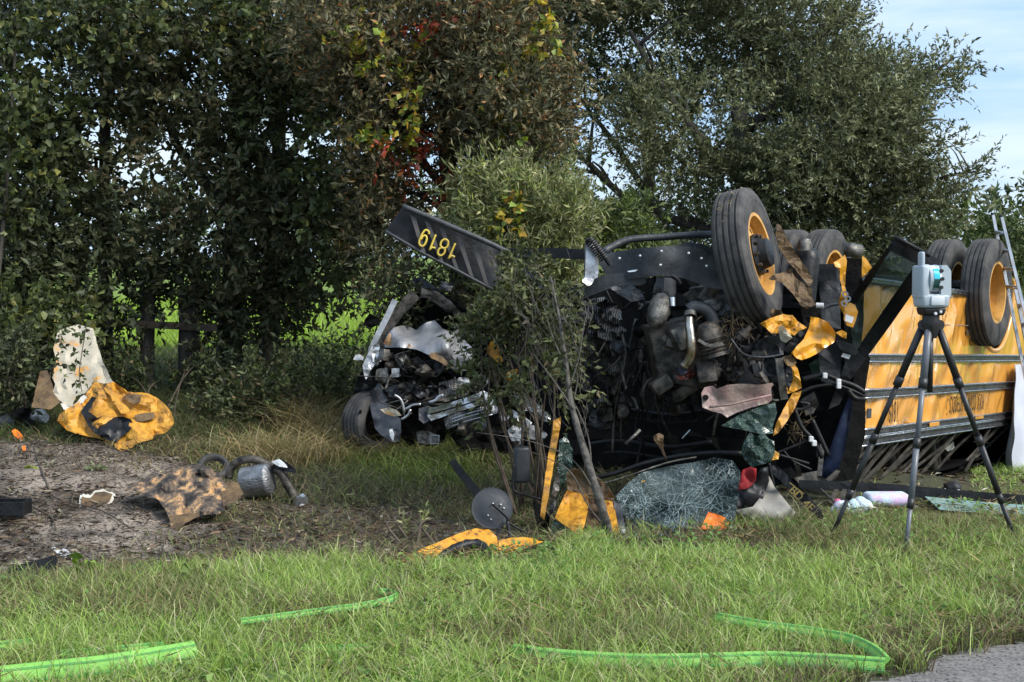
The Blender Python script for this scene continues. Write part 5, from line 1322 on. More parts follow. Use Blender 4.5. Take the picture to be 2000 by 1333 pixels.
for k in range(12):
    x, y = rnd.uniform(1110, 1225), rnd.uniform(590, 830)
    n_ = rnd.randint(4, 6); r_ = rnd.uniform(14, 34); a0 = rnd.random() * 6.28
    poly = [(x + r_ * rnd.uniform(.5, 1.3) * math.cos(a0 + 6.28 * q / n_), y + r_ * rnd.uniform(.5, 1.2) * math.sin(a0 + 6.28 * q / n_)) for q in range(n_)]
    shard('radiator_fold', poly, DF(x) - rnd.uniform(.22, .36), rnd.choice(['fins', 'fins', 'grime', 'frame']), 6, .12, .01, 1.5, 340 + k)
# coolant tank
ct = shard('coolant_tank', [(1370, 768), (1376, 757), (1392, 754), (1400, 760), (1420, 752), (1450, 750), (1480, 752), (1508, 748), (1511, 752), (1506, 758), (1508, 782), (1500, 788), (1468, 796), (1440, 806), (1420, 816), (1410, 808), (1388, 803), (1372, 796)], 9.48, 'tank', 9, .035, .14, .6, 49, freq=3, smooth=50)
MB().tube([P(x, y, 9.45) for x, y in ((1385, 796), (1430, 790), (1470, 780), (1507, 772))], .008, 6).build('tank_seam', 'tank', ct, smooth=True)
MB().lathe(P(1378, 777, 9.46), ray(1378, 777), [(-.02, 0), (-.02, .02), (.03, .02)], 12).build('tank_port', 'soot_shade', ct)
# wiring and hoses hanging down
def wires(n_, x0, x1, y0, y1, drop, d0, r0, r1, seed):
    rnd = random.Random(seed)
    for k in range(n_):
        x, y = rnd.uniform(x0, x1), rnd.uniform(y0, y1); L = rnd.uniform(*drop); w_ = rnd.uniform(-40, 40)
        m_ = rnd.choice(['hose_black', 'hose_black', 'frame', 'soot_shade', 'grime'])
        MB().tube([P(x, y, DF(x) + d0 + rnd.uniform(-.1, .15)), P(x + w_ * .3 + rnd.uniform(-14, 14), y + L * .35, DF(x) + d0 - .05), P(x + w_ * .8 + rnd.uniform(-14, 14), y + L * .7, DF(x) + d0 - .05), P(x + w_ + rnd.uniform(-20, 20), y + L, DF(x) + d0 + rnd.uniform(-.1, .1))],
                  rnd.uniform(r0, r1), 6, smooth=5).build('cable', m_, bus, smooth=True)
wires(20, 1235, 1480, 560, 700, (60, 200), -.02, .004, .013, 3)
wires(5, 1130, 1220, 600, 700, (60, 160), -.34, .004, .008, 13)
wires(16, 1240, 1520, 640, 760, (50, 160), .0, .003, .009, 5)
wires(10, 1230, 1330, 600, 690, (120, 260), -.06, .004, .010, 8)
for pts, r in ((((1254, 575), (1262, 610), (1258, 640), (1240, 640), (1246, 625)), .010), (((1268, 600), (1262, 680), (1254, 760), (1256, 840), (1244, 910), (1240, 1010)), .009), (((1256, 720), (1262, 800), (1270, 822), (1290, 820), (1296, 800), (1294, 740)), .006),
               (((1300, 750), (1340, 780), (1372, 800), (1410, 812)), .010), (((1225, 690), (1250, 680), (1270, 700), (1276, 740)), .008), (((1180, 560), (1200, 600), (1208, 610), (1258, 572)), .008), (((1444, 745), (1450, 800), (1454, 830)), .006), (((1284, 560), (1282, 640), (1268, 700), (1262, 760)), .012)):
    MB().tube([P(x, y, DF(x) - .08) for x, y in pts], r, 7, smooth=6).build('cable', 'hose_black', bus, smooth=True)
MB().tube([P(1250, 840, 9.7), P(1232, 858, 9.68), P(1222, 868, 9.68)], .012, 7).build('wiper_arm', 'cast', bus, smooth=True)
MB().tube([P(1348, 840, 9.7), P(1332, 857, 9.7)], .005, 6).build('wiper_arm', 'metal', bus)
shard('hanging_scrap', [(1276, 852), (1288, 846), (1296, 850), (1296, 875), (1304, 905), (1296, 890), (1286, 870), (1278, 862)], 9.6, 'back', 6, .04, .01, 1, 50)
pos = np.array([P(random.gauss(1435, 20), random.gauss(648, 18), 9.66) for _ in range(160)])
V, F, Lt, C = leaf_arrays(pos, RNG.normal(size=(160, 3)), .05 + .06 * RNG.random(160), np.full(160, .005), pick([(.13, .10, .065, 3), (.22, .17, .10, 1)], 160))
o = np_mesh('root_tangle', V, F, Lt, C, 'grass', bus); o['kind'] = 'stuff'
shard('yellow_scrap', [(958, 668), (968, 664), (974, 682), (982, 705), (976, 712), (964, 700), (951, 690), (952, 678)], 10.0, 'torn', 7, .03, .014, .6, 51)
shard('yellow_scrap', [(988, 730), (1000, 722), (1012, 722), (1006, 738), (996, 746), (990, 740)], 10.0, 'torn', 7, .03, .014, 1.2, 52)

# --- the crushed roof front: windshield, cap, posts
MB().plate([(1203, 968), (1225, 945), (1252, 924), (1300, 912), (1350, 904), (1400, 894), (1432, 900), (1446, 920), (1444, 965), (1436, 1010), (1432, 1036), (1380, 1042), (1300, 1042), (1240, 1040), (1222, 1030), (1210, 1005)],
           [(1205, 968, 9.30), (1320, 1040, 9.05), (1430, 1035, 9.10), (1400, 895, 9.75), (1300, 910, 9.7)], 10, .05, .012, 1., seed=53, freq=4).build('windshield', 'screen', bus, smooth=35)
wsd = [(1205, 968, 9.30), (1320, 1040, 9.05), (1430, 1035, 9.10), (1400, 895, 9.75), (1300, 910, 9.7)]
def ws_depth(x, y):
    w_ = [1 / ((x - p_[0]) ** 2 + (y - p_[1]) ** 2 + 25) ** 1.2 for p_ in wsd]
    return sum(q * p_[2] for q, p_ in zip(w_, wsd)) / sum(w_)
ws = bpy.data.objects['windshield']; wpx = [(1212, 968), (1252, 928), (1300, 916), (1350, 908), (1400, 898), (1430, 904), (1440, 930), (1438, 970), (1428, 1028), (1300, 1036), (1236, 1032), (1216, 1004)]
rnd = random.Random(15); mb = MB()
for cx, cy_, n_, L in ((1258, 992, 11, 60), (1372, 948, 13, 90), (1312, 1012, 8, 70), (1408, 1004, 8, 60), (1290, 940, 7, 60), (1340, 985, 8, 80), (1236, 1015, 7, 50), (1420, 930, 7, 50)):
    for k in range(n_):
        t0 = 6.28 * k / n_ + rnd.uniform(-.5, .5); x, y = cx + 5 * math.cos(t0), cy_ + 5 * math.sin(t0); q = []
        for s_ in range(rnd.randint(4, 9)):
            if not inpoly(x, y, wpx): break
            q.append(P(x, y, ws_depth(x, y) - .028)); t0 += rnd.uniform(-.6, .6); st_ = L / 8 * rnd.uniform(.5, 1.6); x += math.cos(t0) * st_; y += math.sin(t0) * st_
        if len(q) > 1: mb.tube(q, rnd.uniform(.0006, .0016), 4)
    for r_ in (12, 22, 34, 48):
        a0 = rnd.random() * 6; q = [(cx + r_ * math.cos(a0 + g * .35) * rnd.uniform(.9, 1.1), cy_ + r_ * math.sin(a0 + g * .35) * rnd.uniform(.9, 1.1)) for g in range(rnd.randint(4, 9))]
        q = [P(x, y, ws_depth(x, y) - .028) for x, y in q if inpoly(x, y, wpx)]
        if len(q) > 1: mb.tube(q, .0009, 4)
o = mb.build('cracks', 'crack', ws); o['kind'] = 'stuff'
rnd = random.Random(16); mb = MB()
for k in range(260):
    x = rnd.uniform(1215, 1440); g_ = G(x, rnd.uniform(1034, 1056), .01); s_ = rnd.uniform(.004, .010)
    mb.box(g_ + Vector((0, 0, s_)), (s_, s_, s_), (Vector((math.cos(k), math.sin(k), 0)), Vector((-math.sin(k), math.cos(k), 0)), Vector((0, 0, 1))))
o = mb.build('glass_crumbs', 'crack'); tag(o, kind='stuff')
MB().tube([P(x, y, d) for x, y, d in ((1130, 940, 9.8), (1200, 925, 9.75), (1260, 905, 9.75), (1330, 890, 9.75), (1400, 884, 9.75), (1450, 886, 9.7))], .016, 8, smooth=4).build('windshield_frame', 'black', bus, smooth=True)
MB().tube([P(x, y, d) for x, y, d in ((1140, 955, 9.6), (1215, 934, 9.6), (1300, 905, 9.65), (1360, 893, 9.65))], .007, 6, smooth=4).build('windshield_frame', 'cast', bus, smooth=True)
shard('glass_shard', [(1408, 832), (1440, 812), (1480, 796), (1514, 786), (1518, 806), (1508, 836), (1512, 846), (1490, 850), (1462, 842), (1436, 838)], 9.5, 'shard', 9, .05, .01, 1, 54)
shard('glass_shard', [(1452, 866), (1464, 846), (1480, 852), (1490, 846), (1502, 858), (1512, 862), (1514, 884), (1506, 902), (1488, 908), (1468, 912), (1456, 900), (1448, 884)], 9.4, 'shard', 8, .07, .01, 1, 55)
shard('red_cloth', [(1450, 918), (1466, 912), (1478, 916), (1476, 940), (1462, 954), (1442, 958), (1446, 936)], 9.35, 'red', 8, .05, .03, .5, 56, smooth=True)
shard('black_bag', [(1432, 958), (1455, 956), (1476, 942), (1484, 915), (1500, 912), (1502, 940), (1490, 975), (1470, 992), (1440, 994), (1430, 980)], [(1440, 970, 9.35), (1495, 930, 9.45)], 'black', 8, .09, .03, .5, 57, smooth=True, freq=4)
shard('roof_lining', [(1432, 998), (1470, 990), (1490, 965), (1502, 930), (1512, 950), (1540, 985), (1560, 1008), (1540, 1024), (1500, 1022), (1460, 1012)], [(1432, 998, 9.2), (1502, 930, 9.6), (1555, 1010, 9.3)], 'greypanel', 10, .10, .014, .5, 58, smooth=True, freq=2.2)
hs = shard('header_strip', [(1503, 908), (1520, 912), (1550, 940), (1580, 970), (1604, 998), (1612, 1016), (1598, 1012), (1570, 985), (1540, 955), (1510, 926)], [(1505, 910, 9.5), (1610, 1012, 9.15)], 'black', 9, .02, .03, .4, 59)
hx = (P(1606, 1004, 9.15) - P(1530, 928, 9.4)).normalized(); hy = (P(1552, 938, 9.3) - P(1540, 952, 9.3)).normalized(); hy = (hy - hx * hy.dot(hx)).normalized()
text_part('header_lettering', 'BD 4E', P(1540, 959, 9.27), hx, hy, .052, 'dimgold', hs, .004, 1.1)
MB().tube([P(1542, 943, 9.31), P(1574, 968, 9.25)], .003, 5).build('header_trim', 'dimgold', hs)
pos = [P(1588 + k * 4 + random.uniform(-2, 2), 990 + k * 4.2 + random.uniform(-3, 3), 9.13) for k in range(7)]
shard('roof_cap', [(1106, 926), (1116, 914), (1140, 920), (1168, 932), (1188, 950), (1200, 972), (1198, 984), (1165, 974), (1135, 970), (1108, 956)], [(1106, 930, 9.4), (1200, 980, 9.25)], 'back', 8, .06, .04, 1.5, 60)
shard('roof_cap', [(1108, 958), (1146, 968), (1150, 986), (1144, 1018), (1134, 1049), (1108, 1030), (1084, 1012), (1094, 986)], [(1110, 960, 9.28), (1134, 1046, 9.0)], 'dirty', 8, .025, .02, .6, 61, label='speckled yellow panel of the crushed roof cap')
shard('roof_cap', [(1170, 976), (1196, 980), (1203, 1005), (1210, 1050), (1186, 1055), (1180, 1020)], [(1180, 980, 9.25), (1205, 1050, 9.02)], 'dirty', 8, .025, .02, .6, 62)
shard('roof_cap', [(1148, 972), (1170, 978), (1180, 1020), (1186, 1052), (1136, 1052), (1146, 1015)], [(1160, 975, 9.4), (1160, 1050, 9.12)], 'back', 8, .04, .02, .6, 63)
shard('windshield_post', [(1198, 976), (1212, 984), (1224, 1046), (1208, 1050)], [(1200, 980, 9.27), (1215, 1048, 9.06)], 'liner', 9, .015, .03, .4, 64)
shard('windshield_post', [(1205, 966), (1240, 944), (1262, 938), (1240, 954), (1212, 974)], 9.45, 'dirty', 9, .01, .02, .3, 65)
shard('yellow_post', [(1081, 822), (1096, 814), (1094, 836), (1084, 890), (1073, 960), (1063, 1016), (1055, 1008), (1061, 960), (1070, 895), (1078, 850)], [(1088, 820, 9.6), (1060, 1010, 9.15)], 'torn', 10, .015, .04, .6, 66)
shard('glass_shard', [(1092, 860), (1106, 850), (1120, 880), (1116, 930), (1096, 945), (1086, 965), (1090, 910)], 9.5, 'shard', 9, .03, .01, 1, 67)
shard('glass_shard', [(1082, 1014), (1104, 1028), (1106, 1066), (1078, 1062), (1074, 1036)], 9.08, 'shard', 9, .03, .01, 1, 68)
shard('door_seal', [(1086, 925), (1094, 925), (1092, 960), (1082, 1000), (1072, 1010), (1076, 975)], 9.3, 'cast', 8, .03, .03, .8, 69)
MB().plate([(1040, 980), (1056, 985), (1074, 1010), (1070, 1050), (1050, 1030), (1044, 1005)], 9.3, 10, .04, .03, seed=70).build('torn_liner', 'soot_shade', bus)
MB().box(P(1218, 1046, 9.0), (.03, .03, .08), None, .01).build('latch', 'white', bus)
mm_ = MB().box(P(1019, 908, 9.6), (.115, .06, .25), (Vector((1, .3, 0)).normalized(), Vector((-.3, 1, 0)).normalized(), Vector((0, 0, 1))), .025, 3).build('flat_mirror', 'mirror', bus, smooth=50)
MB().tube([P(x, y, 9.5) for x, y in ((1004, 905), (1001, 945), (1006, 960), (1022, 966), (1058, 976))], .008, 7, smooth=5).build('mirror_arm', 'hose_black', mm_, smooth=True)
rm = MB().lathe(P(961, 993, 8.95), P(961, 993, 8.95) - P(955, 990, 8.6) if False else Vector((.15, -.95, .28)), [(-.012, .0), (-.012, .126), (.0, .132), (.008, .130), (.006, .120), (.014, .08), (.018, .04), (.019, 0)], 40).build('round_mirror', 'mirror', bus, smooth=50)
mb = MB()
for x, y in ((963, 984), (978, 986), (984, 993), (953, 1007), (959, 1015)): mb.lathe(P(x, y, 8.925), (0, -1, .2), [(-.03, .005), (.012, .005), (.014, 0)], 8)
o = mb.build('mirror_screws', 'glint', rm); o['kind'] = 'stuff'
MB().tube([P(x, y, 8.86) for x, y in ((963, 985), (976, 997), (990, 1010), (992, 1018))], .010, 8, smooth=4).build('mirror_arm', 'hose_black', rm, smooth=True)
MB().tube([P(x, y, 8.84) for x, y in ((986, 1016), (974, 1036), (968, 1062), (967, 1095))], .011, 8, smooth=5).build('mirror_arm', 'frame', rm, smooth=True)
MB().tube([P(x, y, 8.9) for x, y in ((990, 1016), (994, 1035), (997, 1062))], .010, 8, smooth=5).build('mirror_arm', 'frame', rm, smooth=True)
MB().tube([P(x, y, 8.95) for x, y in ((990, 1018), (1010, 1032), (1036, 1044))], .008, 8, smooth=5).build('mirror_arm', 'hose_black', rm, smooth=True)

# ================================================================== THE BURNT CAR
car = thing('wrecked_car', G(830, 872), 'burnt silver car crushed under the bus nose with its bonnet folded up', 'car')
def cshard(name, poly, depth, mat, res=9, amp=.04, thick=.012, jag=.8, seed=0, freq=5., smooth=False, parent=None):
    return MB().plate(poly, depth, res, amp, thick, jag, freq, seed=seed).build(name, mat, parent or car, smooth)
rnd_c = random.Random(21)
cshard('cabin_interior', [(740, 690), (770, 620), (815, 560), (905, 605), (1000, 640), (1040, 760), (1020, 870), (880, 880), (760, 865), (700, 800)], 12.9, 'soot_shade', 24, .05, .1, 0, 80)  # black sheet paints the shade seen through the windscreen opening
cshard('roof', [(800, 548), (822, 540), (905, 600), (985, 650), (960, 660), (880, 615), (820, 575)], [(800, 548, 12.7), (985, 650, 13.1)], 'frame', 10, .05, .05, .6, 81)
cshard('windshield_header', [(823, 562), (850, 568), (880, 588), (902, 612), (896, 618), (862, 600), (835, 582), (821, 582)], 12.4, 'grime', 9, .04, .03, .8, 82)
MB().ribbon([P(x, y, 12.3) for x, y in ((812, 575), (788, 600), (765, 630), (748, 662), (736, 700))], (1, 0, 0), [.10, .09, .08, .07, .06], .05, smooth=4).build('windshield_pillar', 'grime', car)
MB().ribbon([P(x, y, 12.28) for x, y in ((772, 586), (756, 620), (738, 655), (722, 690))], (1, 0, 0), [.05, .05, .04], .03, smooth=4).build('door_edge', 'silver', car)
MB().ribbon([P(x, y, 12.6) for x, y in ((822, 545), (850, 575), (880, 598), (905, 618))], (0, 0, 1), .03, .02, smooth=4).build('roof_trim', 'frame', car)
ho = cshard('bonnet', [(747, 668), (758, 652), (770, 640), (785, 636), (798, 637), (813, 645), (822, 637), (833, 630), (849, 626), (864, 642), (884, 650), (896, 642), (900, 655), (906, 664), (921, 678), (924, 703), (913, 724), (898, 725), (884, 721), (860, 708), (836, 693), (813, 683), (795, 680), (782, 679), (752, 679)],
            [(750, 672, 12.3), (800, 638, 12.5), (850, 628, 12.35), (905, 660, 12.2), (900, 722, 11.75), (840, 692, 11.9), (790, 678, 12.0), (870, 680, 11.85)], 'hood', 8, .05, .012, .4, 83, 3., 45)
cshard('burnt_patch', [(838, 692), (850, 689), (864, 696), (876, 710), (886, 719), (874, 716), (856, 706), (842, 700)], [(840, 693, 11.86), (884, 720, 11.72)], 'scorch', 8, .0, .006, .5, 84, parent=ho)
cshard('burnt_patch', [(748, 672), (760, 652), (778, 648), (790, 654), (796, 668), (806, 680), (784, 676), (760, 676)], [(750, 672, 12.22), (790, 655, 12.3), (800, 678, 11.98)], 'scorch', 8, .02, .006, .5, 85, parent=ho)
cshard('bonnet_fold', [(905, 662), (921, 680), (924, 706), (917, 718), (906, 690), (903, 672)], 12.0, 'silver', 7, .05, .012, .6, 86)
cshard('wing', [(712, 736), (708, 715), (718, 692), (733, 668), (740, 648), (735, 672), (742, 690), (745, 706), (732, 712), (722, 728), (715, 742)], [(715, 735, 12.0), (740, 650, 12.3)], 'silver', 7, .05, .012, .8, 87)
cshard('wing', [(728, 676), (740, 668), (744, 700), (738, 714), (724, 720), (728, 700)], 12.05, 'chrome', 7, .06, .012, 1, 88)
cshard('wing_liner', [(722, 765), (730, 760), (745, 758), (756, 780), (764, 800), (772, 806), (782, 820), (784, 845), (780, 862), (766, 864), (744, 850), (732, 836), (724, 800)], [(725, 770, 12.0), (780, 860, 11.7)], 'liner', 8, .06, .02, .5, 89, smooth=50)
cshard('torn_plastic', [(742, 800), (760, 796), (775, 802), (784, 812), (770, 814), (752, 808)], 11.68, 'pale', 7, .04, .01, .8, 90)
cshard('reflector', [(760, 840), (766, 838), (770, 850), (768, 862), (762, 852)], 11.65, 'white', 6, .02, .02, .6, 91)
cshard('door', [(690, 770), (700, 735), (716, 720), (726, 735), (732, 770), (722, 800), (704, 806)], 12.3, 'black', 8, .06, .02, .8, 210)
cshard('lower_body', [(776, 800), (800, 792), (838, 800), (846, 826), (872, 842), (864, 872), (800, 872), (780, 850)], 12.1, 'soot_shade', 9, .08, .05, .8, 211)
cshard('side_panel', [(742, 700), (760, 690), (800, 690), (845, 705), (885, 730), (880, 748), (840, 738), (800, 742), (765, 745), (745, 725)], 12.35, 'soot_shade', 9, .08, .03, .8, 212)
for k, (x, y, r_, m_) in enumerate(((800, 712, 14, 'cast'), (830, 728, 16, 'grime'), (855, 720, 12, 'liner'), (790, 755, 18, 'grime'), (822, 762, 16, 'frame'), (845, 775, 14, 'cast'), (770, 770, 16, 'frame'), (800, 785, 14, 'grime'), (905, 745, 14, 'silver'), (925, 760, 16, 'grime'), (940, 745, 14, 'frame'), (960, 800, 14, 'silver'), (985, 815, 16, 'chrome'), (975, 840, 14, 'grime'), (910, 840, 20, 'grime'), (940, 830, 16, 'frame'), (700, 700, 10, 'silver'), (870, 560, 14, 'frame'))):
    n_ = rnd_c.randint(4, 6); a0 = rnd_c.random() * 6.28
    cshard('crumpled_piece', [(x + r_ * rnd_c.uniform(.6, 1.4) * math.cos(a0 + 6.28 * q / n_), y + r_ * rnd_c.uniform(.4, 1.1) * math.sin(a0 + 6.28 * q / n_)) for q in range(n_)], 11.95 if x < 880 else 11.5, m_, 5, .12, .012, 1.2, 220 + k)
wc = P(722, 826, 12.15)
w_ = MB().lathe(wc, Vector((.80, -.58, .05)), [(.06, .17), (.02, .12), (.02, 0)], 24).build('wheel', 'soot_shade', car)
pr = [(-.1, .2), (-.11, .27)] + sum(([(g - .008, .31), (g - .005, .30), (g + .005, .30), (g + .008, .31)] for g in (-.06, -.02, .02, .06)), []) + [(.10, .30), (.115, .27), (.11, .20), (.08, .18)]
pr = [(x, r * .86) for x, r in pr]
MB().lathe(wc, Vector((.80, -.58, .05)), pr, 56, wob=.01).build('tyre', 'rubber', w_, smooth=35)
bb_ = cshard('bumper_beam', [(838, 797), (850, 795), (900, 780), (945, 764), (955, 768), (962, 784), (930, 794), (890, 806), (842, 822), (834, 812)], [(838, 800, 11.7), (960, 775, 11.55)], 'chrome', 8, .03, .08, .6, 92, 4.)
MB().ribbon([P(840, 810, 11.62), P(900, 793, 11.55), P(955, 776, 11.48)], (0, 0, 1), .012, .012).build('beam_groove', 'soot_shade', bb_)
cshard('beam_end', [(818, 798), (836, 794), (838, 822), (828, 828), (818, 820)], 11.72, 'liner', 8, .03, .05, .4, 93)
cshard('beam_end', [(936, 766), (944, 764), (962, 778), (966, 790), (956, 784), (940, 776)], 11.45, 'white', 6, .04, .02, .8, 94)
cshard('radiator_support', [(866, 818), (890, 808), (930, 798), (962, 790), (966, 806), (930, 818), (900, 830), (872, 840)], [(870, 825, 11.7), (962, 798, 11.55)], 'fins', 8, .06, .02, .8, 95, 7.)
for y in (806, 812, 820):
    MB().tube([P(880 + 0, y + 14, 11.58), P(915, y + 2, 11.55), P(962, y - 10, 11.5)], .006, 6, smooth=4).build('grille_bar', 'metal', car, smooth=True)
cshard('radiator', [(858, 748), (880, 742), (908, 744), (916, 768), (900, 778), (866, 786), (856, 770)], 11.9, 'fins', 8, .05, .05, .8, 96, 7.)
cshard('lamp_bracket', [(813, 845), (820, 841), (836, 842), (850, 848), (858, 850), (858, 864), (842, 868), (816, 866)], 11.8, 'cast', 8, .04, .06, .5, 97)
MB().ribbon([P(842, 850, 11.7), P(858, 851, 11.7), P(857, 866, 11.7), P(842, 867, 11.7), P(842, 850, 11.7)], (0, 1, 0), .05, .006).build('lamp_frame', 'metal', car)
rnd = random.Random(5)
for k in range(70):                                     # jumble of the engine bay
    x, y = rnd.uniform(735, 890), rnd.uniform(690, 800)
    if x + y > 1650 or (y > 770 and x < 790): continue
    if x - 735 < (760 - y) * -.2: continue
    a = Vector((rnd.gauss(0, 1), rnd.gauss(0, .4), rnd.gauss(0, 1))).normalized(); b2 = a.orthogonal().normalized(); c2 = a.cross(b2)
    s_ = rnd.uniform(.025, .085)
    MB().box(P(x, y, rnd.uniform(12.0, 12.4)), (s_ * rnd.uniform(.8, 2), s_ * rnd.uniform(.4, 1), s_ * rnd.uniform(.5, 1.3)), (a, b2, c2), .006, 2).build('engine_piece', rnd.choice(['soot_shade', 'grime', 'black', 'cast', 'liner', 'frame', 'soot_shade']), car, smooth=35)
for k in range(22):
    x, y = rnd.uniform(740, 880), rnd.uniform(700, 810)
    q = [P(x + rnd.uniform(-6, 6) + k_ * rnd.uniform(-22, 24), y + k_ * rnd.uniform(-10, 14), 11.95 + rnd.uniform(-.1, .1)) for k_ in range(4)]
    MB().tube(q, rnd.uniform(.004, .012), 6, smooth=4).build('pipe', rnd.choice(['soot_shade', 'metal', 'hose_black', 'grime', 'cast']), car, smooth=True)
for pts in (((770, 772), (780, 778), (786, 788), (790, 806)), ((838, 786), (850, 782), (858, 774), (866, 772)), ((792, 800), (806, 792), (822, 790)), ((784, 820), (796, 812), (802, 800))):
    MB().tube([P(x, y, 11.75) for x, y in pts], .012, 7, smooth=4).build('pipe', 'metal', car, smooth=True)
cshard('engine_piece', [(735, 722), (756, 718), (760, 738), (752, 748), (733, 742)], 12.0, 'cast', 8, .05, .08, .8, 98)
cshard('engine_piece', [(765, 720), (780, 720), (780, 736), (764, 738)], 12.0, 'metal', 8, .03, .06, .6, 99)
cshard('mirror', [(712, 625), (722, 612), (740, 622), (742, 634), (728, 640), (710, 636)], 12.5, 'soot_shade', 8, .05, .06, .5, 100)
# crushed offside of the car, white and grey
cshard('wing', [(1004, 772), (1024, 768), (1046, 784), (1060, 800), (1076, 812), (1074, 826), (1052, 820), (1040, 806), (1018, 800)], 10.2, 'chrome', 7, .16, .012, 1.2, 101)
cshard('headlamp', [(990, 842), (1004, 830), (1020, 836), (1022, 850), (1014, 862), (1000, 862)], 10.1, 'white', 7, .08, .03, 1, 102)
cshard('torn_plastic', [(1020, 826), (1050, 834), (1070, 850), (1060, 862), (1030, 856), (1015, 845)], 10.15, 'silver', 7, .08, .02, 1.2, 103)
cshard('torn_plastic', [(1000, 800), (1020, 812), (1040, 826), (1030, 834), (1006, 822)], 10.2, 'white', 7, .08, .02, 1.2, 104)
cshard('reflector', [(1008, 858), (1018, 860), (1022, 868), (1012, 868)], 10.85, 'white', 6, .02, .02, .6, 105)
cshard('body_panel', [(960, 790), (1000, 800), (1040, 850), (1050, 890), (1000, 890), (950, 880), (900, 885), (880, 850)], 11.9, 'soot_shade', 14, .08, .05, 1, 106)

# ================================================================== SURVEY SCANNER, LADDER, SHEET, THINGS ON THE GRASS
feet = [G(1620, 1058), G(1768, 1086), G(1988, 1070)]
hub = P(1818, 628, 8.42)
tri = thing('tripod', (hub.x, hub.y, min(f.z for f in feet)), 'black and grey surveying tripod standing on the grass before the bus', 'tripod')
mb = MB(); mb.lathe(hub, (0, 0, 1), [(-.10, 0), (-.10, .035), (-.05, .05), (-.02, .062), (.0, .062), (.0, .05), (.035, .05), (.035, 0)], 24); mb.build('tripod_head', 'tripod', tri, smooth=40)
MB().lathe(P(1827, 613, 8.34), (0, -1, 0), [(0, .010), (.012, .008), (.013, 0)], 10).build('level_bubble', 'white', tri)
MB().tube([hub - Vector((0, 0, .05)), hub - Vector((0, 0, .42))], .017, 10).build('centre_column', 'tripod', tri, smooth=True)
for i, f in enumerate(feet):
    d_ = f - hub; d_.normalize(); top = hub + Vector((d_.x, d_.y, 0)) * .055 * 2 - Vector((0, 0, .02))
    L = (f - top).length; u = (f - top).normalized()
    m_ = 'tripodgrey' if i == 1 else 'tripod'
    leg = MB().tube([top, top + u * L * .26], .0225, 12).build('leg', m_, tri, smooth=True)
    MB().tube([top + u * L * .26, top + u * L * .52], .0165, 12).build('leg_tube', m_, leg, smooth=True)
    MB().tube([top + u * L * .52, top + u * L * .78], .019, 12).build('leg_tube', m_, leg, smooth=True)
    MB().tube([top + u * L * .78, top + u * L * .99], .014, 12).build('leg_tube', m_, leg, smooth=True)
    for k, r_ in ((.26, .027), (.52, .0235), (.78, .020)):
        MB().tube([top + u * (L * k - .035), top + u * (L * k + .025)], r_, 12).build('leg_clamp', 'tripod', leg, smooth=True)
    MB().tube([f - u * .05, f + u * .01], .013, 10, taper=.006).build('foot_spike', 'hose_black', leg, smooth=True)
    MB().lathe(top, u.cross(Vector((0, 0, 1))), [(-.035, 0), (-.035, .03), (.035, .03), (.035, 0)], 16).build('leg_hinge', 'tripod', leg, smooth=40)
sx = thing('laser_scanner', hub + Vector((0, 0, .036)), 'grey blue laser scanner with a cyan mirror drum on top of the tripod', 'scanner')
c0 = hub + Vector((0, 0, .036)); RX = Vector((1, .12, 0)).normalized(); RY = Vector((-.12, 1, 0)).normalized(); RZ = Vector((0, 0, 1)); RA = (RX, RY, RZ)
def at(x, y, z): return c0 + RX * x + RY * y + RZ * z
MB().box(at(0, 0, .022), (.14, .14, .044), RA, .012, 3, taper=.85).build('scanner_foot', 'ink', sx, smooth=40)
MB().lathe(at(.028, -.075, .022), -RY, [(0, .010), (.006, .007), (.007, 0)], 12).build('status_lamp', 'white', sx)
bd = MB().box(at(0, 0, .085), (.180, .165, .082), RA, .02, 3, taper=.9).build('scanner_body', 'scanner', sx, smooth=40)
MB().box(at(.006, -.083, .088), (.085, .012, .058), RA, .008, 2).build('scanner_panel', 'scanlight', bd, smooth=40)
tw = MB().box(at(-.066, 0, .195), (.052, .155, .20), RA, .016, 3).build('scanner_tower', 'scanner', sx, smooth=40)
MB().box(at(-.072, -.02, .325), (.026, .06, .10), RA, .012, 3).build('carry_handle', 'scanner', tw, smooth=40)
MB().box(at(-.055, -.02, .285), (.055, .05, .03), RA, .012, 3).build('carry_handle', 'scanner', tw, smooth=40)
mb = MB()
vs = []
prof = [(.028, .11), (.028, .285), (.036, .296), (.062, .296), (.088, .262), (.090, .11)]
for y in (-.076, .076): vs += [at(x, y, z) for x, z in prof]
mb.add(vs, [tuple(range(6)), tuple(range(11, 5, -1))] + [(i, i + 6, (i + 1) % 6 + 6, (i + 1) % 6) for i in range(6)])
MB.build(mb, 'scanner_tower', 'scanner', sx)
dr = MB().lathe(at(-.006, -.012, .215), RX, [(-.034, 0), (-.034, .078), (-.022, .084), (-.012, .080), (.012, .080), (.016, .084), (.030, .080), (.034, .07), (.034, 0)], 40).build('mirror_drum', 'scanlight', sx, smooth=40)
for z0, z1, m_ in ((.215, .275, 'cyan'), (.150, .212, 'teal')):
    vs, fs = [], []
    for k in range(9):
        zz = z0 + (z1 - z0) * k / 8 - .215; yy = -math.sqrt(max(0, .0835 ** 2 - zz * zz)) - .012
        for x in (-.024, .012): vs.append(at(x, yy - .003, zz + .215))
    for k in range(8): fs.append((2 * k, 2 * k + 1, 2 * k + 3, 2 * k + 2))
    MB().add(vs, fs).build('mirror_window', m_, dr)
for z in (.262, .215, .165):
    MB().lathe(at(.024, -.095 + abs(z - .215) * .3, z), -RY, [(-.01, .011), (.012, .011), (.012, 0)], 14).build('drum_port', 'ink', dr, smooth=40)

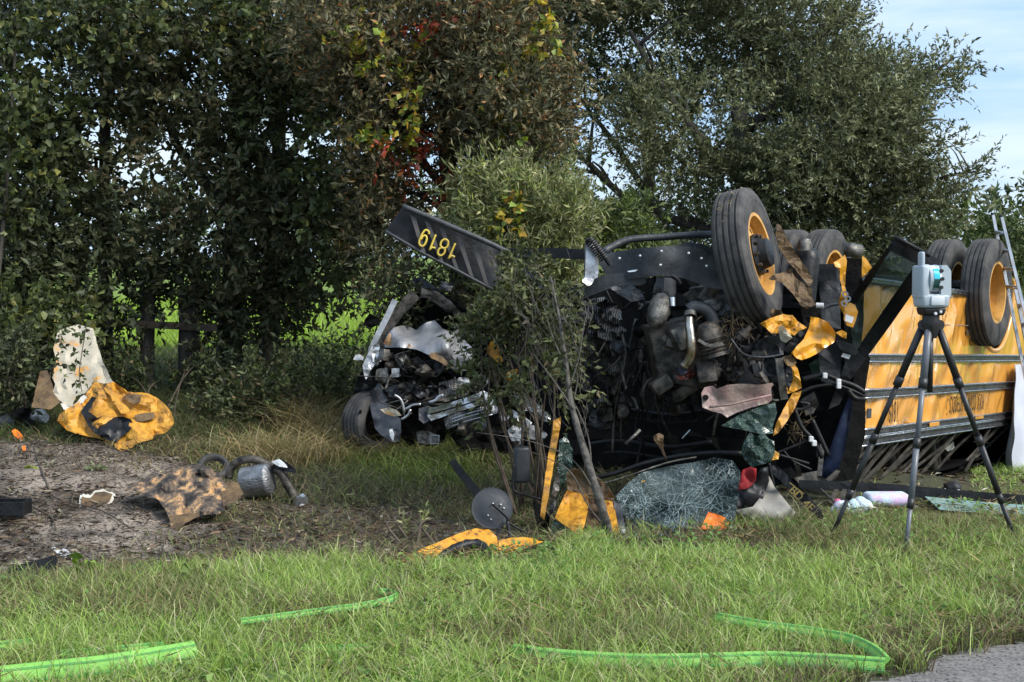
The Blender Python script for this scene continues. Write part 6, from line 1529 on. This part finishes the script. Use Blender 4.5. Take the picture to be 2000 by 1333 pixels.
# ladder leaning on the bus
lt0, lt1 = P(1939, 419, 13.35), P(1956, 423, 13.0)
lb0, lb1 = P(2052, 985, 12.2), P(2092, 985, 11.8)
lad = thing('ladder', (P(2070, 985, 12.0).x, P(2070, 985, 12.0).y, float(hgt(P(2070, 985, 12.0).x, 11.9))), 'aluminium extension ladder leaning against the bus side at the right edge', 'ladder')
for a, b_ in ((lt0, lb0), (lt1, lb1)):
    mid = a.lerp(b_, .30)
    r_ = MB().ribbon([a, b_], (lt1 - lt0), .026, .026).build('ladder_rail', 'ladder', lad)
    MB().ribbon([a.lerp(b_, .27) + BN * .07, b_ + BN * .07], (lt1 - lt0), .030, .030).build('ladder_rail', 'ladder', lad)
    MB().box(a, (.034, .036, .03), None, .006).build('end_cap', 'ink', r_)
for k in range(1, 15):
    t = k / 15
    MB().tube([lt0.lerp(lb0, t) + BN * (.07 if t > .3 else 0), lt1.lerp(lb1, t) + BN * (.07 if t > .3 else 0)], .017, 8).build('rung', 'ladder', lad, smooth=True)

# white sheet hung over the windows
shs = thing('white_sheet', side_pt(1985, 945, -.1), 'long white sheet hanging in folds over the bus windows by the ladder', 'sheet')
vs, fs = [], []
nu, nv = 60, 30
for j in range(nv + 1):
    t = j / nv; xl = 1968 + (1944 - 1968) * t; xr = 2090; y = 712 + (962 - 712) * t
    for i in range(nu + 1):
        u = i / nu
        q = side_pt(xl + (xr - xl) * u, y + 4 * math.sin(u * 40) * t - u * 10)
        fold = math.sin(u * 46 + 1.2 * math.sin(t * 3) + noise.noise(Vector((u * 6, t * 2, 0))) * 2)
        vs.append(q + BN * (.07 + .03 * t + (.020 + .040 * t) * fold + .02 * noise.noise(Vector((u * 9, t * 5, 3)))))
for j in range(nv):
    for i in range(nu): a = j * (nu + 1) + i; fs.append((a, a + 1, a + nu + 2, a + nu + 1))
mb = MB().add(vs, fs); mb.add([v - BN * .004 for v in vs], [tuple(reversed(f)) for f in fs]); mb.build('cloth', 'cloth', shs, smooth=True)

# detached door leaf lying by the bus
def dl(px, py): return gd(px, 1002) + .02 + (1002 - py) * .009
dd = thing('detached_door', G(1800, 1000), 'black framed door with teal glass lying flat on the grass behind the tripod', 'door')
MB().plate([(1560, 938), (1640, 940), (1760, 947), (1900, 960), (2060, 972), (2060, 990), (1960, 984), (1860, 976), (1780, 972), (1700, 962), (1560, 956)], lambda x, y: 10.15, 18, .006, .06, seed=120).build('door_frame', 'black', dd)
MB().plate([(1788, 962), (1808, 966), (1838, 994), (1822, 996)], 10.0, 14, .003, .05, seed=121).build('door_frame', 'black', dd)
MB().plate([(1806, 970), (1900, 979), (1990, 986), (2050, 990), (2050, 1012), (1960, 1006), (1836, 996)], lambda x, y: 9.98 - (y - 970) * .009, 20, .003, .01, seed=122).build('door_pane', 'tealglass', dd)
MB().plate([(1700, 990), (1790, 986), (1800, 996), (1700, 1000)], 9.9, 14, .01, .03, seed=123).build('door_frame', 'greypanel', dd)
MB().tube([P(1602, 956, 10.05), P(1620, 972, 9.98), P(1632, 982, 9.9)], .012, 7).build('door_rod', 'cast', dd, smooth=True)
for x0, x1 in ((1634, 1622), (1650, 1640), (1668, 1664)): MB().ribbon([P(x0, 958, 10.1), P(x1, 985, 9.9)], (1, 0, 0), .03, .02).build('door_bar', 'post', dd)

# soft things at the door
def ball(mb, px, py, d, r, sq=1., up=0.):
    mb.lathe(P(px, py, d), (0, 0, 1), [(-r * sq * math.cos(math.pi * k / 10), r * math.sin(math.pi * k / 10)) for k in range(11)], 16, wob=.12)
q = G(1668, 1003); pl = thing('plush_toy', q, 'pastel mint and pink plush toy lying beside the left tripod leg', 'toy')
mb = MB()
for x, y, r in ((1668, 990, .055), (1680, 984, .05), (1690, 990, .05), (1676, 998, .045), (1662, 997, .05), (1654, 994, .05), (1690, 1000, .04)): ball(mb, x, y, 9.62, r)
mb.build('body', 'plushB', pl, smooth=True)
mb = MB()
for x, y, r in ((1640, 992, .05), (1632, 998, .04), (1646, 986, .03)): ball(mb, x, y, 9.66, r)
mb.build('ear', 'plushA', pl, smooth=True)
mb = MB(); ball(mb, 1636, 982, 9.68, .028); mb.build('nose', 'pink', pl, smooth=True)
mb = MB(); mb.tube([P(1692, 988, 9.6), P(1702, 994, 9.58), P(1712, 998, 9.58)], .022, 8, smooth=3); mb.build('leg', 'cream', pl, smooth=True)
mb = MB().box(P(1732, 975, 9.95), (.31, .22, .085), None, .036, 4); pw = mb.build('pillow', 'plushA', smooth=True)
tag(pw, 'small tie dyed pastel pillow lying on the black door frame', 'pillow')
q = P(1856, 962, 10.6)
sh = thing('shoe', q, 'black and white sneaker lying in the grass under the bus windows', 'shoe')
mb = MB(); mb.tube([P(1842, 962, 10.6), P(1850, 956, 10.6), P(1860, 953, 10.6), P(1870, 960, 10.6)], [.03, .05, .055, .04], 12, smooth=4); mb.build('upper', 'black', sh, smooth=True)
mb = MB(); ball(mb, 1870, 962, 10.56, .026); mb.build('toe_cap', 'white', sh, smooth=True)
mb = MB(); mb.tube([P(1840, 964, 10.55), P(1848, 956, 10.55)], .012, 6); mb.build('heel_tab', 'white', sh, smooth=True)
o = MB().ribbon([P(1922, 953, 12.4), P(1968, 943, 12.6)], (0, 0, 1), .03, .02).build('white_strip', 'white'); tag(o, 'thin white strip lying in the grass at the foot of the sheet', 'strip')

def loose(name, poly, depth, mat, label, cat, res=8, amp=.02, thick=.012, jag=.6, seed=0, freq=5., smooth=False, group=None):
    o = MB().plate(poly, depth, res, amp, thick, jag, freq, seed=seed).build(name, mat, None, smooth)
    return tag(o, label, cat, group)
loose('plastic_piece', [(1368, 1034), (1384, 1000), (1404, 1006), (1418, 1012), (1410, 1022), (1424, 1020), (1420, 1032), (1404, 1036)], [(1370, 1034, 8.92), (1390, 1002, 9.02)], 'orange', 'bright orange ribbed plastic piece standing in front of the shattered windshield', 'debris', 7, .015, .012, .4, 130)
loose('plastic_piece', [(1440, 1028), (1456, 1022), (1480, 1026), (1478, 1032), (1450, 1036)], 9.0, 'redpart', 'small red broken plastic strip in the grass right of the orange piece', 'debris', 6, .03, .012, 1, 131)
loose('plastic_piece', [(1422, 1028), (1436, 1026), (1440, 1036), (1426, 1036)], 8.98, 'white', 'crumpled white scrap between the orange piece and the red strip', 'debris', 6, .03, .01, 1, 132)

# ------------------------------------------------------------------ torn bodywork on the bank at the left
def lean(px, py, k): 
    d0 = gd(px, py); return lambda x, y: d0 - .02 + (py - y) * k
hd = thing('hood_fragment', G(230, 872), 'large torn fibreglass bonnet half cream and half yellow lying on the bank', 'debris')
dp = lean(230, 872, .0042)
def hsh(name, poly, off, mat, seed, res=6, amp=.05, thick=.014, jag=1.2, freq=4.5, smooth=24, parent=None):
    return MB().plate(poly, lambda x, y: dp(x, y) + off, res, amp, thick, jag, freq, seed=seed).build(name, mat, parent or hd, smooth)
hsh('cream_panel', [(113, 647), (132, 640), (155, 634), (182, 642), (192, 681), (201, 708), (218, 742), (222, 746), (203, 752), (184, 744), (169, 767), (148, 775), (142, 790), (131, 796), (119, 784), (102, 769), (108, 750), (102, 738), (110, 708), (104, 680)], .05, 'pale', 140, amp=.06)
hsh('panel_edge', [(78, 726), (92, 724), (100, 745), (106, 770), (118, 785), (100, 800), (62, 796), (70, 760)], .02, 'back', 141, amp=.05)
hsh('yellow_panel', [(184, 746), (203, 750), (222, 746), (236, 756), (250, 766), (272, 767), (292, 770), (310, 780), (322, 790), (335, 806), (340, 826), (332, 838), (316, 848), (280, 858), (240, 866), (222, 868), (190, 856), (160, 850), (132, 842), (112, 822), (118, 808), (132, 798), (150, 788), (168, 770)], -.03, 'torn', 142, amp=.09)
hsh('ridge', [(196, 752), (206, 752), (224, 768), (236, 786), (250, 796), (256, 808), (236, 808), (226, 792), (214, 772)], -.07, 'torn', 143, amp=.03)
hsh('lamp_recess', [(246, 774), (262, 770), (278, 772), (276, 786), (262, 790), (250, 784)], -.075, 'back', 144, amp=.04)
hsh('slot', [(262, 812), (286, 806), (300, 806), (304, 816), (286, 822), (266, 824)], -.075, 'back', 145, amp=.02)
hsh('inner_liner', [(158, 804), (168, 790), (180, 774), (188, 778), (178, 796), (172, 804), (190, 816), (206, 812), (222, 816), (240, 814), (256, 820), (262, 832), (252, 842), (236, 854), (226, 866), (206, 858), (184, 846), (170, 828)], -.10, 'black', 146, amp=.10)
hsh('lower_strip', [(222, 868), (250, 862), (300, 853), (298, 858), (270, 866), (252, 876), (238, 882), (226, 876)], -.12, 'torn', 147, amp=.02)
hsh('torn_edge', [(118, 788), (136, 796), (150, 786), (164, 772), (170, 776), (156, 792), (140, 802), (124, 800)], -.06, 'cream', 148, amp=.04, jag=2)

dq = lean(345, 1036, .0072)
bp_ = thing('burnt_panel', G(345, 1030), 'charred orange body panel curled up on the sandy bank', 'debris')
def bsh(name, poly, off, mat, seed, amp=.05, **kw): return MB().plate(poly, lambda x, y: dq(x, y) + off, 5, amp, .014, 1.4, kw.get('freq', 4.), seed=seed).build(name, mat, bp_, 26)
bsh('panel', [(246, 954), (262, 944), (300, 928), (330, 925), (346, 913), (362, 910), (386, 906), (412, 914), (428, 926), (440, 946), (446, 960), (438, 990), (430, 1004), (404, 1006), (382, 1012), (366, 1020), (348, 1034), (336, 1035), (330, 1012), (322, 994), (306, 974), (284, 970), (272, 962)], 0, 'burnt', 150, .12)
bsh('rim_piece', [(430, 950), (452, 938), (466, 944), (476, 964), (466, 976), (450, 984), (436, 990)], .02, 'back', 151, .05)
bsh('rolled_edge', [(330, 1008), (360, 1004), (390, 1002), (382, 1012), (362, 1022), (346, 1036), (334, 1034)], -.04, 'back', 152, .03)
loose('panel_scrap', [(158, 984), (160, 970), (176, 972), (186, 962), (204, 960), (220, 966), (214, 980), (196, 988), (180, 992), (172, 994)], lean(185, 992, .008), 'back', 'small brown and orange scrap with white torn edges left of the charred panel', 'debris', 7, .02, .014, 2, 153)
o = bpy.data.objects['panel_scrap']
MB().plate([(153, 986), (157, 966), (176, 968), (186, 958), (206, 957), (225, 965), (218, 982), (198, 992), (180, 997), (168, 996)], lambda x, y: lean(185, 992, .008)(x, y) + .015, 5, .02, .01, 2.6, seed=154).build('torn_edge', 'cream', o)
ex = thing('exhaust_muffler', G(510, 985), 'dented grey muffler with a bent tailpipe on the grass beside the charred panel', 'muffler')
dm = gd(500, 975) - .02
mb = MB(); mb.lathe(P(502, 940, dm), Vector((.96, -.15, .18)), [(-.115, 0), (-.115, .09), (-.10, .118)] + [(-.10 + k * .012, .118 + (.004 if k % 2 else 0)) for k in range(17)] + [(.11, .10), (.12, .06), (.12, 0)], 28, wob=.05); mb.build('muffler_body', 'galv', ex, smooth=40)
MB().tube([P(x, y, dm - .02) for x, y in ((536, 915), (550, 925), (562, 948), (574, 968), (582, 985))], .034, 12, smooth=4).build('tailpipe', 'grime', ex, smooth=True)
MB().lathe(P(586, 992, dm - .10), P(590, 1000, dm - .2) - P(580, 978, dm - .05), [(-.07, .036), (-.02, .045), (.05, .048), (.05, .038), (-.02, .03)], 18, wob=.1).build('pipe_end', 'galv', ex, smooth=True)
MB().plate([(578, 970), (592, 964), (602, 974), (600, 992), (590, 985)], dm - .14, 7, .02, .006, .6, seed=154).build('heat_shield', 'chrome', ex)
MB().tube([P(x, y, dm + .02) for x, y in ((446, 935), (452, 915), (470, 900), (498, 898), (520, 906), (540, 912))], .030, 12, smooth=4).build('inlet_pipe', 'grime', ex, smooth=True)
MB().plate([(528, 914), (540, 900), (552, 898), (575, 914), (580, 924), (560, 922), (545, 918)], dm - .06, 8, .02, .02, .4, seed=155).build('hanger', 'black', ex)
MB().plate([(530, 902), (545, 897), (556, 905), (562, 914), (545, 912)], dm - .09, 7, .02, .008, .5, seed=156).build('heat_shield', 'white', ex)
o = MB().lathe(P(418, 912, gd(418, 930) - .05), Vector((.25, -.6, .75)), [(-.025, .085), (-.03, .11), (0, .125), (.03, .11), (.025, .085), (-.025, .085)], 32).build('rubber_ring', 'rubber', smooth=True); tag(o, 'black rubber ring lying behind the charred panel by the muffler', 'ring')

# far left bits
loose('metal_plate', [(-10, 818), (14, 808), (28, 822), (28, 838), (8, 838), (-10, 836)], gd(10, 842), 'liner', 'bent dark grey metal plate at the left edge of the bank', 'debris', 8, .04, .02, .8, 160)
loose('crumpled_trim', [(56, 812), (70, 800), (84, 798), (96, 812), (92, 826), (74, 824), (62, 820)], gd(80, 835), 'white', 'crumpled white plastic trim beside the cream bonnet piece', 'debris', 6, .08, .012, 1.6, 161)
loose('crumpled_trim', [(20, 806), (44, 796), (62, 800), (58, 816), (74, 830), (92, 846), (74, 846), (50, 832), (28, 818)], gd(60, 846), 'soot_shade', 'twisted black trim piece lying under the crumpled white plastic', 'debris', 7, .08, .014, 1.4, 162)
loose('orange_shard', [(22, 842), (30, 838), (40, 846), (48, 856), (40, 860), (28, 852)], lean(38, 860, .006), 'orange', 'bright orange plastic shard on the bank below the black trim', 'debris', 6, .02, .012, .8, 163)
loose('orange_shard', [(43, 872), (49, 870), (51, 880), (44, 884)], lean(47, 884, .006), 'orange', 'tiny orange chip on the sand just below the larger orange shard', 'debris', 6, .01, .012, .6, 164)
tr_ = thing('plastic_tray', G(16, 1016), 'black plastic tray half out of view on the sandy bank', 'tray')
mb = MB(); cxy = P(10, 1004, gd(10, 1016) - .02)
mb.box(cxy, (.28, .16, .012), None, .002); tb = mb.build('tray_base', 'black', tr_)
for dx, dy, sx_, sy_ in ((0, -.08, .30, .012), (0, .08, .30, .012), (.14, 0, .012, .17), (-.14, 0, .012, .17)): MB().box(cxy + Vector((dx, dy, .045)), (sx_, sy_, .09), None, .003).build('tray_side', 'black', tr_)
vg = thing('vent_grille', G(66, 1138), 'black slatted vent grille lying at the edge of the grass', 'grille')
ga, gb, gc_, gdn = G(18, 1142, .06), G(108, 1120, .07), G(112, 1128, .05), G(40, 1150, .04)
for k in range(7):
    t = k / 6; MB().ribbon([ga.lerp(gdn, t) + Vector((0, 0, .02)), gb.lerp(gc_, t) + Vector((0, 0, .02))], (0, 0, 1), .02, .010).build('slat', 'black', vg)
MB().ribbon([ga + Vector((0, 0, .012)), gdn], (0, 0, 1), .035, .014).build('grille_end', 'black', vg)
MB().ribbon([gb + Vector((0, 0, .012)), gc_], (0, 0, 1), .035, .014).build('grille_end', 'black', vg)
MB().plate([(100, 1070), (112, 1066), (130, 1074), (146, 1090), (140, 1093), (116, 1086)], lambda x, y: gd(x, y) - .03, 8, .01, .008, .3, holes=[[(114, 1079), (121, 1074), (128, 1083)]], seed=165).build('switch_plate', 'white')
tag(bpy.data.objects['switch_plate'], 'pale plastic cover plate with a dark hole on the sand above the grille', 'debris')

# torn wheel-arch by the ditch
fr = thing('torn_fender', G(870, 1102), 'yellow torn fender with its black wheel arch lying in the ditch by the round mirror', 'debris')
d0f = gd(870, 1100) + .10
def fd(x, y): return d0f + (1100 - y) * .004 + (x - 870) * .0009
MB().plate([(770, 1108), (784, 1096), (800, 1084), (850, 1062), (900, 1041), (930, 1032), (955, 1034), (970, 1048), (976, 1075), (970, 1096), (958, 1094), (952, 1072), (938, 1060), (915, 1058), (888, 1068), (868, 1084), (858, 1104), (820, 1104)], fd, 8, .05, .02, .8, 4., seed=170).build('fender_skin', 'dirty', fr, 40)
MB().tube([P(x, y, fd(x, y) - .05) for x, y in ((858, 1108), (866, 1088), (886, 1074), (912, 1064), (936, 1064), (950, 1076), (958, 1100))], .030, 9, smooth=4, jit=.12).build('arch_lip', 'black', fr, smooth=True)
MB().plate([(862, 1106), (872, 1086), (912, 1068), (938, 1070), (950, 1100)], lambda x, y: fd(x, y) + .12, 12, .03, .02, seed=171).build('arch_liner', 'soot_shade', fr)
MB().plate([(974, 1056), (1000, 1050), (1030, 1050), (1050, 1054), (1070, 1062), (1046, 1066), (1028, 1078), (1016, 1096), (1004, 1106), (974, 1102)], lambda x, y: fd(x, y) - .02, 8, .04, .02, .8, 4., seed=172).build('fender_skin', 'dirty', fr, 40)
MB().tube([P(x, y, fd(x, y) - .03) for x, y in ((1014, 1098), (1026, 1080), (1046, 1068), (1070, 1066), (1086, 1078))], .014, 8, smooth=4).build('arch_lip', 'black', fr, smooth=True)
o = MB().ribbon([P(884, 902, 10.9), P(905, 930, 10.4), P(936, 968, 9.5)], Vector((1, 0, .6)), .055, .02, smooth=3).build('wiper_blade', 'black'); tag(o, 'flat black blade sticking up from the grass behind the round mirror', 'debris')

# ------------------------------------------------------------------ fire hoses
def flat_hose(t, pts, a=.043, b_=.017, tilt=.9, z=.045):
    p = catmull([G(*q, z) for q in pts], 8); vs, fs, st = [], [], []
    for i in range(len(p)):
        tn = (p[min(i + 1, len(p) - 1)] - p[max(i - 1, 0)]).normalized()
        hz = tn.cross(Vector((0, 0, 1))).normalized()
        if hz.y > 0: hz = -hz
        wob = .12 * noise.noise(p[i] * 2.2)
        A = (Vector((0, 0, 1)) * math.sin(tilt + wob) - hz * math.cos(tilt + wob)).normalized(); B = tn.cross(A).normalized()
        if B.dot(hz) < 0: B = -B
        for k in range(14):
            g = 2 * math.pi * k / 14; vs.append(p[i] + A * (a * math.cos(g)) + B * (b_ * math.copysign(abs(math.sin(g)) ** .7, math.sin(g))))
        st.append((p[i] + A * (a * .42) + B * (b_ + .0015), p[i] - A * (a * .62) + B * (b_ * .85 + .0015), A))
    for i in range(len(p) - 1):
        for k in range(14): fs.append((i * 14 + k, i * 14 + (k + 1) % 14, (i + 1) * 14 + (k + 1) % 14, (i + 1) * 14 + k))
    fs.append(tuple(range(13, -1, -1))); fs.append(tuple((len(p) - 1) * 14 + k for k in range(14)))
    h_ = MB().add(vs, fs).build('hose_jacket', 'hosegreen', t, smooth=50)
    for j in (0, 1):
        vs, fs = [], []
        for q in st: vs += [q[j] + q[2] * .0045, q[j] - q[2] * .0045]
        for i in range(len(st) - 1): fs.append((2 * i, 2 * i + 1, 2 * i + 3, 2 * i + 2))
        MB().add(vs, fs).build('hose_stripe', 'hosestripe', h_)
t = thing('fire_hose', G(1500, 1303), 'bright green fire hose folded back on itself beside the asphalt edge', 'hose')
flat_hose(t, HOSE_A, .037, .016, 1.0, .04); flat_hose(t, HOSE_A2, .028, .012, .7, .055)
t = thing('fire_hose', G(200, 1322), 'wide bright green fire hose running off the bottom left corner', 'hose')
flat_hose(t, HOSE_B, .047, .018, 1.0, .045); flat_hose(t, HOSE_B2, .03, .012, .7, .04); flat_hose(t, HOSE_B3, .03, .012, .7, .04)
t = thing('fire_hose', G(640, 1217), 'pale green hose curling through the grass below the ditch', 'hose')
flat_hose(t, HOSE_C, .018, .011, 1.0, .06)
t = thing('fire_hose', G(620, 1281), 'faint green hose almost buried in grass right of the wide one', 'hose')
flat_hose(t, HOSE_D, .024, .012, .8, .03)

# ------------------------------------------------------------------ vegetation in front of the wreck
sb = G(1192, 1052)
t = thing('dead_sapling', sb, 'grey dead sapling trunk leaning across the yellow roof cap', 'tree')
mb = MB(); mb.tube([sb - Vector((0, 0, .03)), P(1178, 1000, 8.85), P(1155, 925, 8.9), P(1132, 850, 9.0), P(1114, 780, 9.1), P(1104, 700, 9.25), P(1092, 620, 9.4), P(1075, 540, 9.5)], [.031, .027, .024, .021, .018, .015, .011, .007, .005], 9, smooth=5, jit=.08); mb.build('trunk', 'deadbark', t, smooth=True)
for k, pts in enumerate((((1155, 925), (1150, 860), (1128, 800), (1110, 770)), ((1180, 1010), (1160, 960), (1120, 900), (1060, 870), (1000, 855), (930, 845)), ((1120, 800), (1075, 735), (1040, 690)), ((1112, 760), (1130, 700), (1140, 640), (1150, 600)), ((1190, 1040), (1150, 990), (1120, 930), (1090, 905), (1030, 880)), ((1106, 720), (1080, 660), (1062, 600)), ((1118, 790), (1128, 740), (1120, 690)))):
    MB().tube([P(x, y, 8.95 + .05 * k) for x, y in pts], .007, 6, smooth=5, taper=.002).build('limb', 'deadbark', t, smooth=True)
rnd = random.Random(9)
mb = MB()
for k in range(64):
    x, y = rnd.uniform(1030, 1150), rnd.uniform(600, 860); d = 9.2 + rnd.uniform(0, .3)
    mb.tube([P(x, y, d), P(x + rnd.uniform(-30, 10), y - rnd.uniform(20, 60), d + .05), P(x + rnd.uniform(-60, 20), y - rnd.uniform(60, 130), d + .1)], .0026, 4, smooth=3, taper=.001)
o = mb.build('twigs', 'deadbark', t, smooth=True); o['kind'] = 'stuff'
bush('leafy vine tangle hanging over the crushed bus nose and the car', (1040, 1000), [(1012, 590, 9.9, 34, 40, .25, 70), (1000, 660, 9.8, 75, 70, .35, 190), (960, 650, 10.1, 45, 60, .3, 80), (1040, 720, 9.6, 60, 46, .3, 70), (970, 750, 9.9, 40, 46, .3, 60), (1060, 610, 9.7, 50, 60, .3, 70), (1020, 520, 10.0, 28, 24, .2, 30), (960, 580, 10.9, 26, 30, .2, 30), (1100, 700, 9.4, 30, 60, .2, 50), (940, 720, 10.3, 30, 30, .2, 34)],
     11, .052, .024, [(.085, .100, .035, 4), (.055, .065, .024, 3), (.13, .14, .06, 1.5), (.10, .08, .04, .7), (.19, .19, .10, .4)], 180, cat='vine', name='vine', stems=16, tl=.20, gap=.38, droop=.4)
t = thing('vine', G(120, 870), 'few green leaves hanging on a thin runner in front of the cream panel', 'vine')
MB().tube([P(168, 640, 11.2), P(160, 690, 11.1), P(155, 730, 11.05), P(160, 765, 11.0)], .004, 5, smooth=5).build('stem', 'twig', t, smooth=True)
V, F, Lt, C = crown_of([(140, 690, 11.1, 26, 40, .1, 6), (120, 646, 11.3, 50, 10, .2, 14), (106, 690, 11.2, 8, 40, .1, 8), (160, 720, 11.05, 8, 40, .05, 5)], 6, .045, .028, DARK + MIDG, .16, .2, 2.0, 181)
o = np_mesh('foliage', V, F, Lt, C, 'leaf', t); o['kind'] = 'stuff'
bush('small weed with pale narrow leaves in the ditch left of the torn fender', (820, 1065), [(815, 1035, 9.2, 26, 26, .12, 14)], 9, .05, .012, PALE, 182, cat='weed', name='weed', stems=5, tl=.1, gap=.1)
def weed(label, px, py, n_, L, W, pal, h_, name='weed'):
    b_ = G(px, py); t = thing(name, b_, label, 'weed')
    az = RNG.random(n_) * 6.28; rr = RNG.random(n_)
    pos = np.array(b_) + np.stack([np.cos(az) * rr * h_ * .5, np.sin(az) * rr * h_ * .5, h_ * (.2 + .8 * RNG.random(n_))], 1)
    V, F, Lt, C = leaf_arrays(pos, np.stack([np.cos(az), np.sin(az), RNG.normal(.2, .3, n_)], 1), L * (.7 + .6 * RNG.random(n_)), W * (.7 + .6 * RNG.random(n_)), pick(pal, n_))
    o = np_mesh('leaf_cluster', V, F, Lt, C, 'leaf', t); o['kind'] = 'stuff'
    mb = MB()
    for p_ in pos: mb.tube([b_, Vector(p_)], .002, 4)
    mb.build('stem', 'twig', t)
weed('broad leaved bright green weed beside the black grille', 165, 1138, 22, .065, .045, [(.24, .36, .05, 2), (.15, .24, .04, 3)], .13)
weed('dark heart leaved weed at the edge of the mown grass', 375, 1143, 14, .06, .045, [(.08, .13, .03, 2), (.13, .19, .05, 1)], .10)
weed('pale rosette weed on the sand above the brown scrap', 188, 920, 16, .09, .025, [(.26, .29, .15, 2), (.18, .22, .10, 1)], .04)
weed('single lime green seedling on the sand', 60, 918, 9, .05, .035, [(.34, .42, .06, 1)], .03)
weed('silvery small weed on the bank near the lime seedling', 100, 915, 9, .06, .02, [(.22, .24, .14, 1)], .05)
weed('tufted weed left of the dead sapling foot', 1080, 1062, 16, .07, .012, DULL, .08)
def stick(label, pts, r, forks=()):
    t = thing('fallen_branch', G(*pts[0]), label, 'branch')
    MB().tube([G(x, y, .02) for x, y in pts], r, 6, smooth=5, taper=r * .5).build('stick', 'twig', t, smooth=True)
    for f in forks: MB().tube([G(x, y, .03) for x, y in f], r * .5, 5, smooth=4, taper=r * .2).build('side_twig', 'twig', t, smooth=True)
stick('curved brown stick on the sand beside the black tray', ((-20, 968), (40, 984), (80, 1004), (102, 1018), (109, 1040)), .012, (((42, 986), (60, 984), (80, 990)),))
stick('long forked twig trailing across the sandy bank', ((66, 880), (80, 920), (92, 950), (104, 974), (140, 988), (200, 1004), (262, 1042)), .009, (((82, 915), (84, 890), (85, 872)), ((104, 974), (80, 978), (60, 974)), ((140, 988), (144, 972), (146, 958))))
stick('pale broken twig lying at the foot of the dead sapling', ((1176, 1052), (1200, 1056), (1222, 1080)), .006, (((1180, 1052), (1170, 1070), (1165, 1085)),))
# blue glass crumbs
rnd = random.Random(3); mb = MB()
for k in range(90):
    q = G(rnd.gauss(330, 14), rnd.gauss(1078, 7), .008); mb.box(q, (.008, .008, .006), (Vector((1, 0, 0)).lerp(Vector((0, 1, 0)), rnd.random()).normalized(), Vector((0, 0, 1)), Vector((.6, -.8, 0))))
o = mb.build('glass_crumbs', 'cyan' if False else 'shard'); tag(o, kind='stuff')

# ------------------------------------------------------------------ groups of repeats
for stem_, grp in (('oak_tree', 'oaks behind the bus'), ('tree', 'dark trees of the thicket on the left'), ('bush', 'bushes and undergrowth round the wreck'), ('shrub', 'green shrubs behind the bus nose'), ('vine', 'hanging vines'),
                   ('fire_hose', 'green fire hoses lying in the grass'), ('weed', 'small weeds on the bank and verge'), ('fallen_branch', 'fallen twigs on the ground'), ('plastic_piece', 'small broken pieces in front of the windshield'),
                   ('orange_shard', 'orange shards on the bank'), ('crumpled_trim', 'crumpled trim pieces on the bank')):
    for o in sc.objects:
        if o.parent is None and o.name.split('.')[0] == stem_ and 'label' in o: o['group'] = grp
